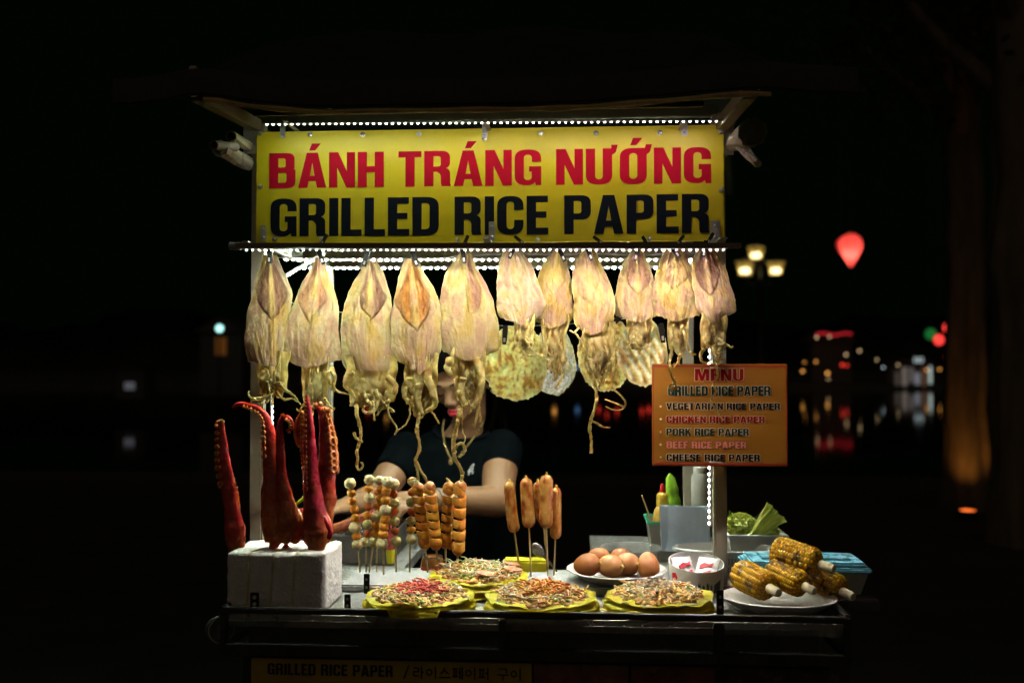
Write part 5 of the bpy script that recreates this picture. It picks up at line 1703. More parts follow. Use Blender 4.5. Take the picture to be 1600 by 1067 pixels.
# ------------------------------------------------------------------ spiral-cut sausages
SPM = M('spiral_sausage', attr=True, rough=.42, var=.14, scale=90, bump=.35, bscale=120, sss=.2, coat=.15)
def spiral(label, top, bot, stick, y, wpx, seed, turns=6.4):
    b0 = PZ(stick[2], stick[3], SLZ)
    t = thing('spiral_sausage', label, 'spiral sausage', b0, 'spiral-cut sausages on sticks')
    A, B = P(top[0], top[1], y), P(bot[0], bot[1], y)
    Rr = wpx * .5 * S(y)
    ax = (B - A)
    L = ax.length
    ax.normalize()
    u = ax.cross(V((0, 1, 0))).normalized()
    w = ax.cross(u)
    m = MB()
    n = int(turns * 26)
    pitch = (L - 2 * Rr * .8) / turns
    base = A + ax * (Rr * .8)
    vs, cs, fs = [], [], []
    q = 10
    # cross-section of the ribbon: inner to outer, rounded outside
    sec = [(.16, -.38), (.6, -.42), (.97, -.425), (1.0, -.385), (1.0, 0), (1.0, .385), (.97, .425), (.6, .42), (.16, .38), (.12, 0)]
    for i in range(n + 1):
        an = 2 * math.pi * i / 26
        s_ = i / n
        tap = min(1, .75 + s_ * 5, .75 + (1 - s_) * 5)
        rad = u * math.cos(an) + w * math.sin(an)
        pz = base + ax * (pitch * turns * s_)
        for (rr, hh) in sec:
            ho = hh * pitch * (.90 + .10 * nz(i * .12, seed))
            p = pz + rad * Rr * rr * tap * (1 + .03 * nz(i * .2, seed + 5)) + ax * (ho + .46 * Rr * rr * math.cos(an - .25))
            vs.append(p)
            k = nz(i * .09, rr * 2, seed)
            c = mixc((.82, .38, .045), (.74, .27, .025), .5 + k)
            if rr < .9:
                c = mixc((.66, .30, .08), (.58, .22, .06), .5 + k)
            cs.append(c)
    for i in range(n):
        for k in range(q):
            a = i * q
            fs.append((a + k, a + (k + 1) % q, a + q + (k + 1) % q, a + q + k))
    fs.append(tuple(range(q - 1, -1, -1)))
    fs.append(tuple(n * q + k for k in range(q)))
    m.add(vs, fs, cs)
    m.build('spiral', SPM, t, angle=60)
    for nm, c, sgn in (('top_end', A + ax * Rr * .85, -1), ('bottom_end', B - ax * Rr * 1.15, 1)):
        e = MB()
        e.ball(c, (Rr * .97, Rr * .97, Rr * (1.0 if sgn < 0 else 1.25)), 24, 16, rot=ax.to_track_quat('Z', 'Y').to_euler(), amp=.08, freq=2, seed=seed, col=lambda d: mixc((.60, .24, .04), (.48, .13, .02), .5 + nz(d.x * 2, d.y * 2, d.z * 2 + seed)))
        e.build(nm, SPM, t, angle=80)
    e = MB()
    e.tube([A + ax * .004, B, b0 + V((0, 0, -.018))], .0019, 8)
    e.build('stick', WOODSTICK, t)
    return t, A, ax, Rr
s1, A1, ax1, r1 = spiral('leftmost spiral-cut sausage with a frayed cream top', Z7(478, 612), Z7(515, 932), (*Z7(520, 935), *Z7(533, 1046), 1), .018, 21, 1.1)
m = MB()
m.ball(A1 + V((0, -.004, -.004)), (.006, .006, .011), 18, 12, amp=.4, freq=3, seed=3, col=(.72, .52, .25))
m.build('frayed_top', SPM, s1)
spiral('spiral-cut sausage leaning right, second from the left', Z7(535, 608), Z7(571, 938), (*Z7(574, 938), *Z7(582, 1040), 1), .004, 20, 2.4, 6.8)
s3, A3, ax3, r3 = spiral('darker spiral-cut sausage with a small hooked tip', Z7(634, 606), Z7(616, 930), (*Z7(616, 935), *Z7(617, 1040), 1), .020, 19, 3.9, 6.0)
m = MB()
m.tube([A3, A3 + V((-.002, -.001, .004)), A3 + V((-.006, -.002, .009))], [.004, .003, .001], 8, col=(.66, .4, .1))
m.build('hooked_tip', SPM, s3)
spiral('brightest spiral-cut sausage with wide gaps, nearest the plain sausages', Z7(688, 602), Z7(676, 962), (*Z7(672, 965), *Z7(669, 1040), 1), .000, 21.5, 5.6, 5.6)

# ------------------------------------------------------------------ plain grilled sausages
SAM = M('grilled_sausage', attr=True, rough=.25, var=.12, scale=60, bump=.18, bscale=90, sss=.3, coat=.45)
def sausage(label, top, bot, stick, y, wpx, seed, bend=0.0):
    b0 = PZ(stick[2], stick[3], SLZ)
    t = thing('grilled_sausage', label, 'sausage', b0, 'grilled sausages on sticks')
    A, B = P(top[0], top[1], y), P(bot[0], bot[1], y)
    r = wpx * .5 * S(y)
    n = 40
    pts, rr = [], []
    L = (B - A).length
    for i in range(n + 1):
        s_ = i / n
        d = min(s_, 1 - s_) * L
        pts.append(lerp(A, B, s_) + V((bend * math.sin(math.pi * s_), 0, 0)))
        rr.append(max(.0006, r * (math.sqrt(max(0, 1 - (1 - min(1, d / (r * 1.15))) ** 2)))) * (1 + .03 * nz(s_ * 4, seed) + .06 * (s_ - .5)))
    m = MB()
    def col(s_, a):
        f = nz(s_ * 3.2 + seed, math.cos(a) * 1.2, math.sin(a) * 1.2 + seed)
        g_ = nz(s_ * 9 + seed, math.cos(a) * 3, math.sin(a) * 3)
        c = mixc((.62, .33, .09), (.56, .22, .035), .5 + f)
        c = mixc(c, (.32, .05, .012), max(0, f * 1.4 + g_ * .4 - .02) * 1.2)
        return mixc(c, (.68, .44, .16), max(0, -g_) * .5)
    m.tube(pts, rr, 22, col=col)
    m.build('sausage', SAM, t, angle=85)
    m = MB()
    up = (A - B).normalized()
    m.tube([A - up * .002, A + up * .0025 + V((.0005, 0, 0)), A + up * .005 + V((-.0008, 0, 0))], [.0036, .0026, .0007], 10, col=(.64, .36, .06))
    m.build('knotted_end', SAM, t)
    m = MB()
    m.tube([B + up * .004, P(stick[0], stick[1], y), b0 + V((0, 0, -.018))], .0018, 8)
    m.build('stick', WOODSTICK, t)
Z3 = lambda x, y: (740 + x / 4.64, 730 + y / 4.64)
sausage('leftmost plain grilled sausage, tilted, with a dark red scorch near its top', Z3(259, 100), Z3(297, 475), (*Z3(300, 480), *Z3(342, 762)), .020, 18.5, 1.7, -.0015)
sausage('plain grilled sausage with a broad red scorch, second from the left', Z3(380, 74), Z3(402, 440), (*Z3(402, 445), *Z3(420, 790)), .006, 20.5, 3.2)
sausage('slim grilled sausage tucked behind its paler neighbour', Z3(466, 100), Z3(500, 400), (*Z3(513, 455), *Z3(545, 775)), .030, 17.5, 5.1)
sausage('palest and tallest of the grilled sausages', Z3(528, 50), Z3(524, 445), (*Z3(527, 450), *Z3(540, 785)), .004, 21.0, 7.4)
sausage('lowest grilled sausage at the right end of the sausage row', Z3(597, 142), Z3(594, 522), (*Z3(591, 525), *Z3(580, 780)), .024, 18, 9.3)

# ------------------------------------------------------------------ rice paper pizzas on yellow wrappers
WRAP = M('yellow_wrapper', (.93, .82, .04), .45, var=.1, scale=25, bump=.35, bscale=40, trans=.6, spec=.5)
EGG = M('egg_base', (.62, .46, .16), .55, var=.25, scale=90, bump=.6, bscale=90, dirt=(.35, .18, .05), dirt_amt=.5, dirt_scale=60)
MIX = M('topping', attr=True, rough=.5, var=.15, scale=160, bump=.3, bscale=200)
PALE = M('rice_paper', (.66, .58, .33), .5, var=.15, scale=60, trans=.3, bump=.3)
def pick(cols, x, y, rng):
    t_ = .5 + 1.1 * nz(x * 42, y * 42, len(cols) * 3.1) + rng.uniform(-.16, .16)
    return cols[max(0, min(len(cols) - 1, int(t_ * len(cols))))]
def shreds(m, n, cfun, rng, cx, cy, rx, z, length, rad, cols, hump=0.0, spread=1.0):
    for _ in range(n):
        a, q = rng.uniform(0, 6.283), math.sqrt(rng.random()) * spread
        x, y = cx + rx * q * math.cos(a), cy + rx * q * math.sin(a)
        zz = z + hump * (1 - q * q) * rng.uniform(.45, 1) + rng.uniform(0, .003)
        b = rng.uniform(0, 6.283)
        L = length * rng.uniform(.5, 1.2)
        d = V((math.cos(b), math.sin(b), rng.uniform(-.25, .45)))
        p0 = V((x, y, zz))
        p1 = p0 + d * L * .5 + V((rng.uniform(-.2, .2) * L, rng.uniform(-.2, .2) * L, L * .15))
        p2 = p0 + d * L
        p2.z = max(p2.z, z - .001)
        c = pick(cols, x, y, rng)
        j = rng.uniform(.8, 1.15)
        m.tube([p0, p1, p2], [rad * rng.uniform(.7, 1.1), rad, rad * .7], 5, col=tuple(x_ * j for x_ in c))
def crumbs(m, n, rng, cx, cy, rx, z, r, cols, hump=0.0, q0=0.0):
    for _ in range(n):
        a, q = rng.uniform(0, 6.283), q0 + (1 - q0) * math.sqrt(rng.random())
        m.ball((cx + rx * q * math.cos(a), cy + rx * q * math.sin(a), z + hump * (1 - q * q) * rng.uniform(.5, 1) + rng.uniform(-.001, .002)), (r * rng.uniform(.6, 1.2), r * rng.uniform(.6, 1.2), r * rng.uniform(.4, .8)), 7, 5, rot=(rng.uniform(-.5, .5), rng.uniform(-.5, .5), rng.uniform(0, 3)), amp=.4, freq=2.5, seed=rng.uniform(0, 50), col=tuple(q_ * rng.uniform(.85, 1.15) for q_ in pick(cols, cx + rx * q * math.cos(a), cy + rx * q * math.sin(a), rng)))
def pizza(label, px, py, z, rad, seed, kind):
    c = PZ(px, py, z)
    t = thing('rice_paper_pizza', label, 'rice paper pizza', V((c.x, c.y, z - .02)), 'grilled rice paper pizzas on yellow wrappers')
    rng = random.Random(seed)
    # crumpled wrapper: two skirted sheets
    m = MB()
    for lay in range(3):
        n, k = 110, 9
        g = []
        for j in range(k):
            q = j / (k - 1)
            row = []
            for i in range(n + 1):
                a = 2 * math.pi * (i % n) / n
                f = nz(math.cos(a) * 3.4 + lay * 9, math.sin(a) * 3.4, seed)
                f2 = nz(math.cos(a) * 9 + lay * 5, math.sin(a) * 9, seed + 2)
                r = rad * (.55 + (.64 + .045 * f + .012 * f2 - .03 * lay) * q)
                zz = z - .015 + .006 * lay + (.011 * f * q + .003 * f2 * q) + .006 * math.sin(q * 2.2) - (.016 - .007 * lay) * q ** 2.5 * (1 + f)
                row.append(V((c.x + r * math.cos(a), c.y + r * math.sin(a) * .95, (lambda yy: max(1.0018 + lay * .0012, zz) if yy > -.268 else max(1.0178 + lay * .0012, zz) if yy > -.2945 else max(1.006, zz + .004))(c.y + r * math.sin(a) * .95))))
            g.append(row)
        m.sheet(g, (0, 0, .0007))
    m.build('wrapper', WRAP, t, angle=70)
    m = MB()
    prof = [(.001, 0)] + [(rad * q, .004 + .003 * math.sin(q * 3)) for q in (.3, .6, .8, .92, .98)] + [(rad * 1.0, .0035), (rad * .99, .0005), (rad * .6, -.006), (.001, -.007)]
    m.lathe(prof, (c.x, c.y, z - .004), 90, wob=.06, seed=seed)
    m.build('rice_paper', PALE, t, angle=60)
    R_ = rad * .93
    m = MB()
    base = [(.66, .40, .09), (.70, .48, .14), (.58, .24, .04), (.60, .30, .06), (.72, .44, .08), (.50, .20, .05)]
    crumbs(m, 420, rng, c.x, c.y, R_, z + .001, .0072, base, hump=.013)
    shreds(m, 150, None, rng, c.x, c.y, R_, z + .005, .017, .0017, base + [(.68, .46, .14), (.6, .22, .05), (.72, .54, .22)], hump=.012)
    m.build('egg_filling', MIX, t, angle=80)
    m = MB()
    crumbs(m, 60, rng, c.x, c.y, R_ * .95, z + .007, .0044, [(.10, .22, .02), (.24, .36, .05), (.06, .12, .02)], hump=.010)
    shreds(m, 60, None, rng, c.x, c.y, R_ * .95, z + .006, .008, .0012, [(.14, .25, .04), (.35, .42, .12)], hump=.010)
    m.build('spring_onion', MIX, t, angle=80)
    m = MB()
    for q in range(6):
        a0 = rng.uniform(0, 6.28)
        r0 = rad * rng.uniform(.25, .92)
        pts = []
        for i in range(30):
            a = a0 + i * .05
            rr = r0 + .004 * math.sin(i * .9)
            qq = rr / rad
            pts.append(V((c.x + rr * math.cos(a), c.y + rr * math.sin(a), z + .0095 + .0085 * (1 - qq * qq) + .0015 * math.sin(i * 1.3))))
        m.tube(pts, [.0011 * (1 + .3 * math.sin(i)) for i in range(30)], 6, col=(.70, .61, .40))
    m.build('mayonnaise', MIX, t, angle=80)
    m = MB()
    if kind == 'red':
        shreds(m, 170, None, rng, c.x + .002, c.y - .004, rad * .50, z + .010, .016, .0019, [(.52, .03, .012), (.60, .06, .02), (.42, .02, .015)], hump=.012)
        m.build('red_shreds', MIX, t, angle=80)
    elif kind == 'orange':
        shreds(m, 190, None, rng, c.x + .004, c.y + .002, rad * .50, z + .010, .017, .0018, [(.64, .20, .015), (.68, .28, .03), (.58, .13, .012)], hump=.015)
        m.build('orange_shreds', MIX, t, angle=80)
    elif kind == 'floss':
        crumbs(m, 170, rng, c.x - .002, c.y + .014, rad * .5, z + .010, .0046, [(.36, .25, .13), (.42, .30, .17), (.28, .18, .09), (.46, .36, .22)], hump=.016)
        m.build('pork_floss', MIX, t, angle=80)
    else:
        for (dx, dy, rz, ry) in [(-.062, .02, .3, -.2), (.062, .035, 1.0, .25), (.068, -.015, .2, .15), (.0, .06, .5, .0), (-.045, -.02, 2.0, .2), (.02, -.06, .2, .2)]:
            m.lathe([(.001, .0), (.019, 0), (.0195, .001), (.019, .0022), (.001, .0024)], (c.x + dx, c.y + dy, z + .015), 26, rot=(ry, .15, rz), sx=1.0, sy=.62, col=(.66, .30, .17))
        shreds(m, 90, None, rng, c.x, c.y, R_ * .9, z + .010, .02, .0011, [(.66, .66, .45), (.5, .55, .2), (.72, .66, .5)], hump=.012)
        m.build('ham_slices', MIX, t, angle=80)
    return t
pizza('grilled rice paper pizza topped with bright red shreds, front left', 656, 931, 1.022, .088, 11, 'red')
pizza('grilled rice paper pizza heaped with orange shreds, in the front middle', 846, 932, 1.022, .088, 22, 'orange')
pizza('grilled rice paper pizza topped with brown pork floss, front right', 1028, 930, 1.022, .086, 33, 'floss')
pizza('grilled rice paper pizza with pink ham slices lying behind the red-topped one', 748, 898, 1.030, .086, 44, 'ham')

# ------------------------------------------------------------------ plate of eggs
EGZ = 1.016
pc = PZ(963, 893, EGZ + .015)
t = thing('egg_plate', 'round white scalloped plate that holds six brown eggs', 'plate', V((pc.x, pc.y, 1.0)))
m = MB()
pr = .098
prof = [(.001, SLZ + .0006), (.052, SLZ + .0006), (.064, SLZ + .003), (pr * .97, EGZ + .019), (pr, EGZ + .021), (pr * .985, EGZ + .0225), (.064, EGZ + .005), (.05, EGZ + .0035), (.001, EGZ + .0035)]
n = 120
vs, fs = [], []
for r, z in prof:
    for i in range(n):
        a = 2 * math.pi * i / n
        k = 1 + .012 * abs(math.sin(a * 9)) * (r > .07)
        vs.append(V((pc.x + r * k * math.cos(a), pc.y + r * k * math.sin(a), z)))
for j in range(len(prof) - 1):
    for i in range(n):
        fs.append((j * n + i, j * n + (i + 1) % n, (j + 1) * n + (i + 1) % n, (j + 1) * n + i))
m.add(vs, fs)
m.build('dish', M('white_plastic_plate', (.70, .69, .66), .3, var=.04, spec=.5), t)
EGGM = M('brown_egg', attr=True, rough=.42, var=.07, scale=140, bump=.06, bscale=220, sss=.12)
def egg(label, px, py, z, tilt, turn, tip, shade):
    c = PZ(px, py, z)
    t = thing('egg', label, 'egg', c, 'brown eggs on the plate')
    m = MB()
    prof = []
    for i in range(25):
        a = math.pi * i / 24
        z_ = -.0285 * math.cos(a)
        r = .0222 * math.sin(a) * (1 - .12 * math.cos(a) * -1 * -1)
        prof.append((max(r, .0002), z_))
    c0 = shade
    m.lathe(prof, c, 32, rot=(tilt, 0, turn), col=lambda s_, a: mixc(c0, (.72, .40, .20), .5 * max(0, nz(s_ * 6, a * 1.3, px))))
    m.build('shell', EGGM, t, angle=85)
    if tip:
        d = Euler((tilt, 0, turn)).to_matrix() @ V((0, 0, .0285))
        m = MB()
        m.ball(c + d, (.0048, .0048, .004), 16, 12, amp=.5, freq=2.5, seed=px, col=(.72, .48, .10))
        m.build('cracked_tip', EGGM, t)
E1, E2 = (.40, .14, .035), (.50, .22, .07)
egg('dark brown egg at the left of the plate', 917, 882, EGZ + .027, R(78), R(62), True, E1)
egg('egg at the back left, behind the dark brown one', 935, 872, EGZ + .027, R(80), R(30), False, E1)
egg('paler egg in the middle front with a yellow cracked tip', 953, 884, EGZ + .026, R(84), R(52), True, E2)
egg('egg at the back of the plate, mostly hidden', 971, 873, EGZ + .027, R(75), R(-20), False, E1)
egg('egg right of the middle with its yellow tip to the right', 979, 881, EGZ + .026, R(82), R(50), True, E2)
egg('rounder egg standing apart at the right of the plate', 1013, 884, EGZ + .025, R(150), R(10), False, (.44, .16, .045))

# ------------------------------------------------------------------ white cut ring with two sachets
rc = PZ(1088, 922, 1.004)
RW = .0532
t = thing('paper_ring', 'white cut-off paper tub with a red and blue mark holding two sachets', 'tub', V((rc.x, rc.y, 1.002)))
m = MB()
n = 72
zt0 = 1.059
vs, fs = [], []
for (r, hz) in [(RW * .93, 0), (RW * .95, 0), (RW, 1), (RW * .972, 1), (RW * .92, .08), (.001, .06), (.001, 0)]:
    for i in range(n):
        a = 2 * math.pi * i / n
        tilt = .0100 * math.sin(a) - .002 * math.cos(a)
        vs.append(V((rc.x + r * math.cos(a), rc.y + r * math.sin(a), 1.003 + hz * (zt0 - 1.003 + tilt))))
for j in range(6):
    for i in range(n):
        fs.append((j * n + i, j * n + (i + 1) % n, (j + 1) * n + (i + 1) % n, (j + 1) * n + i))
m.add(vs, fs)
m.build('tub_wall', M('white_card', (.72, .70, .66), .4, var=.04, spec=.4), t)
def on_ring(m, pts, a0, a1, z0, z1, off, col):
    "flat mark wrapped on the tub: pts in the unit square"
    n = len(pts)
    vs = []
    for o in (off, off + .0006):
        for (x, y) in pts:
            a = lerp(a0, a1, x)
            z = lerp(z0, z1, y)
            r = RW * lerp(.95, 1, (z - 1.003) / .056) + o
            vs.append(V((rc.x + r * math.cos(a), rc.y + r * math.sin(a), z)))
    m.add(vs, [tuple(range(n - 1, -1, -1)), tuple(range(n, 2 * n))] + [(i, (i + 1) % n, n + (i + 1) % n, n + i) for i in range(n)], col)
marks = M('printed_ink', attr=True, rough=.45, var=.08)
m = MB()
aL = R(-155)
on_ring(m, [(0, .1), (0, .95), (.35, 1), (.5, .75), (.4, .45), (.62, .2), (.5, 0), (.2, 0)], aL, R(-122), 1.011, 1.044, .0004, (.55, .015, .02))
on_ring(m, [(.52, .0), (.62, .22), (.8, .25), (.85, .5), (1.0, .5), (1.0, .2), (.85, 0)], aL, R(-118), 1.010, 1.044, .0004, (.02, .06, .35))
on_ring(m, [(.2 + .16 * math.cos(i * .63), .5 + .2 * math.sin(i * .63)) for i in range(10)], aL, R(-112), 1.012, 1.044, .0012, (.7, .68, .64))
for k, (x0, x1) in enumerate([(-104, -97), (-93, -88), (-84, -79), (-75, -69), (-66, -62)]):
    on_ring(m, [(0, 0), (0, .8), (.35, 1), (.6, .7), (1, .9), (1, .1), (.6, .25)], R(x0), R(x1), 1.012, 1.026 + .004 * (k % 2), .0004, (.03, .06, .04))
on_ring(m, [(0, 0), (.1, .7), (.5, .85), (1, 1), (1, .1), (.5, 0)], R(-58), R(-38), 1.008, 1.032, .0004, (.03, .035, .045))
m.build('printed_marks', marks, t)
for k, (dx, dy, rx_, rz_, lb) in enumerate([(-.021, .004, R(52), R(25), 'white sachet with a red mark leaning left inside the paper tub'), (.020, .002, R(48), R(-28), 'white sachet with red marks leaning right inside the paper tub')]):
    c = V((rc.x + dx, rc.y + dy + .006, 1.042))
    s_ = thing('sachet', lb, 'sachet', c)
    m = MB()
    g = []
    mt4 = Matrix.Translation(c) @ Euler((rx_, 0, rz_)).to_matrix().to_4x4()
    for j in range(15):
        g.append([mt4 @ V((lerp(-.021, .021, i / 14), lerp(-.027, .027, j / 14), .0055 * math.sin(math.pi * i / 14) * math.sin(math.pi * j / 14) + .0016 * nz(i * .6, j * .6, k * 5))) for i in range(15)])
    m.sheet(g, mt4.to_3x3() @ V((0, 0, -.0015)))
    m.build('pouch', M('white_film', (.75, .73, .72), .25, var=.06, bump=.5, bscale=60, spec=.6), s_)
    m = MB()
    for (pts) in ([(-.013, .006), (-.004, .012), (.006, .010), (.013, .014), (.012, .005), (.003, .004), (-.006, .000), (-.012, -.001)], [(-.002, -.008), (.012, -.004), (.011, -.011), (.0, -.014)]):
        m.prism([mt4 @ V((x, y, .0068)) for x, y in pts], mt4.to_3x3() @ V((0, 0, -.003)), (.55, .02, .04))
    m.build('red_mark', marks, s_)

# ------------------------------------------------------------------ white colander, bag of greens
cc = P(1134, 870, .125)
t = thing('colander', 'white slotted plastic basket behind the right post', 'basket', V((cc.x, cc.y + .0, 1.002)))
a, b_ = P(1048, 857, cc.y), P(1220, 857, cc.y)
rx = (b_.x - a.x) / 2 * .93
ccx = (a.x + b_.x) / 2
m = MB()
zr = P(1134, 855, cc.y).z
prof = [(.001, 1.004), (.76, 1.004), (.80, 1.010), (.97, zr - .006), (1.04, zr - .004), (1.045, zr), (1.0, zr + .0015), (.95, zr - .004), (.78, 1.014), (.74, 1.008), (.001, 1.008)]
m.lathe([(r * rx if r > .01 else .001, z) for r, z in prof], (ccx, cc.y, 0), 96, sy=.5)
m.build('bowl', M('white_plastic', (.70, .70, .67), .35, var=.05, trans=.12), t)
m = MB()
for i in range(96):
    an = 2 * math.pi * i / 96
    for (z0, z1, q) in ((1.012, 1.026, .845), (1.030, 1.044, .915)):
        p0 = V((ccx + rx * (q - .035) * math.cos(an), cc.y + rx * .5 * (q - .035) * math.sin(an), z0))
        p1 = V((ccx + rx * (q + .035) * math.cos(an), cc.y + rx * .5 * (q + .035) * math.sin(an), z1))
        m.tube([p0, p1], .0014, 5)
m.build('slots', M('slot_shadow_plastic', (.22, .22, .21), .6), t)
# plain white tub the bag stands in
xa, xb = P(1138, 840, .155).x, P(1229, 840, .155).x
t = thing('plastic_tub', 'plain white plastic tub under the crumpled green bag', 'tub', V(((xa + xb) / 2, .21, 1.001)))
zt5 = P(1180, 836, .155).z
m = MB()
vs = []
for (z, q) in ((1.001, .012), (zt5 - .004, .002), (zt5 - .004, -.004), (zt5, -.004), (zt5, .004), (1.005, .015)):
    vs += [V((xa + q, .155 + q, z)), V((xb - q, .155 + q, z)), V((xb - q, .275 - q, z)), V((xa + q, .275 - q, z))]
m.add(vs, [(3, 2, 1, 0), (20, 21, 22, 23)] + [(j * 4 + i, j * 4 + (i + 1) % 4, (j + 1) * 4 + (i + 1) % 4, (j + 1) * 4 + i) for j in range(5) for i in range(4)])
m.build('tub_wall', M('white_plastic'  , (.70, .70, .67), .35, var=.05, trans=.12), t, smooth=False)
# bag
cc = P(1172, 822, .21)
bc = V((P(1172, 822, cc.y).x, cc.y + .01, 1.098))
t = thing('plastic_bag', 'crumpled green plastic bag of herbs with a flared top behind the slotted basket', 'plastic bag', V((bc.x, bc.y, 1.03)))
m = MB()
k = S(cc.y)
def bagc(d):
    n_ = nz(d[0] * 2.5, d[1] * 2.5, d[2] * 2.5)
    return mixc((.46, .50, .09), (.28, .34, .04), .5 + 1.2 * n_)
m.ball(V((P(1160, 822, cc.y).x, bc.y, P(1160, 826, cc.y).z)), (34 * k, .042, 23 * k), 64, 44, amp=.16, freq=1.7, seed=4, col=bagc)
m.ball(V((P(1196, 830, cc.y).x, bc.y - .005, P(1196, 832, cc.y).z)), (26 * k, .04, 20 * k), 52, 36, amp=.18, freq=1.8, seed=9, col=bagc)
cen = V((P(1174, 826, cc.y).x, bc.y, P(1174, 830, cc.y).z))
for i_, v in enumerate(m.v):
    q = 60
    m.v[i_] = cen + (v - cen) * (1.02 - .30 * abs(nz(v.x * q, v.y * q, v.z * q)) - .16 * abs(nz(v.x * 150, v.y * 150, v.z * 150)))
m.build('bag_body', M('green_film', attr=True, rough=.1, var=.12, scale=25, bump=.5, bscale=70, trans=.35, clear=.2, spec=1.0), t, angle=22)
m = MB()
pp = [V(q) for q in spline([tuple(P(x, y, cc.y - .045)) for x, y in [(1170, 842), (1184, 830), (1198, 815), (1214, 799)]], 18)]
ax_ = (pp[-1] - pp[0]).normalized()
u_ = ax_.cross(V((0, 1, 0))).normalized()
n = 60
vs, cs, fs = [], [], []
for i, p in enumerate(pp):
    s_ = i / 17
    r = (4 + 12 * s_ ** .8) * k
    for j in range(n):
        an = 2 * math.pi * j / n
        q = r * (1 + .16 * math.sin(an * 6 + 1.5 * s_) * (.4 + s_) + .22 * nz(math.cos(an) * 3, math.sin(an) * 3, s_ * 2.5))
        vs.append(p + u_ * q * math.cos(an) + V((0, q * .5 * math.sin(an), 0)) + ax_ * (.006 * nz(an * 3, s_ * 2) * s_))
        cs.append(bagc(V((math.cos(an), s_ * 2, math.sin(an)))))
for i in range(17):
    for j in range(n):
        fs.append((i * n + j, i * n + (j + 1) % n, (i + 1) * n + (j + 1) % n, (i + 1) * n + j))
m.add(vs, fs, cs)
m.build('twisted_top', M('green_film'), t, angle=30)
m = MB()
rng = random.Random(3)
for q in range(4):
    p = bc + V((rng.uniform(-.035, .03), rng.uniform(-.02, .02), rng.uniform(-.02, .01)))
    d = V((rng.uniform(-1, 1), rng.uniform(-.2, .2), rng.uniform(-.3, 1))).normalized()
    e = d.cross(V((0, 1, 0))).normalized()
    L = rng.uniform(.02, .04)
    m.add([p, p + d * L * .4 + e * L * .25, p + d * L, p + d * L * .4 - e * L * .25], [(0, 1, 2, 3)])
m.build('herb_leaves', M('herb_leaf', (.03, .09, .015), .5, var=.4), t, smooth=False)

# ------------------------------------------------------------------ blue-lidded container on the right
by0, by1 = -.058, .056
x0, x1 = P(1173, 890, by0).x, P(1357, 890, by0).x
zl = P(1260, 891, by0).z
t = thing('food_container', 'clear plastic container with a pale blue lid and dark blue clip', 'food container', V(((x0 + x1) / 2, (by0 + by1) / 2, 1.0)))
m = MB()
ins = .012
vs = []
for (z, q) in ((1.001, .012), (zl - .004, 0), (zl - .004, .0025), (1.004, .0145)):
    vs += [V((x0 + q, by0 + q, z)), V((x1 - q, by0 + q, z)), V((x1 - q, by1 - q, z)), V((x0 + q, by1 - q, z))]
fs = [(3, 2, 1, 0), (12, 13, 14, 15)]
for j in range(3):
    for i in range(4):
        fs.append((j * 4 + i, j * 4 + (i + 1) % 4, (j + 1) * 4 + (i + 1) % 4, (j + 1) * 4 + i))
m.add(vs, fs)
m.build('tub', M('frosted_plastic', (.62, .65, .60), .35, clear=.12, var=.1, spec=.6), t, smooth=False)
LIDM = M('pale_blue_lid', (.16, .46, .62), .3, var=.05, spec=.5)
m = MB()
m.box(((x0 + x1) / 2, (by0 + by1) / 2, zl + .001), (x1 - x0 + .012, by1 - by0 + .012, .010), bev=.003)
m.box(((x0 + x1) / 2, (by0 + by1) / 2, zl + .010), (x1 - x0 - .004, by1 - by0 - .004, .010), bev=.004)
m.box(((x0 + x1) / 2, (by0 + by1) / 2, zl + .0165), (x1 - x0 - .05, by1 - by0 - .05, .004), bev=.0015)
m.build('lid', LIDM, t)
m = MB()
m.box((x0 - .009, by0 + .03, zl - .002), (.007, .03, .022), bev=.003)
m.build('clip', M('dark_blue_plastic', (.02, .06, .35), .35), t)
m = MB()
m.ball(((x0 + x1) / 2, (by0 + by1) / 2, 1.020), ((x1 - x0) * .40, .036, .016), 30, 20, amp=.4, freq=3, seed=3, col=(.09, .085, .07))
m.build('contents', MIX, t)

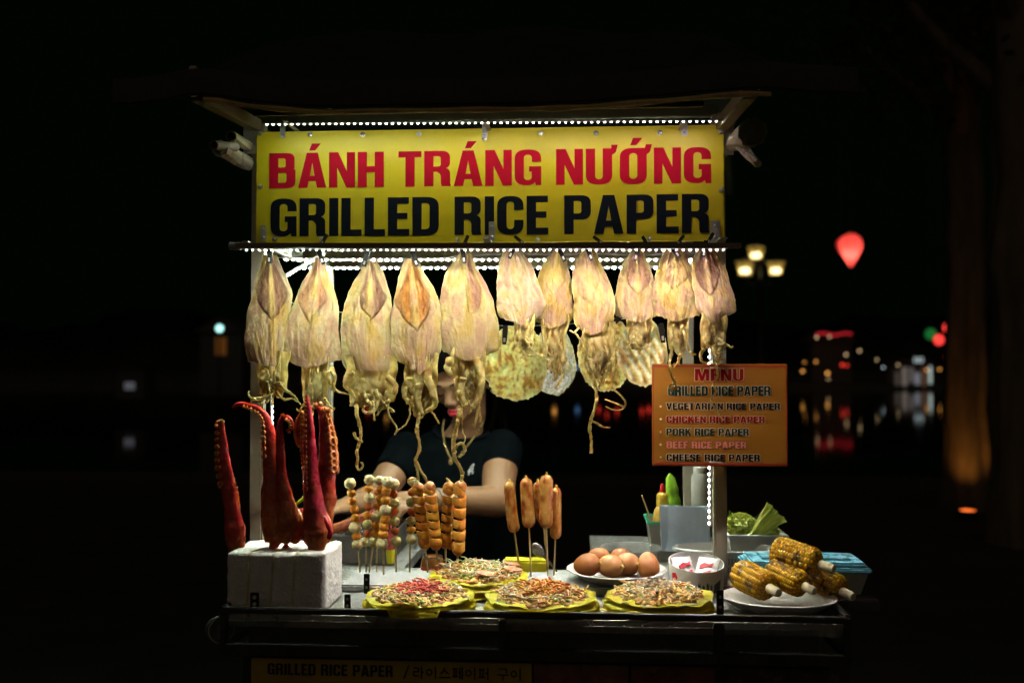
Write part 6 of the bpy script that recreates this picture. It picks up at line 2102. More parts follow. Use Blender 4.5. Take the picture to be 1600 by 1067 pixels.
# ------------------------------------------------------------------ grilled corn on a plate
cpx = PZ(1216, 934, 1.022)
t = thing('corn_plate', 'white oval plate under the grilled corn', 'plate', V((cpx.x, cpx.y, 1.002)))
m = MB()
r0 = .103
m.lathe([(.001, 1.0025), (r0 * .62, 1.0025), (r0 * .74, 1.006), (r0 * .98, 1.023), (r0, 1.025), (r0 * .98, 1.0265), (r0 * .72, 1.010), (r0 * .6, 1.006), (.001, 1.006)], (cpx.x, cpx.y, 0), 72, sy=.82)
m.build('dish', M('plate_white', (.68, .66, .62), .3, var=.04), t)
CORNM = M('grilled_corn', attr=True, rough=.3, var=.12, scale=120, bump=.12, bscale=120, sss=.15, coat=.35)
def corn_mesh():
    nr, nk = 15, 17
    na, nl = nr * 6, nk * 6
    L, rad = .086, .0296
    vs, cs, fs = [], [], []
    for j in range(nl + 1):
        s_ = j / nl
        env = rad * (1 - .10 * s_) * min(1, math.sqrt(max(.02, 1 - (max(0, abs(s_ - .47) - .36) / .18) ** 2)))
        for i in range(na):
            a = 2 * math.pi * i / na
            row = int(i / 6)
            ku = (i % 6) / 6 - .5
            kv = ((s_ * nk + .5 * (row % 2) + .12 * nz(row, 3)) % 1) - .5
            h = max(0, 1 - (abs(ku) * 1.9) ** 3) * max(0, 1 - (abs(kv) * 1.9) ** 3)
            r = env * (1 - .11 * (1 - h)) * (1 + .03 * nz(row * 1.7, int(s_ * nk + .5 * (row % 2)) * 1.3))
            x = L * (s_ - .5)
            vs.append(V((x, r * math.cos(a), r * math.sin(a))))
            kn = nz(row * .9, int(s_ * nk + .5 * (row % 2)) * .8, 2.2)
            ch = nz(math.cos(a) * 1.8 + 4, math.sin(a) * 1.8, s_ * 3.5)
            c = mixc((.88, .52, .010), (.76, .38, .006), .5 + kn)
            c = mixc(c, (.30, .11, .01), 1 - h if h < .6 else 0)
            c = mixc(c, (.045, .022, .01), ss(.16, .5, ch * .8 + kn * .7) * .85)
            cs.append(c)
    for j in range(nl):
        for i in range(na):
            fs.append((j * na + i, j * na + (i + 1) % na, (j + 1) * na + (i + 1) % na, (j + 1) * na + i))
    fs.append(tuple(range(na - 1, -1, -1)))
    fs.append(tuple(nl * na + i for i in range(na)))
    return vs, fs, cs
cb = MB()
cb.add(*corn_mesh())
t = thing('corn_cob', 'x', 'corn', (0, 0, 0), 'grilled corn cobs on the plate')
cb.build('kernels', CORNM, t, angle=80)
m = MB()
m.lathe([(.003, .0), (.0085, .0), (.0082, .006), (.0092, .008), (.0086, .012), (.0080, .022), (.0088, .024), (.0080, .028), (.0072, .033), (.0065, .0335), (.001, .0325)], (.037, 0, 0), 18, rot=(0, R(90), 0), col=None)
m.build('stalk', M('corn_stalk', (.62, .54, .33), .6, var=.15, scale=60, bump=.3), t)
for k, (px, py, y, z, yaw, roll_, dip, sc, lb) in enumerate([(1179, 907, -.16, None, -64, 20, 6, 1.0, 'yellow grilled corn cob at the left of the plate, its stalk end to the front'),
                                             (1231, 903, -.155, None, -56, 110, 10, .92, 'grilled corn cob in the middle of the plate under the top one'),
                                             (1246, 871, -.135, None, -42, 200, 8, 1.04, 'grilled corn cob lying on top of the others'),
                                             (1288, 910, -.12, None, -58, 290, 10, 1.0, 'dark shaded corn cob at the right of the plate')]):
    o = t if k == 0 else dup(t)
    o.location = P(px, py, y)
    o.rotation_euler = (Matrix.Rotation(R(yaw), 3, 'Z') @ Matrix.Rotation(R(dip), 3, 'Y') @ Matrix.Rotation(R(roll_), 3, 'X')).to_euler()
    o.scale = (sc, sc, sc)
    o['label'] = lb

# ------------------------------------------------------------------ napkins, bottles, boxes at the back right
ny = .24
nb = PZ(1066, 868, 1.03)
ca, cb_ = P(1013, 820, ny), P(1075, 880, ny)
t = thing('napkin_box', 'cloudy plastic box with a green rim that holds napkins and bottles', 'plastic box', V(((ca.x + cb_.x) / 2, ny + .05, 1.0)))
m = MB()
xa, xb = ca.x, P(1108, 820, ny).x
zt2 = P(1040, 817, ny).z
vs = []
for (z, q) in ((1.001, .012), (zt2, 0), (zt2, .003), (1.004, .014)):
    vs += [V((xa + q, ny + q, z)), V((xb - q, ny + q, z)), V((xb - q, ny + .12 - q, z)), V((xa + q, ny + .12 - q, z))]
m.add(vs, fs[0:0] + [(3, 2, 1, 0), (12, 13, 14, 15)] + [(j * 4 + i, j * 4 + (i + 1) % 4, (j + 1) * 4 + (i + 1) % 4, (j + 1) * 4 + i) for j in range(3) for i in range(4)])
m.build('tub', M('cloudy_plastic', (.42, .42, .38), .35, clear=.4, var=.1), t, smooth=False)
m = MB()
for a, b_ in (((xa, ny, zt2), (xb, ny, zt2)), ((xa, ny + .12, zt2), (xb, ny + .12, zt2)), ((xa, ny, zt2), (xa, ny + .12, zt2)), ((xb, ny, zt2), (xb, ny + .12, zt2))):
    m.beam(a, b_, .006, .006, .001)
m.build('rim', M('green_rim', (.05, .35, .22), .4), t)
# folded napkins
t = thing('napkins', 'stack of folded pale blue paper napkins standing upright', 'napkins', P(1070, 858, ny - .02))
NAP = M('napkin_paper', (.58, .74, .86), .85, var=.06, scale=60, bump=.25, bscale=80)
m = MB()
za, zb_ = P(1060, 789, ny - .02).z, P(1060, 861, ny - .02).z
for k in range(9):
    y_ = ny - .022 + .0042 * k
    xl, xr_ = P(1031 + k * .25, 820, ny - .02).x, P(1108 + (k % 3), 820, ny - .02).x
    g = []
    for j in range(9):
        v = j / 8
        g.append([V((lerp(xl + .004 * v, xr_, u / 10), y_ + .004 * nz(u * .3, v * 2, k) + (.03 * max(0, .22 - u / 10) if k == 0 else 0), lerp(za + (-.004 * u / 10 if k < 5 else .002) - .0012 * k, zb_, v))) for u in range(11)])
    m.sheet(g, (0, .0022, 0))
m.build('folded_sheets', NAP, t, angle=50)
# chopstick
a, c = P(1003, 774, ny + .02), P(1026, 838, ny + .04)
m = MB()
m.tube([a, c, c + (c - a) * .8], [.0016, .002, .0022], 8)
tag(m.build('chopstick', WOODSTICK), 'single wooden chopstick leaning out of the cloudy box', 'chopstick')
# sauce bottle
c = P(1035, 800, ny + .06)
k = S(ny + .06)
zt3, zt4 = P(1035, 755, ny + .06).z, P(1035, 769, ny + .06).z
t = thing('sauce_bottle', 'sauce bottle with a yellow cap and red tip behind the napkins', 'bottle', V((c.x, c.y, 1.004)))
m = MB()
zc = P(1035, 789, ny + .06).z
m.lathe([(.001, 1.005), (.021, 1.005), (.022, 1.01), (.022, zc - .03), (.019, zc - .012), (.012, zc)], (c.x, c.y, 0), 24)
m.build('body', M('amber_sauce', (.45, .28, .05), .3), t)
m = MB()
m.lathe([(9.3 * k, zc - .001), (9.6 * k, zc + .012), (9.0 * k, zc + .013), (9.4 * k, zc + .022), (7.0 * k, zt4 - .001), (4.5 * k, zt4 + .001)], (c.x, c.y, 0), 20)
m.build('cap', M('yellow_cap', (.62, .42, .03), .4), t)
m = MB()
m.lathe([(4.4 * k, zt4), (4.2 * k, zt4 + .006), (3.2 * k, zt3 - .003), (2.0 * k, zt3), (.0005, zt3 + .0008)], (c.x, c.y, 0), 16)
m.build('tip', M('red_tip', (.6, .02, .015), .4), t)
# green cucumber-like bottle gourd
c0, c1 = P(1046, 740, ny + .09), P(1056, 800, ny + .09)
k = S(ny + .09)
m = MB()
pts = [lerp(c0, c1, i / 20) for i in range(21)] + [c1 + (c1 - c0) * .5]
rr = [k * 9.5 * math.sqrt(max(.02, 1 - (1 - min(1, i / 9)) ** 2)) * (1 + .05 * math.sin(i)) for i in range(21)] + [k * 8]
m.tube(pts, rr, 20, col=lambda s_, a: mixc((.22, .48, .02), (.34, .60, .06), .5 + .5 * math.sin(a * 5)))
tag(m.build('cucumber', M('green_rind', attr=True, rough=.3, var=.12, scale=40, bump=.1)), 'bright green cucumber standing upright in the box behind the napkins', 'cucumber')
# pale bottle behind the post
c = P(1094, 780, ny + .1)
k = S(ny + .1)
t = thing('squeeze_bottle', 'pale white bottle standing behind the right post', 'bottle', V((c.x, c.y, 1.003)))
zt3 = P(1094, 733, ny + .1).z
m = MB()
m.lathe([(.001, 1.004), (13.5 * k, 1.004), (13.8 * k, 1.012), (13.8 * k, zt3 - .03), (13.2 * k, zt3 - .016), (10 * k, zt3 - .008)], (c.x, c.y, 0), 28)
m.build('body', M('pale_bottle', (.58, .57, .52), .4, trans=.2), t)
m = MB()
m.lathe([(10.5 * k, zt3 - .0085), (10.8 * k, zt3 - .006), (10.4 * k, zt3 + .006), (6 * k, zt3 + .0075), (.001, zt3 + .008)], (c.x, c.y, 0), 24)
m.build('cap', M('pale_cap', (.66, .65, .6), .4), t)
m = MB()
m.box((P(1088, 793, ny + .03).x, ny + .03, P(1088, 793, ny + .03).z - .03), (.03, .012, .07), bev=.004)
tag(m.build('teal_packet', M('teal_packet', (.02, .28, .18), .4)), 'small teal green packet just showing above the napkins', 'packet')

# clear round bowl behind the eggs
c = PZ(985, 858, 1.05)
t = thing('clear_bowl', 'shallow clear plastic bowl behind the plate of eggs', 'bowl', V((c.x, c.y, 1.0)))
m = MB()
r = 47 * S(c.y)
m.lathe([(.001, 1.002), (r * .7, 1.002), (r * .97, 1.05), (r * 1.02, 1.052), (r * 1.02, 1.055), (r * .95, 1.053), (r * .68, 1.006), (.001, 1.006)], (c.x, c.y, 0), 56)
m.build('bowl_wall', M('clear_bowl_plastic', (.25, .26, .25), .15, clear=.55, var=.1, spec=.8), t)
# yellow tray
c = P(826, 886, .12)
m = MB()
xl, xr_ = P(785, 886, .105).x, P(856, 886, .105).x
zt3 = P(826, 876, .105).z
m.box(((xl + xr_) / 2, .128, (1.002 + zt3) / 2), (xr_ - xl, .046, zt3 - 1.002), bev=.004)
tray = tag(m.build('yellow_box', M('yellow_plastic', (.66, .60, .02), .4, var=.05)), 'low bright yellow plastic box behind the sausage sticks', 'plastic box')
# spoon leaning
t = thing('spoon', 'steel spoon leaning beside the yellow plastic box', 'spoon', P(866, 890, .10))
m = MB()
a, b_ = P(870, 893, .10), P(846, 866, .12)
m.tube([a, lerp(a, b_, .5) + V((0, 0, .003)), b_], [.0022, .002, .003], 8, flat=.6)
m.build('handle', CHROME, t)
m = MB()
m.ball(b_ + (b_ - a).normalized() * .012, (.012, .005, .018), 18, 12, rot=(0, R(-38), 0))
m.build('bowl', CHROME, t)
# jar with red label
jy = .125
c = P(676, 885, jy)
k = S(jy)
t = thing('sauce_jar', 'squat brown sauce jar with a red band at its foot', 'jar', V((c.x, c.y, 1.002)))
zt3 = P(676, 869, jy).z
zt2_ = P(676, 882, jy).z
m = MB()
m.lathe([(.001, 1.003), (18 * k, 1.003), (18.5 * k, 1.006), (18.5 * k, zt2_), (17 * k, zt3 - .004), (15 * k, zt3)], (c.x, c.y, 0), 32)
m.build('glass', M('brown_sauce_glass', (.20, .075, .02), .12, var=.1, spec=.7), t)
m = MB()
m.lathe([(18.9 * k, 1.004), (18.9 * k, zt2_ - .002), (18.55 * k, zt2_ - .002), (18.55 * k, 1.004)], (c.x, c.y, 0), 32, closed=True)
m.build('red_band', M('red_label', (.45, .03, .02), .45), t)
m = MB()
m.lathe([(15.6 * k, zt3 - .002), (16 * k, zt3), (15.6 * k, zt3 + .0018), (14.5 * k, zt3 + .0018)], (c.x, c.y, 0), 32, closed=True)
m.build('rim', CHROME, t)
# yellow and pink squeeze bottle
jy = .18
c = P(610, 880, jy)
k = S(jy)
t = thing('squeeze_bottle', 'yellow squeeze bottle with a pink lower neck among the skewer sticks', 'bottle', V((c.x, c.y, 1.002)))
z_ = lambda py: P(610, py, jy).z
m = MB()
m.lathe([(.001, 1.003), (6 * k, 1.003), (5.2 * k, z_(880)), (7.5 * k, z_(862)), (7 * k, z_(858))], (c.x, c.y, 0), 22)
m.build('body', M('yellow_plastic'), t)
m = MB()
m.lathe([(6.8 * k, z_(858.5)), (6 * k, z_(846)), (4.6 * k, z_(834)), (2 * k, z_(826)), (.6 * k, z_(812))], (c.x, c.y, 0), 20)
m.build('nozzle', M('pink_plastic', (.66, .12, .12), .4, trans=.2), t)
# steel grill tray with rims left of the vendor's hands
gx0, gx1 = P(505, 860, .18).x, P(606, 860, .18).x
t = thing('grill_tray', 'steel charcoal grill tray behind the skewers', 'grill', V(((gx0 + gx1) / 2, .3, 1.0)))
m = MB()
zg = P(560, 838, .18).z
m.box(((gx0 + gx1) / 2, .182, (1.001 + zg) / 2), (gx1 - gx0, .004, zg - 1.002), bev=.001)
m.box(((gx0 + gx1) / 2, .42, (1.001 + zg) / 2), (gx1 - gx0, .004, zg - 1.002), bev=.001)
m.box((gx0, .301, (1.001 + zg) / 2), (.004, .233, zg - 1.002), bev=.001)
m.box((gx1, .301, (1.001 + zg) / 2), (.004, .233, zg - 1.002), bev=.001)
m.build('tray_wall', M('sooty_steel', (.16, .15, .14), .45, .7, var=.3, bump=.3, dirt=(.03, .03, .03), dirt_amt=.7, dirt_scale=15), t)
m = MB()
m.beam((gx0 - .004, .180, zg + .002), (gx1 + .004, .180, zg + .002), .008, .004, .001)
m.beam((gx0 - .004, .424, zg + .002), (gx1 + .004, .424, zg + .002), .008, .004, .001)
for i in range(14):
    x = lerp(gx0 + .006, gx1 - .006, i / 13)
    m.tube([(x, .184, zg + .004), (x, .42, zg + .004)], .0014, 6)
m.build('grate', CHROME, t)
m = MB()
rng = random.Random(9)
for q in range(60):
    m.ball((rng.uniform(gx0 + .01, gx1 - .01), rng.uniform(.2, .41), 1.012 + rng.uniform(0, .015)), rng.uniform(.008, .015), 8, 6, amp=.5, freq=2, seed=q, col=(.03, .03, .03))
m.build('charcoal', MIX, t)
# small yellow handled tool near the vendor's far hand
m = MB()
a, b_ = P(462, 788, .30), P(482, 772, .30)
m.tube([a, lerp(a, b_, .5), b_, b_ + (b_ - a) * .6], [.0035, .004, .0038, .002], 10)
tag(m.build('tongs_handle', M('yellow_plastic')), 'short yellow tool handle in the vendor\'s far hand beside the tall octopus', 'tool')
# purple and pale things stored under the right end of the shelf
for (pxa, pxb, lb, mt, y) in [(1136, 1176, 'purple plastic bag stored under the right end of the cart top', M('purple_plastic', (.20, .07, .20), .4, var=.25, bump=.6, bscale=30), -.272), (1184, 1250, 'pale folded cloth stored under the right end of the cart top', M('pale_cloth', (.30, .30, .28), .8, var=.2, bump=.5, bscale=40), -.272)]:
    pass
t = thing('cooking_pot', 'round steel pot hanging at the left end of the cart below the foam block', 'pot', P(343, 985, -.22))
c = P(343, 983, -.22)
k = S(-.22)
m = MB()
m.lathe([(.002, -.05), (17 * k, -.05), (19 * k, -.045), (19 * k, .03), (20 * k, .032), (20 * k, .036), (18 * k, .036), (17.6 * k, -.043), (.002, -.046)], c, 36, rot=(R(78), 0, R(25)))
m.build('pan', M('dull_steel', (.25, .25, .24), .35, .8, var=.2), t)
m = MB()
m.tube([c + V((.012, 0, .0)), c + V((.03, .0, .03)), V((XL + .02, -.2, .998))], .004, 8)
m.build('hook', DARKSTEEL, t)
# ------------------------------------------------------------------ the vendor
VY = .74
SKIN = M('skin', (.27, .142, .074), .45, var=.06, scale=30, sss=.2, bump=.08, bscale=200, spec=.4)
def loft(m, rings, n=28):
    "rings: (centre, half width vector, half depth vector)"
    vs, fs = [], []
    for c, a, b in rings:
        for i in range(n):
            t_ = 2 * math.pi * i / n
            vs.append(V(c) + V(a) * math.cos(t_) + V(b) * math.sin(t_))
    for j in range(len(rings) - 1):
        for i in range(n):
            fs.append((j * n + i, j * n + (i + 1) % n, (j + 1) * n + (i + 1) % n, (j + 1) * n + i))
    fs.append(tuple(range(n - 1, -1, -1)))
    fs.append(tuple((len(rings) - 1) * n + i for i in range(n)))
    m.add(vs, fs)
def fuse(name, m, mat, parent, voxel=.004, smooth=6, post=None):
    "one continuous surface from overlapping pieces"
    me = bpy.data.meshes.new(name)
    o0 = origin(parent)
    me.from_pydata([p - o0 for p in m.v], [], m.f)
    bm = bmesh.new()
    bm.from_mesh(me)
    bmesh.ops.recalc_face_normals(bm, faces=bm.faces)
    bm.to_mesh(me)
    bm.free()
    o = bpy.data.objects.new(name + '_source', me)
    COL.objects.link(o)
    r = o.modifiers.new('r', 'REMESH')
    r.mode = 'VOXEL'
    r.voxel_size = voxel
    s_ = o.modifiers.new('s', 'SMOOTH')
    s_.factor = .5
    s_.iterations = smooth
    dg = bpy.context.evaluated_depsgraph_get()
    out = bpy.data.meshes.new_from_object(o.evaluated_get(dg))
    bpy.data.objects.remove(o)
    if post:
        for v in out.vertices:
            v.co = post(v.co + o0) - o0
    out.name = name
    out.materials.clear()
    return link_mesh(name, out, mat, parent, True, None, 180)

k = S(VY)
neck = P(727, 664, VY)
shL, shR = P(634, 708, VY + .0), P(784, 704, VY + .02)
elL, wrL, haL = P(588, 778, .60), P(545, 790, .46), P(519, 793, .40)
elR, wrR, haR = P(776, 784, .62), P(668, 780, .50), P(640, 783, .45)
hip = V((lerp(shL.x, shR.x, .52), VY + .05, .82))
vend = thing('person', 'woman in a navy T-shirt with a gold necklace working behind the cart, head bowed', 'person', V((hip.x, hip.y, 0)))
hc = P(722, 592, VY - .035)          # middle of the head
HR = Euler((R(24), R(-4), R(-26)), 'XYZ').to_matrix()   # bowed and turned to the picture's left
def H(x, y, z):
    return hc + HR @ V((x, y, z))
b = MB()
# head (local: face looks to -y), about 0.22 m tall
hm = Euler((R(24), R(-4), R(-26)), 'XYZ')
def hb(c, r, rot=None, nu=24, nv=18):
    e = (HR @ (Euler(rot).to_matrix() if rot else Matrix.Identity(3))).to_euler()
    b.ball(H(*c), r, nu, nv, rot=e)
hb((0, .016, .028), (.072, .088, .082))
hb((0, -.022, -.012), (.060, .060, .070))
hb((0, -.026, -.060), (.044, .046, .042))
hb((0, -.060, -.083), (.020, .016, .015))
hb((-.036, -.046, -.022), (.026, .026, .026))
hb((.036, -.046, -.022), (.026, .026, .026))
hb((0, -.070, .012), (.045, .014, .012))
for s_ in (-1, 1):
    hb((s_ * .030, -.069, -.004), (.0145, .011, .010))
    hb((s_ * .0735, .012, -.012), (.008, .018, .030), (0, s_ * .15, s_ * -.25))
    hb((s_ * .011, -.086, -.036), (.008, .009, .007))
b.tube([H(0, -.074, .008), H(0, -.083, -.010), H(0, -.094, -.030), H(0, -.084, -.038)], [.007, .0085, .0115, .008], 14)
hb((0, -.078, -.058), (.021, .011, .010))
# neck, shoulders and trunk
loft(b, [(H(0, .012, -.04), HR @ V((.052, 0, 0)), HR @ V((0, .052, 0))), (lerp(H(0, .02, -.09), neck, .4), V((.044, 0, 0)), V((0, .046, .012))),
         (neck + V((0, .025, -.005)), V((.047, 0, 0)), V((0, .047, .01))), (neck + V((-.012, .03, -.035)), V((.060, 0, .0)), V((0, .052, 0)))])
loft(b, [(neck + V((-.014, .03, -.02)), V((.05, 0, 0)), V((0, .045, 0))), (lerp(shL, shR, .5) + V((0, .025, -.012)), V((.130, 0, 0)), V((0, .078, 0))), (lerp(shL, shR, .5) + V((0, .02, -.10)), V((.142, 0, 0)), V((0, .095, 0))),
         (hip + V((0, -.01, .24)), V((.125, 0, 0)), V((0, .088, 0))), (hip + V((0, 0, .12)), V((.135, 0, 0)), V((0, .095, 0))), (hip, V((.16, 0, 0)), V((0, .11, 0))), (hip + V((0, 0, -.1)), V((.15, 0, 0)), V((0, .1, 0)))])
for s_, e, w, r in ((shL, elL, wrL, (.050, .040, .040, .026)), (shR, elR, wrR, (.052, .043, .042, .027))):
    up_ = [lerp(s_, e, i / 6) for i in range(7)]
    b.tube(up_, [lerp(r[0], r[1], i / 6) for i in range(7)], 18)
    b.ball(e, r[1] * .99, 18, 12)
    b.ball(s_, r[0] * 1.05, 18, 12)
    b.tube([lerp(e, w, i / 8) for i in range(9)], [r[2] * (1 + .08 * math.sin(i / 8 * 3.1)) * (1 - i / 8) + r[3] * (i / 8) for i in range(9)], 18)
# hands: palm, four bent fingers and a thumb
def hand(w, h, side, up_):
    d = (h - w).normalized()
    nrm = V(up_)
    sd = d.cross(nrm).normalized()
    nrm = sd.cross(d).normalized()
    pc_ = w + d * .045
    loft(b, [(w, sd * .024, nrm * .019), (w + d * .03, sd * .034, nrm * .016), (w + d * .065, sd * .039, nrm * .014), (w + d * .082, sd * .036, nrm * .011)], 20)
    for q, (off, L) in enumerate([(-.028, .066), (-.009, .074), (.010, .070), (.028, .056)]):
        p0 = w + d * .070 + sd * off
        p1 = p0 + d * L * .48 - nrm * .004
        p2 = p1 + d * L * .22 - nrm * L * .30
        p3 = p2 + d * L * .0 - nrm * L * .30 
        b.tube([p0, lerp(p0, p1, .5) + nrm * .002, p1, p2, p3], [.0088, .0086, .0084, .0074, .0058], 12)
        b.ball(p3, .0058, 10, 8)
    t0 = w + d * .022 + sd * -side * -.026
    t1 = t0 + d * .024 + sd * side * .022 - nrm * .010
    t2 = t1 + d * .028 + sd * side * .006 - nrm * .012
    b.tube([t0, t1, t2, t2 + d * .012 - nrm * .004], [.014, .0115, .0095, .006], 12)
hand(wrL, haL, 1, (.1, -.2, 1))
hand(wrR, haR, 1, (.2, -.4, 1))
# legs
for s_ in (-1, 1):
    h0 = hip + V((s_ * .082, .0, -.06))
    b.tube([h0, V((h0.x + s_ * .004, h0.y - .01, .46)), V((h0.x + s_ * .006, h0.y + .015, .08))], [.085, .056, .038], 18)
    b.tube([V((h0.x + s_ * .006, h0.y + .035, .045)), V((h0.x + s_ * .01, h0.y - .05, .035)), V((h0.x + s_ * .016, h0.y - .14, .025))], [.036, .036, .022], 14)
body_o = fuse('body', b, SKIN, vend, .0042, 5)
# lips, closed lids, brows
LIPM = M('lipstick', (.50, .035, .06), .32, var=.06, spec=.5)
b = MB()
up_l = [(-.021, -.079, -.0585), (-.012, -.0865, -.0545), (-.004, -.0895, -.0530), (0, -.0890, -.0542), (.004, -.0895, -.0530), (.012, -.0865, -.0545), (.021, -.079, -.0585)]
b.tube([H(*q) for q in spline(up_l, 24)], [.0012 + .0034 * math.sin(math.pi * i / 23) for i in range(24)], 10)
lo_l = [(-.020, -.0785, -.0595), (-.010, -.0862, -.0635), (0, -.0882, -.0650), (.010, -.0862, -.0635), (.020, -.0785, -.0595)]
b.tube([H(*q) for q in spline(lo_l, 24)], [.0010 + .0042 * math.sin(math.pi * i / 23) for i in range(24)], 10)
b.build('lips', LIPM, vend, angle=80)
HAIRM = M('black_hair', (.003, .0026, .0024), .9, spec=.0, var=.3, scale=40, bump=.5, bscale=120, streak=(6, 6, 1))
for s_ in (-1, 1):
    b = MB()
    b.tube([H(*q) for q in spline([(s_ * .016, -.0785, -.0070), (s_ * .024, -.0808, -.0105), (s_ * .033, -.0792, -.0105), (s_ * .045, -.0705, -.0065)], 14)], [.0009 + .0011 * math.sin(math.pi * i / 13) for i in range(14)], 8)
    b.build('eyelashes', HAIRM, vend)
    b = MB()
    b.tube([H(*q) for q in spline([(s_ * .012, -.0835, .0165), (s_ * .026, -.0830, .0205), (s_ * .040, -.0755, .0200), (s_ * .051, -.064, .0145)], 14)], [.0010 + .0017 * math.sin(math.pi * i / 13 + .2) for i in range(14)], 8, flat=.6)
    b.build('eyebrow', HAIRM, vend)
# hair: parted cap drawn back, ponytail falling behind the shoulder
b = MB()
n, mrow = 64, 26
vs, fs = [], []
for j in range(mrow + 1):
    th = math.pi * .5 * (j / mrow) * 1.34
    for i in range(n):
        ph = 2 * math.pi * i / n
        fr_ = max(0, -math.sin(ph))                 # 1 at the forehead
        lim = lerp(1.0, .60, fr_ ** 1.6)
        t2 = th * lim
        r_ = 1 + .018 * math.sin(ph * 23 + j * .1) + .02 * nz(math.cos(ph) * 4, math.sin(ph) * 4, j * .1)
        vs.append(H(.0785 * math.sin(t2) * math.cos(ph) * r_, .014 + .0955 * math.sin(t2) * math.sin(ph) * r_, .030 + .091 * math.cos(t2) * r_))
for j in range(mrow):
    for i in range(n):
        fs.append((j * n + i, j * n + (i + 1) % n, (j + 1) * n + (i + 1) % n, (j + 1) * n + i))
nn_ = len(vs)
vs += [hc + (v - hc) * .93 for v in vs]
fs += [tuple(nn_ + q for q in reversed(f)) for f in fs[:]]
fs += [(mrow * n + i, mrow * n + (i + 1) % n, nn_ + mrow * n + (i + 1) % n, nn_ + mrow * n + i) for i in range(n)]
b.add(vs, fs)
rng = random.Random(2)
for q in range(46):
    x = rng.uniform(-.045, .05)
    p0 = H(x, .095 + rng.uniform(-.02, .01), .03 + rng.uniform(-.04, .03))
    p3 = V((neck.x + .07 + x * .5 + rng.uniform(-.02, .03), VY + .09 + rng.uniform(-.02, .03), neck.z - rng.uniform(.06, .16)))
    p1 = lerp(p0, p3, .35) + V((.012, .03, .02))
    b.tube([V(z) for z in spline([tuple(p0), tuple(p1), tuple(p3)], 12)], [.007 * (1 - .75 * i / 11) for i in range(12)], 6)
for s_ in (-1, 1):                               # side locks in front of the ears
    for q in range(9):
        a0 = H(s_ * .070, -.030 + q * .008, .045 - q * .002)
        a1 = H(s_ * .078, -.006 + q * .006, -.005)
        a2 = H(s_ * .074, .020 + q * .006, -.055 - .012 * (q % 3))
        b.tube([V(z) for z in spline([tuple(a0), tuple(a1), tuple(a2)], 10)], [.005 * (1 - .6 * i / 9) for i in range(10)], 6)
for q in range(9):                               # hair falling beside the neck on the lit side
    yy = .006 + .010 * q
    a0, a1, a2, a3 = H(.055, yy, .07), H(.082, yy + .004, .0), H(.076, yy + .012, -.07), neck + V((.062 - .004 * q, .02 + .008 * q, -.05 - .008 * (q % 3)))
    b.tube([V(z) for z in spline([tuple(a0), tuple(a1), tuple(a2), tuple(a3)], 14)], [.010 * (1 - .5 * i / 13) for i in range(14)], 8)
b.build('hair', HAIRM, vend, angle=60)
# T-shirt
b = MB()
mid = lerp(shL, shR, .5)
loft(b, [(neck + V((-.010, .026, -.016)), V((.078, 0, 0)), V((0, .060, .026))), (neck + V((-.012, .027, -.032)), V((.112, 0, 0)), V((0, .072, .020))), (mid + V((0, .024, .012)), V((.158, 0, 0)), V((0, .090, 0))), (mid + V((0, .018, -.06)), V((.155, 0, 0)), V((0, .104, 0))), (mid + V((0, .018, -.13)), V((.160, 0, 0)), V((0, .112, 0))),
         (hip + V((0, -.01, .24)), V((.148, 0, 0)), V((0, .106, 0))), (hip + V((0, 0, .12)), V((.158, 0, 0)), V((0, .115, 0))), (hip + V((0, 0, -.02)), V((.178, 0, 0)), V((0, .125, 0)))], 40)
for s_, e, q in ((shL, elL, .50), (shR, elR, .40)):
    ax_ = (e - s_).normalized()
    en = lerp(s_, e, q)
    b.ball(s_ + V((0, .0, .002)), .059, 20, 14)
    b.tube([s_ - ax_ * .02, lerp(s_, en, .5), en], [.057, .055, .053], 24)
cut = neck + V((-.012, -.03, .012))
def wrinkle(p):
    d = .0035 * nz(p.x * 9, p.y * 9, p.z * 22) + .0022 * nz(p.x * 30, p.y * 20, p.z * 14 + 3)
    return p + V((.3 * d, -d, .2 * d))
fuse('t_shirt', b, M('navy_cotton', (.0012, .0028, .004), .95, var=.15, scale=220, bump=.25, bscale=500, spec=.05), vend, .0055, 7, wrinkle)
# ribbed collar
b = MB()
col_ = [neck + V((-.010, .026, -.014)) + V((.0785 * math.cos(2 * math.pi * i / 40), .0615 * math.sin(2 * math.pi * i / 40), .026 * math.sin(2 * math.pi * i / 40))) for i in range(41)]
b.tube(col_, .0055, 8, flat=1.3, caps=False)
b.build('collar', M('navy_rib', (.0025, .0045, .0065), .95, bump=.3, bscale=300, spec=.05), vend)
# small pale emblem of a rider on the chest: thin stitched patch
def chest(px, py, out=.004):
    p = P(px, py, VY - .10)
    return p
b = MB()
ey = VY - .112
for poly in ([(737, 725), (741, 723), (743, 726), (740, 730), (741, 734), (738, 738), (733, 740), (728, 738), (730, 734), (735, 732), (733, 729)], [(729, 739), (732, 741), (731, 745), (728, 744)], [(738, 738), (741, 738), (740, 743), (738, 742)]):
    b.prism([P(735 + (x - 735) * .62, 733 + (y - 733) * .8, ey) for x, y in poly], (0, .026, 0))
b.build('emblem', M('pale_thread', (.5, .52, .56), .7, bump=.3, bscale=400), vend)
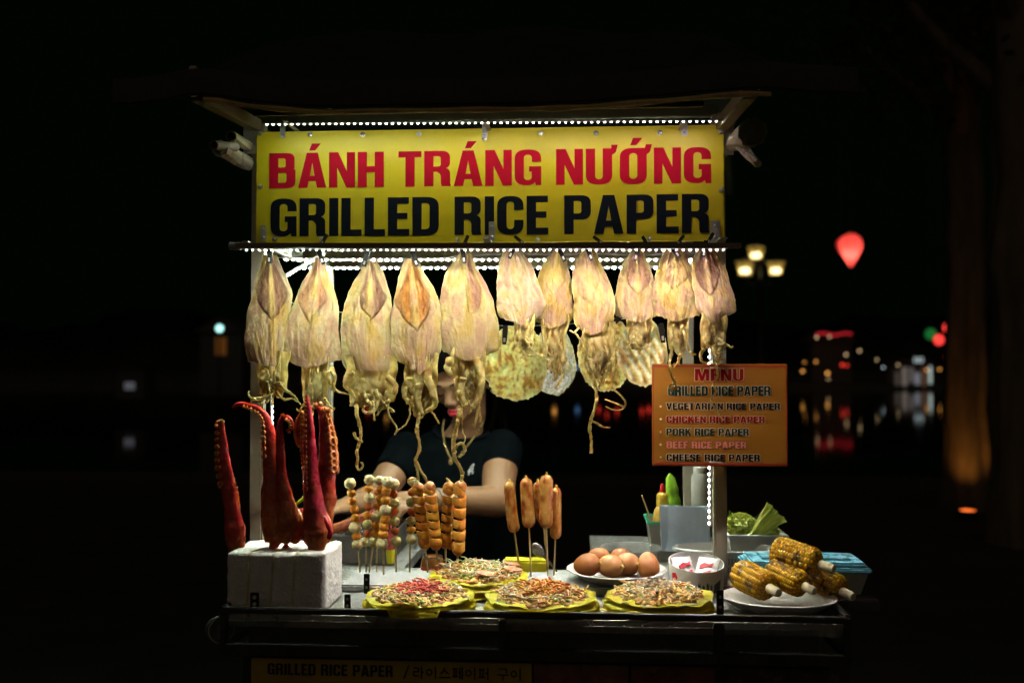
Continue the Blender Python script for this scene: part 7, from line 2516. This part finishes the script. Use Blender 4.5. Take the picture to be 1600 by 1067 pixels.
# necklace and pendant
GOLD = M('gold', (.62, .43, .16), .3, .9, var=.1)
b = MB()
chain = [(757, 655, VY + .01), (748, 672, VY - .04), (735, 690, VY - .075), (720, 708, VY - .098), (706, 716, VY - .103), (697, 700, VY - .092), (693, 682, VY - .072), (692, 668, VY - .045), (694, 655, VY - .0)]
cp = [P(x, y, z) for x, y, z in chain]
cs_ = spline([tuple(p) for p in cp], 100)
for i, p in enumerate(cs_):
    b.ball(p, (.0022, .0016, .0022), 8, 6)
ch = b.build('necklace', GOLD, vend)
b = MB()
pb = P(704, 722, VY - .106)
b.ball(pb, (.0055, .0028, .0075), 14, 10)
b.lathe([(.002, 0), (.0034, 0), (.0034, .0012), (.002, .0012)], pb + V((0, 0, .0085)), 12, rot=(R(90), 0, 0), closed=True)
b.build('pendant', GOLD, ch)
b = MB()
b.ball(H(.079, .008, -.044), .0055, 12, 8)
b.build('earring', GOLD, vend)
# watch on the near wrist, ring
b = MB()
d = (haR - wrR).normalized()
q = d.to_track_quat('Z', 'Y').to_euler()
b.lathe([(.0285, -.006), (.0305, -.006), (.0305, .006), (.0285, .006)], wrR + (elR - wrR) * .12, 28, rot=q, closed=True)
wt = b.build('watch_strap', M('steel_strap', (.45, .45, .42), .3, .8), vend)
b = MB()
b.lathe([(.001, 0), (.013, 0), (.013, .004), (.011, .006), (.001, .006)], wrR + (elR - wrR) * .12 + V((0, -.03, .006)), 24, rot=(R(100), 0, 0))
b.build('watch_face', M('watch_face', (.5, .5, .42), .2, .5), wt)
# trousers and shoes
b = MB()
loft(b, [(hip + V((0, 0, .05)), V((.170, 0, 0)), V((0, .118, 0))), (hip + V((0, 0, -.08)), V((.178, 0, 0)), V((0, .125, 0))), (hip + V((0, 0, -.15)), V((.16, 0, 0)), V((0, .11, 0)))], 32)
for s_ in (-1, 1):
    h0 = hip + V((s_ * .082, 0, -.08))
    b.tube([h0, V((h0.x + s_ * .004, h0.y - .01, .46)), V((h0.x + s_ * .006, h0.y + .012, .11))], [.098, .072, .062], 20)
fuse('trousers', b, M('black_denim', (.015, .015, .017), .9, var=.2, bump=.3, bscale=200), vend, .008, 5)
for s_ in (-1, 1):
    h0 = hip + V((s_ * .082, 0, 0))
    b = MB()
    b.tube([V((h0.x + s_ * .006, h0.y + .05, .05)), V((h0.x + s_ * .01, h0.y - .04, .045)), V((h0.x + s_ * .016, h0.y - .15, .034))], [.046, .048, .034], 18)
    b.box((h0.x + s_ * .011, h0.y - .05, .011), (.085, .26, .02), bev=.008)
    b.build('shoe', M('dark_shoe', (.03, .03, .032), .6, bump=.2), vend)
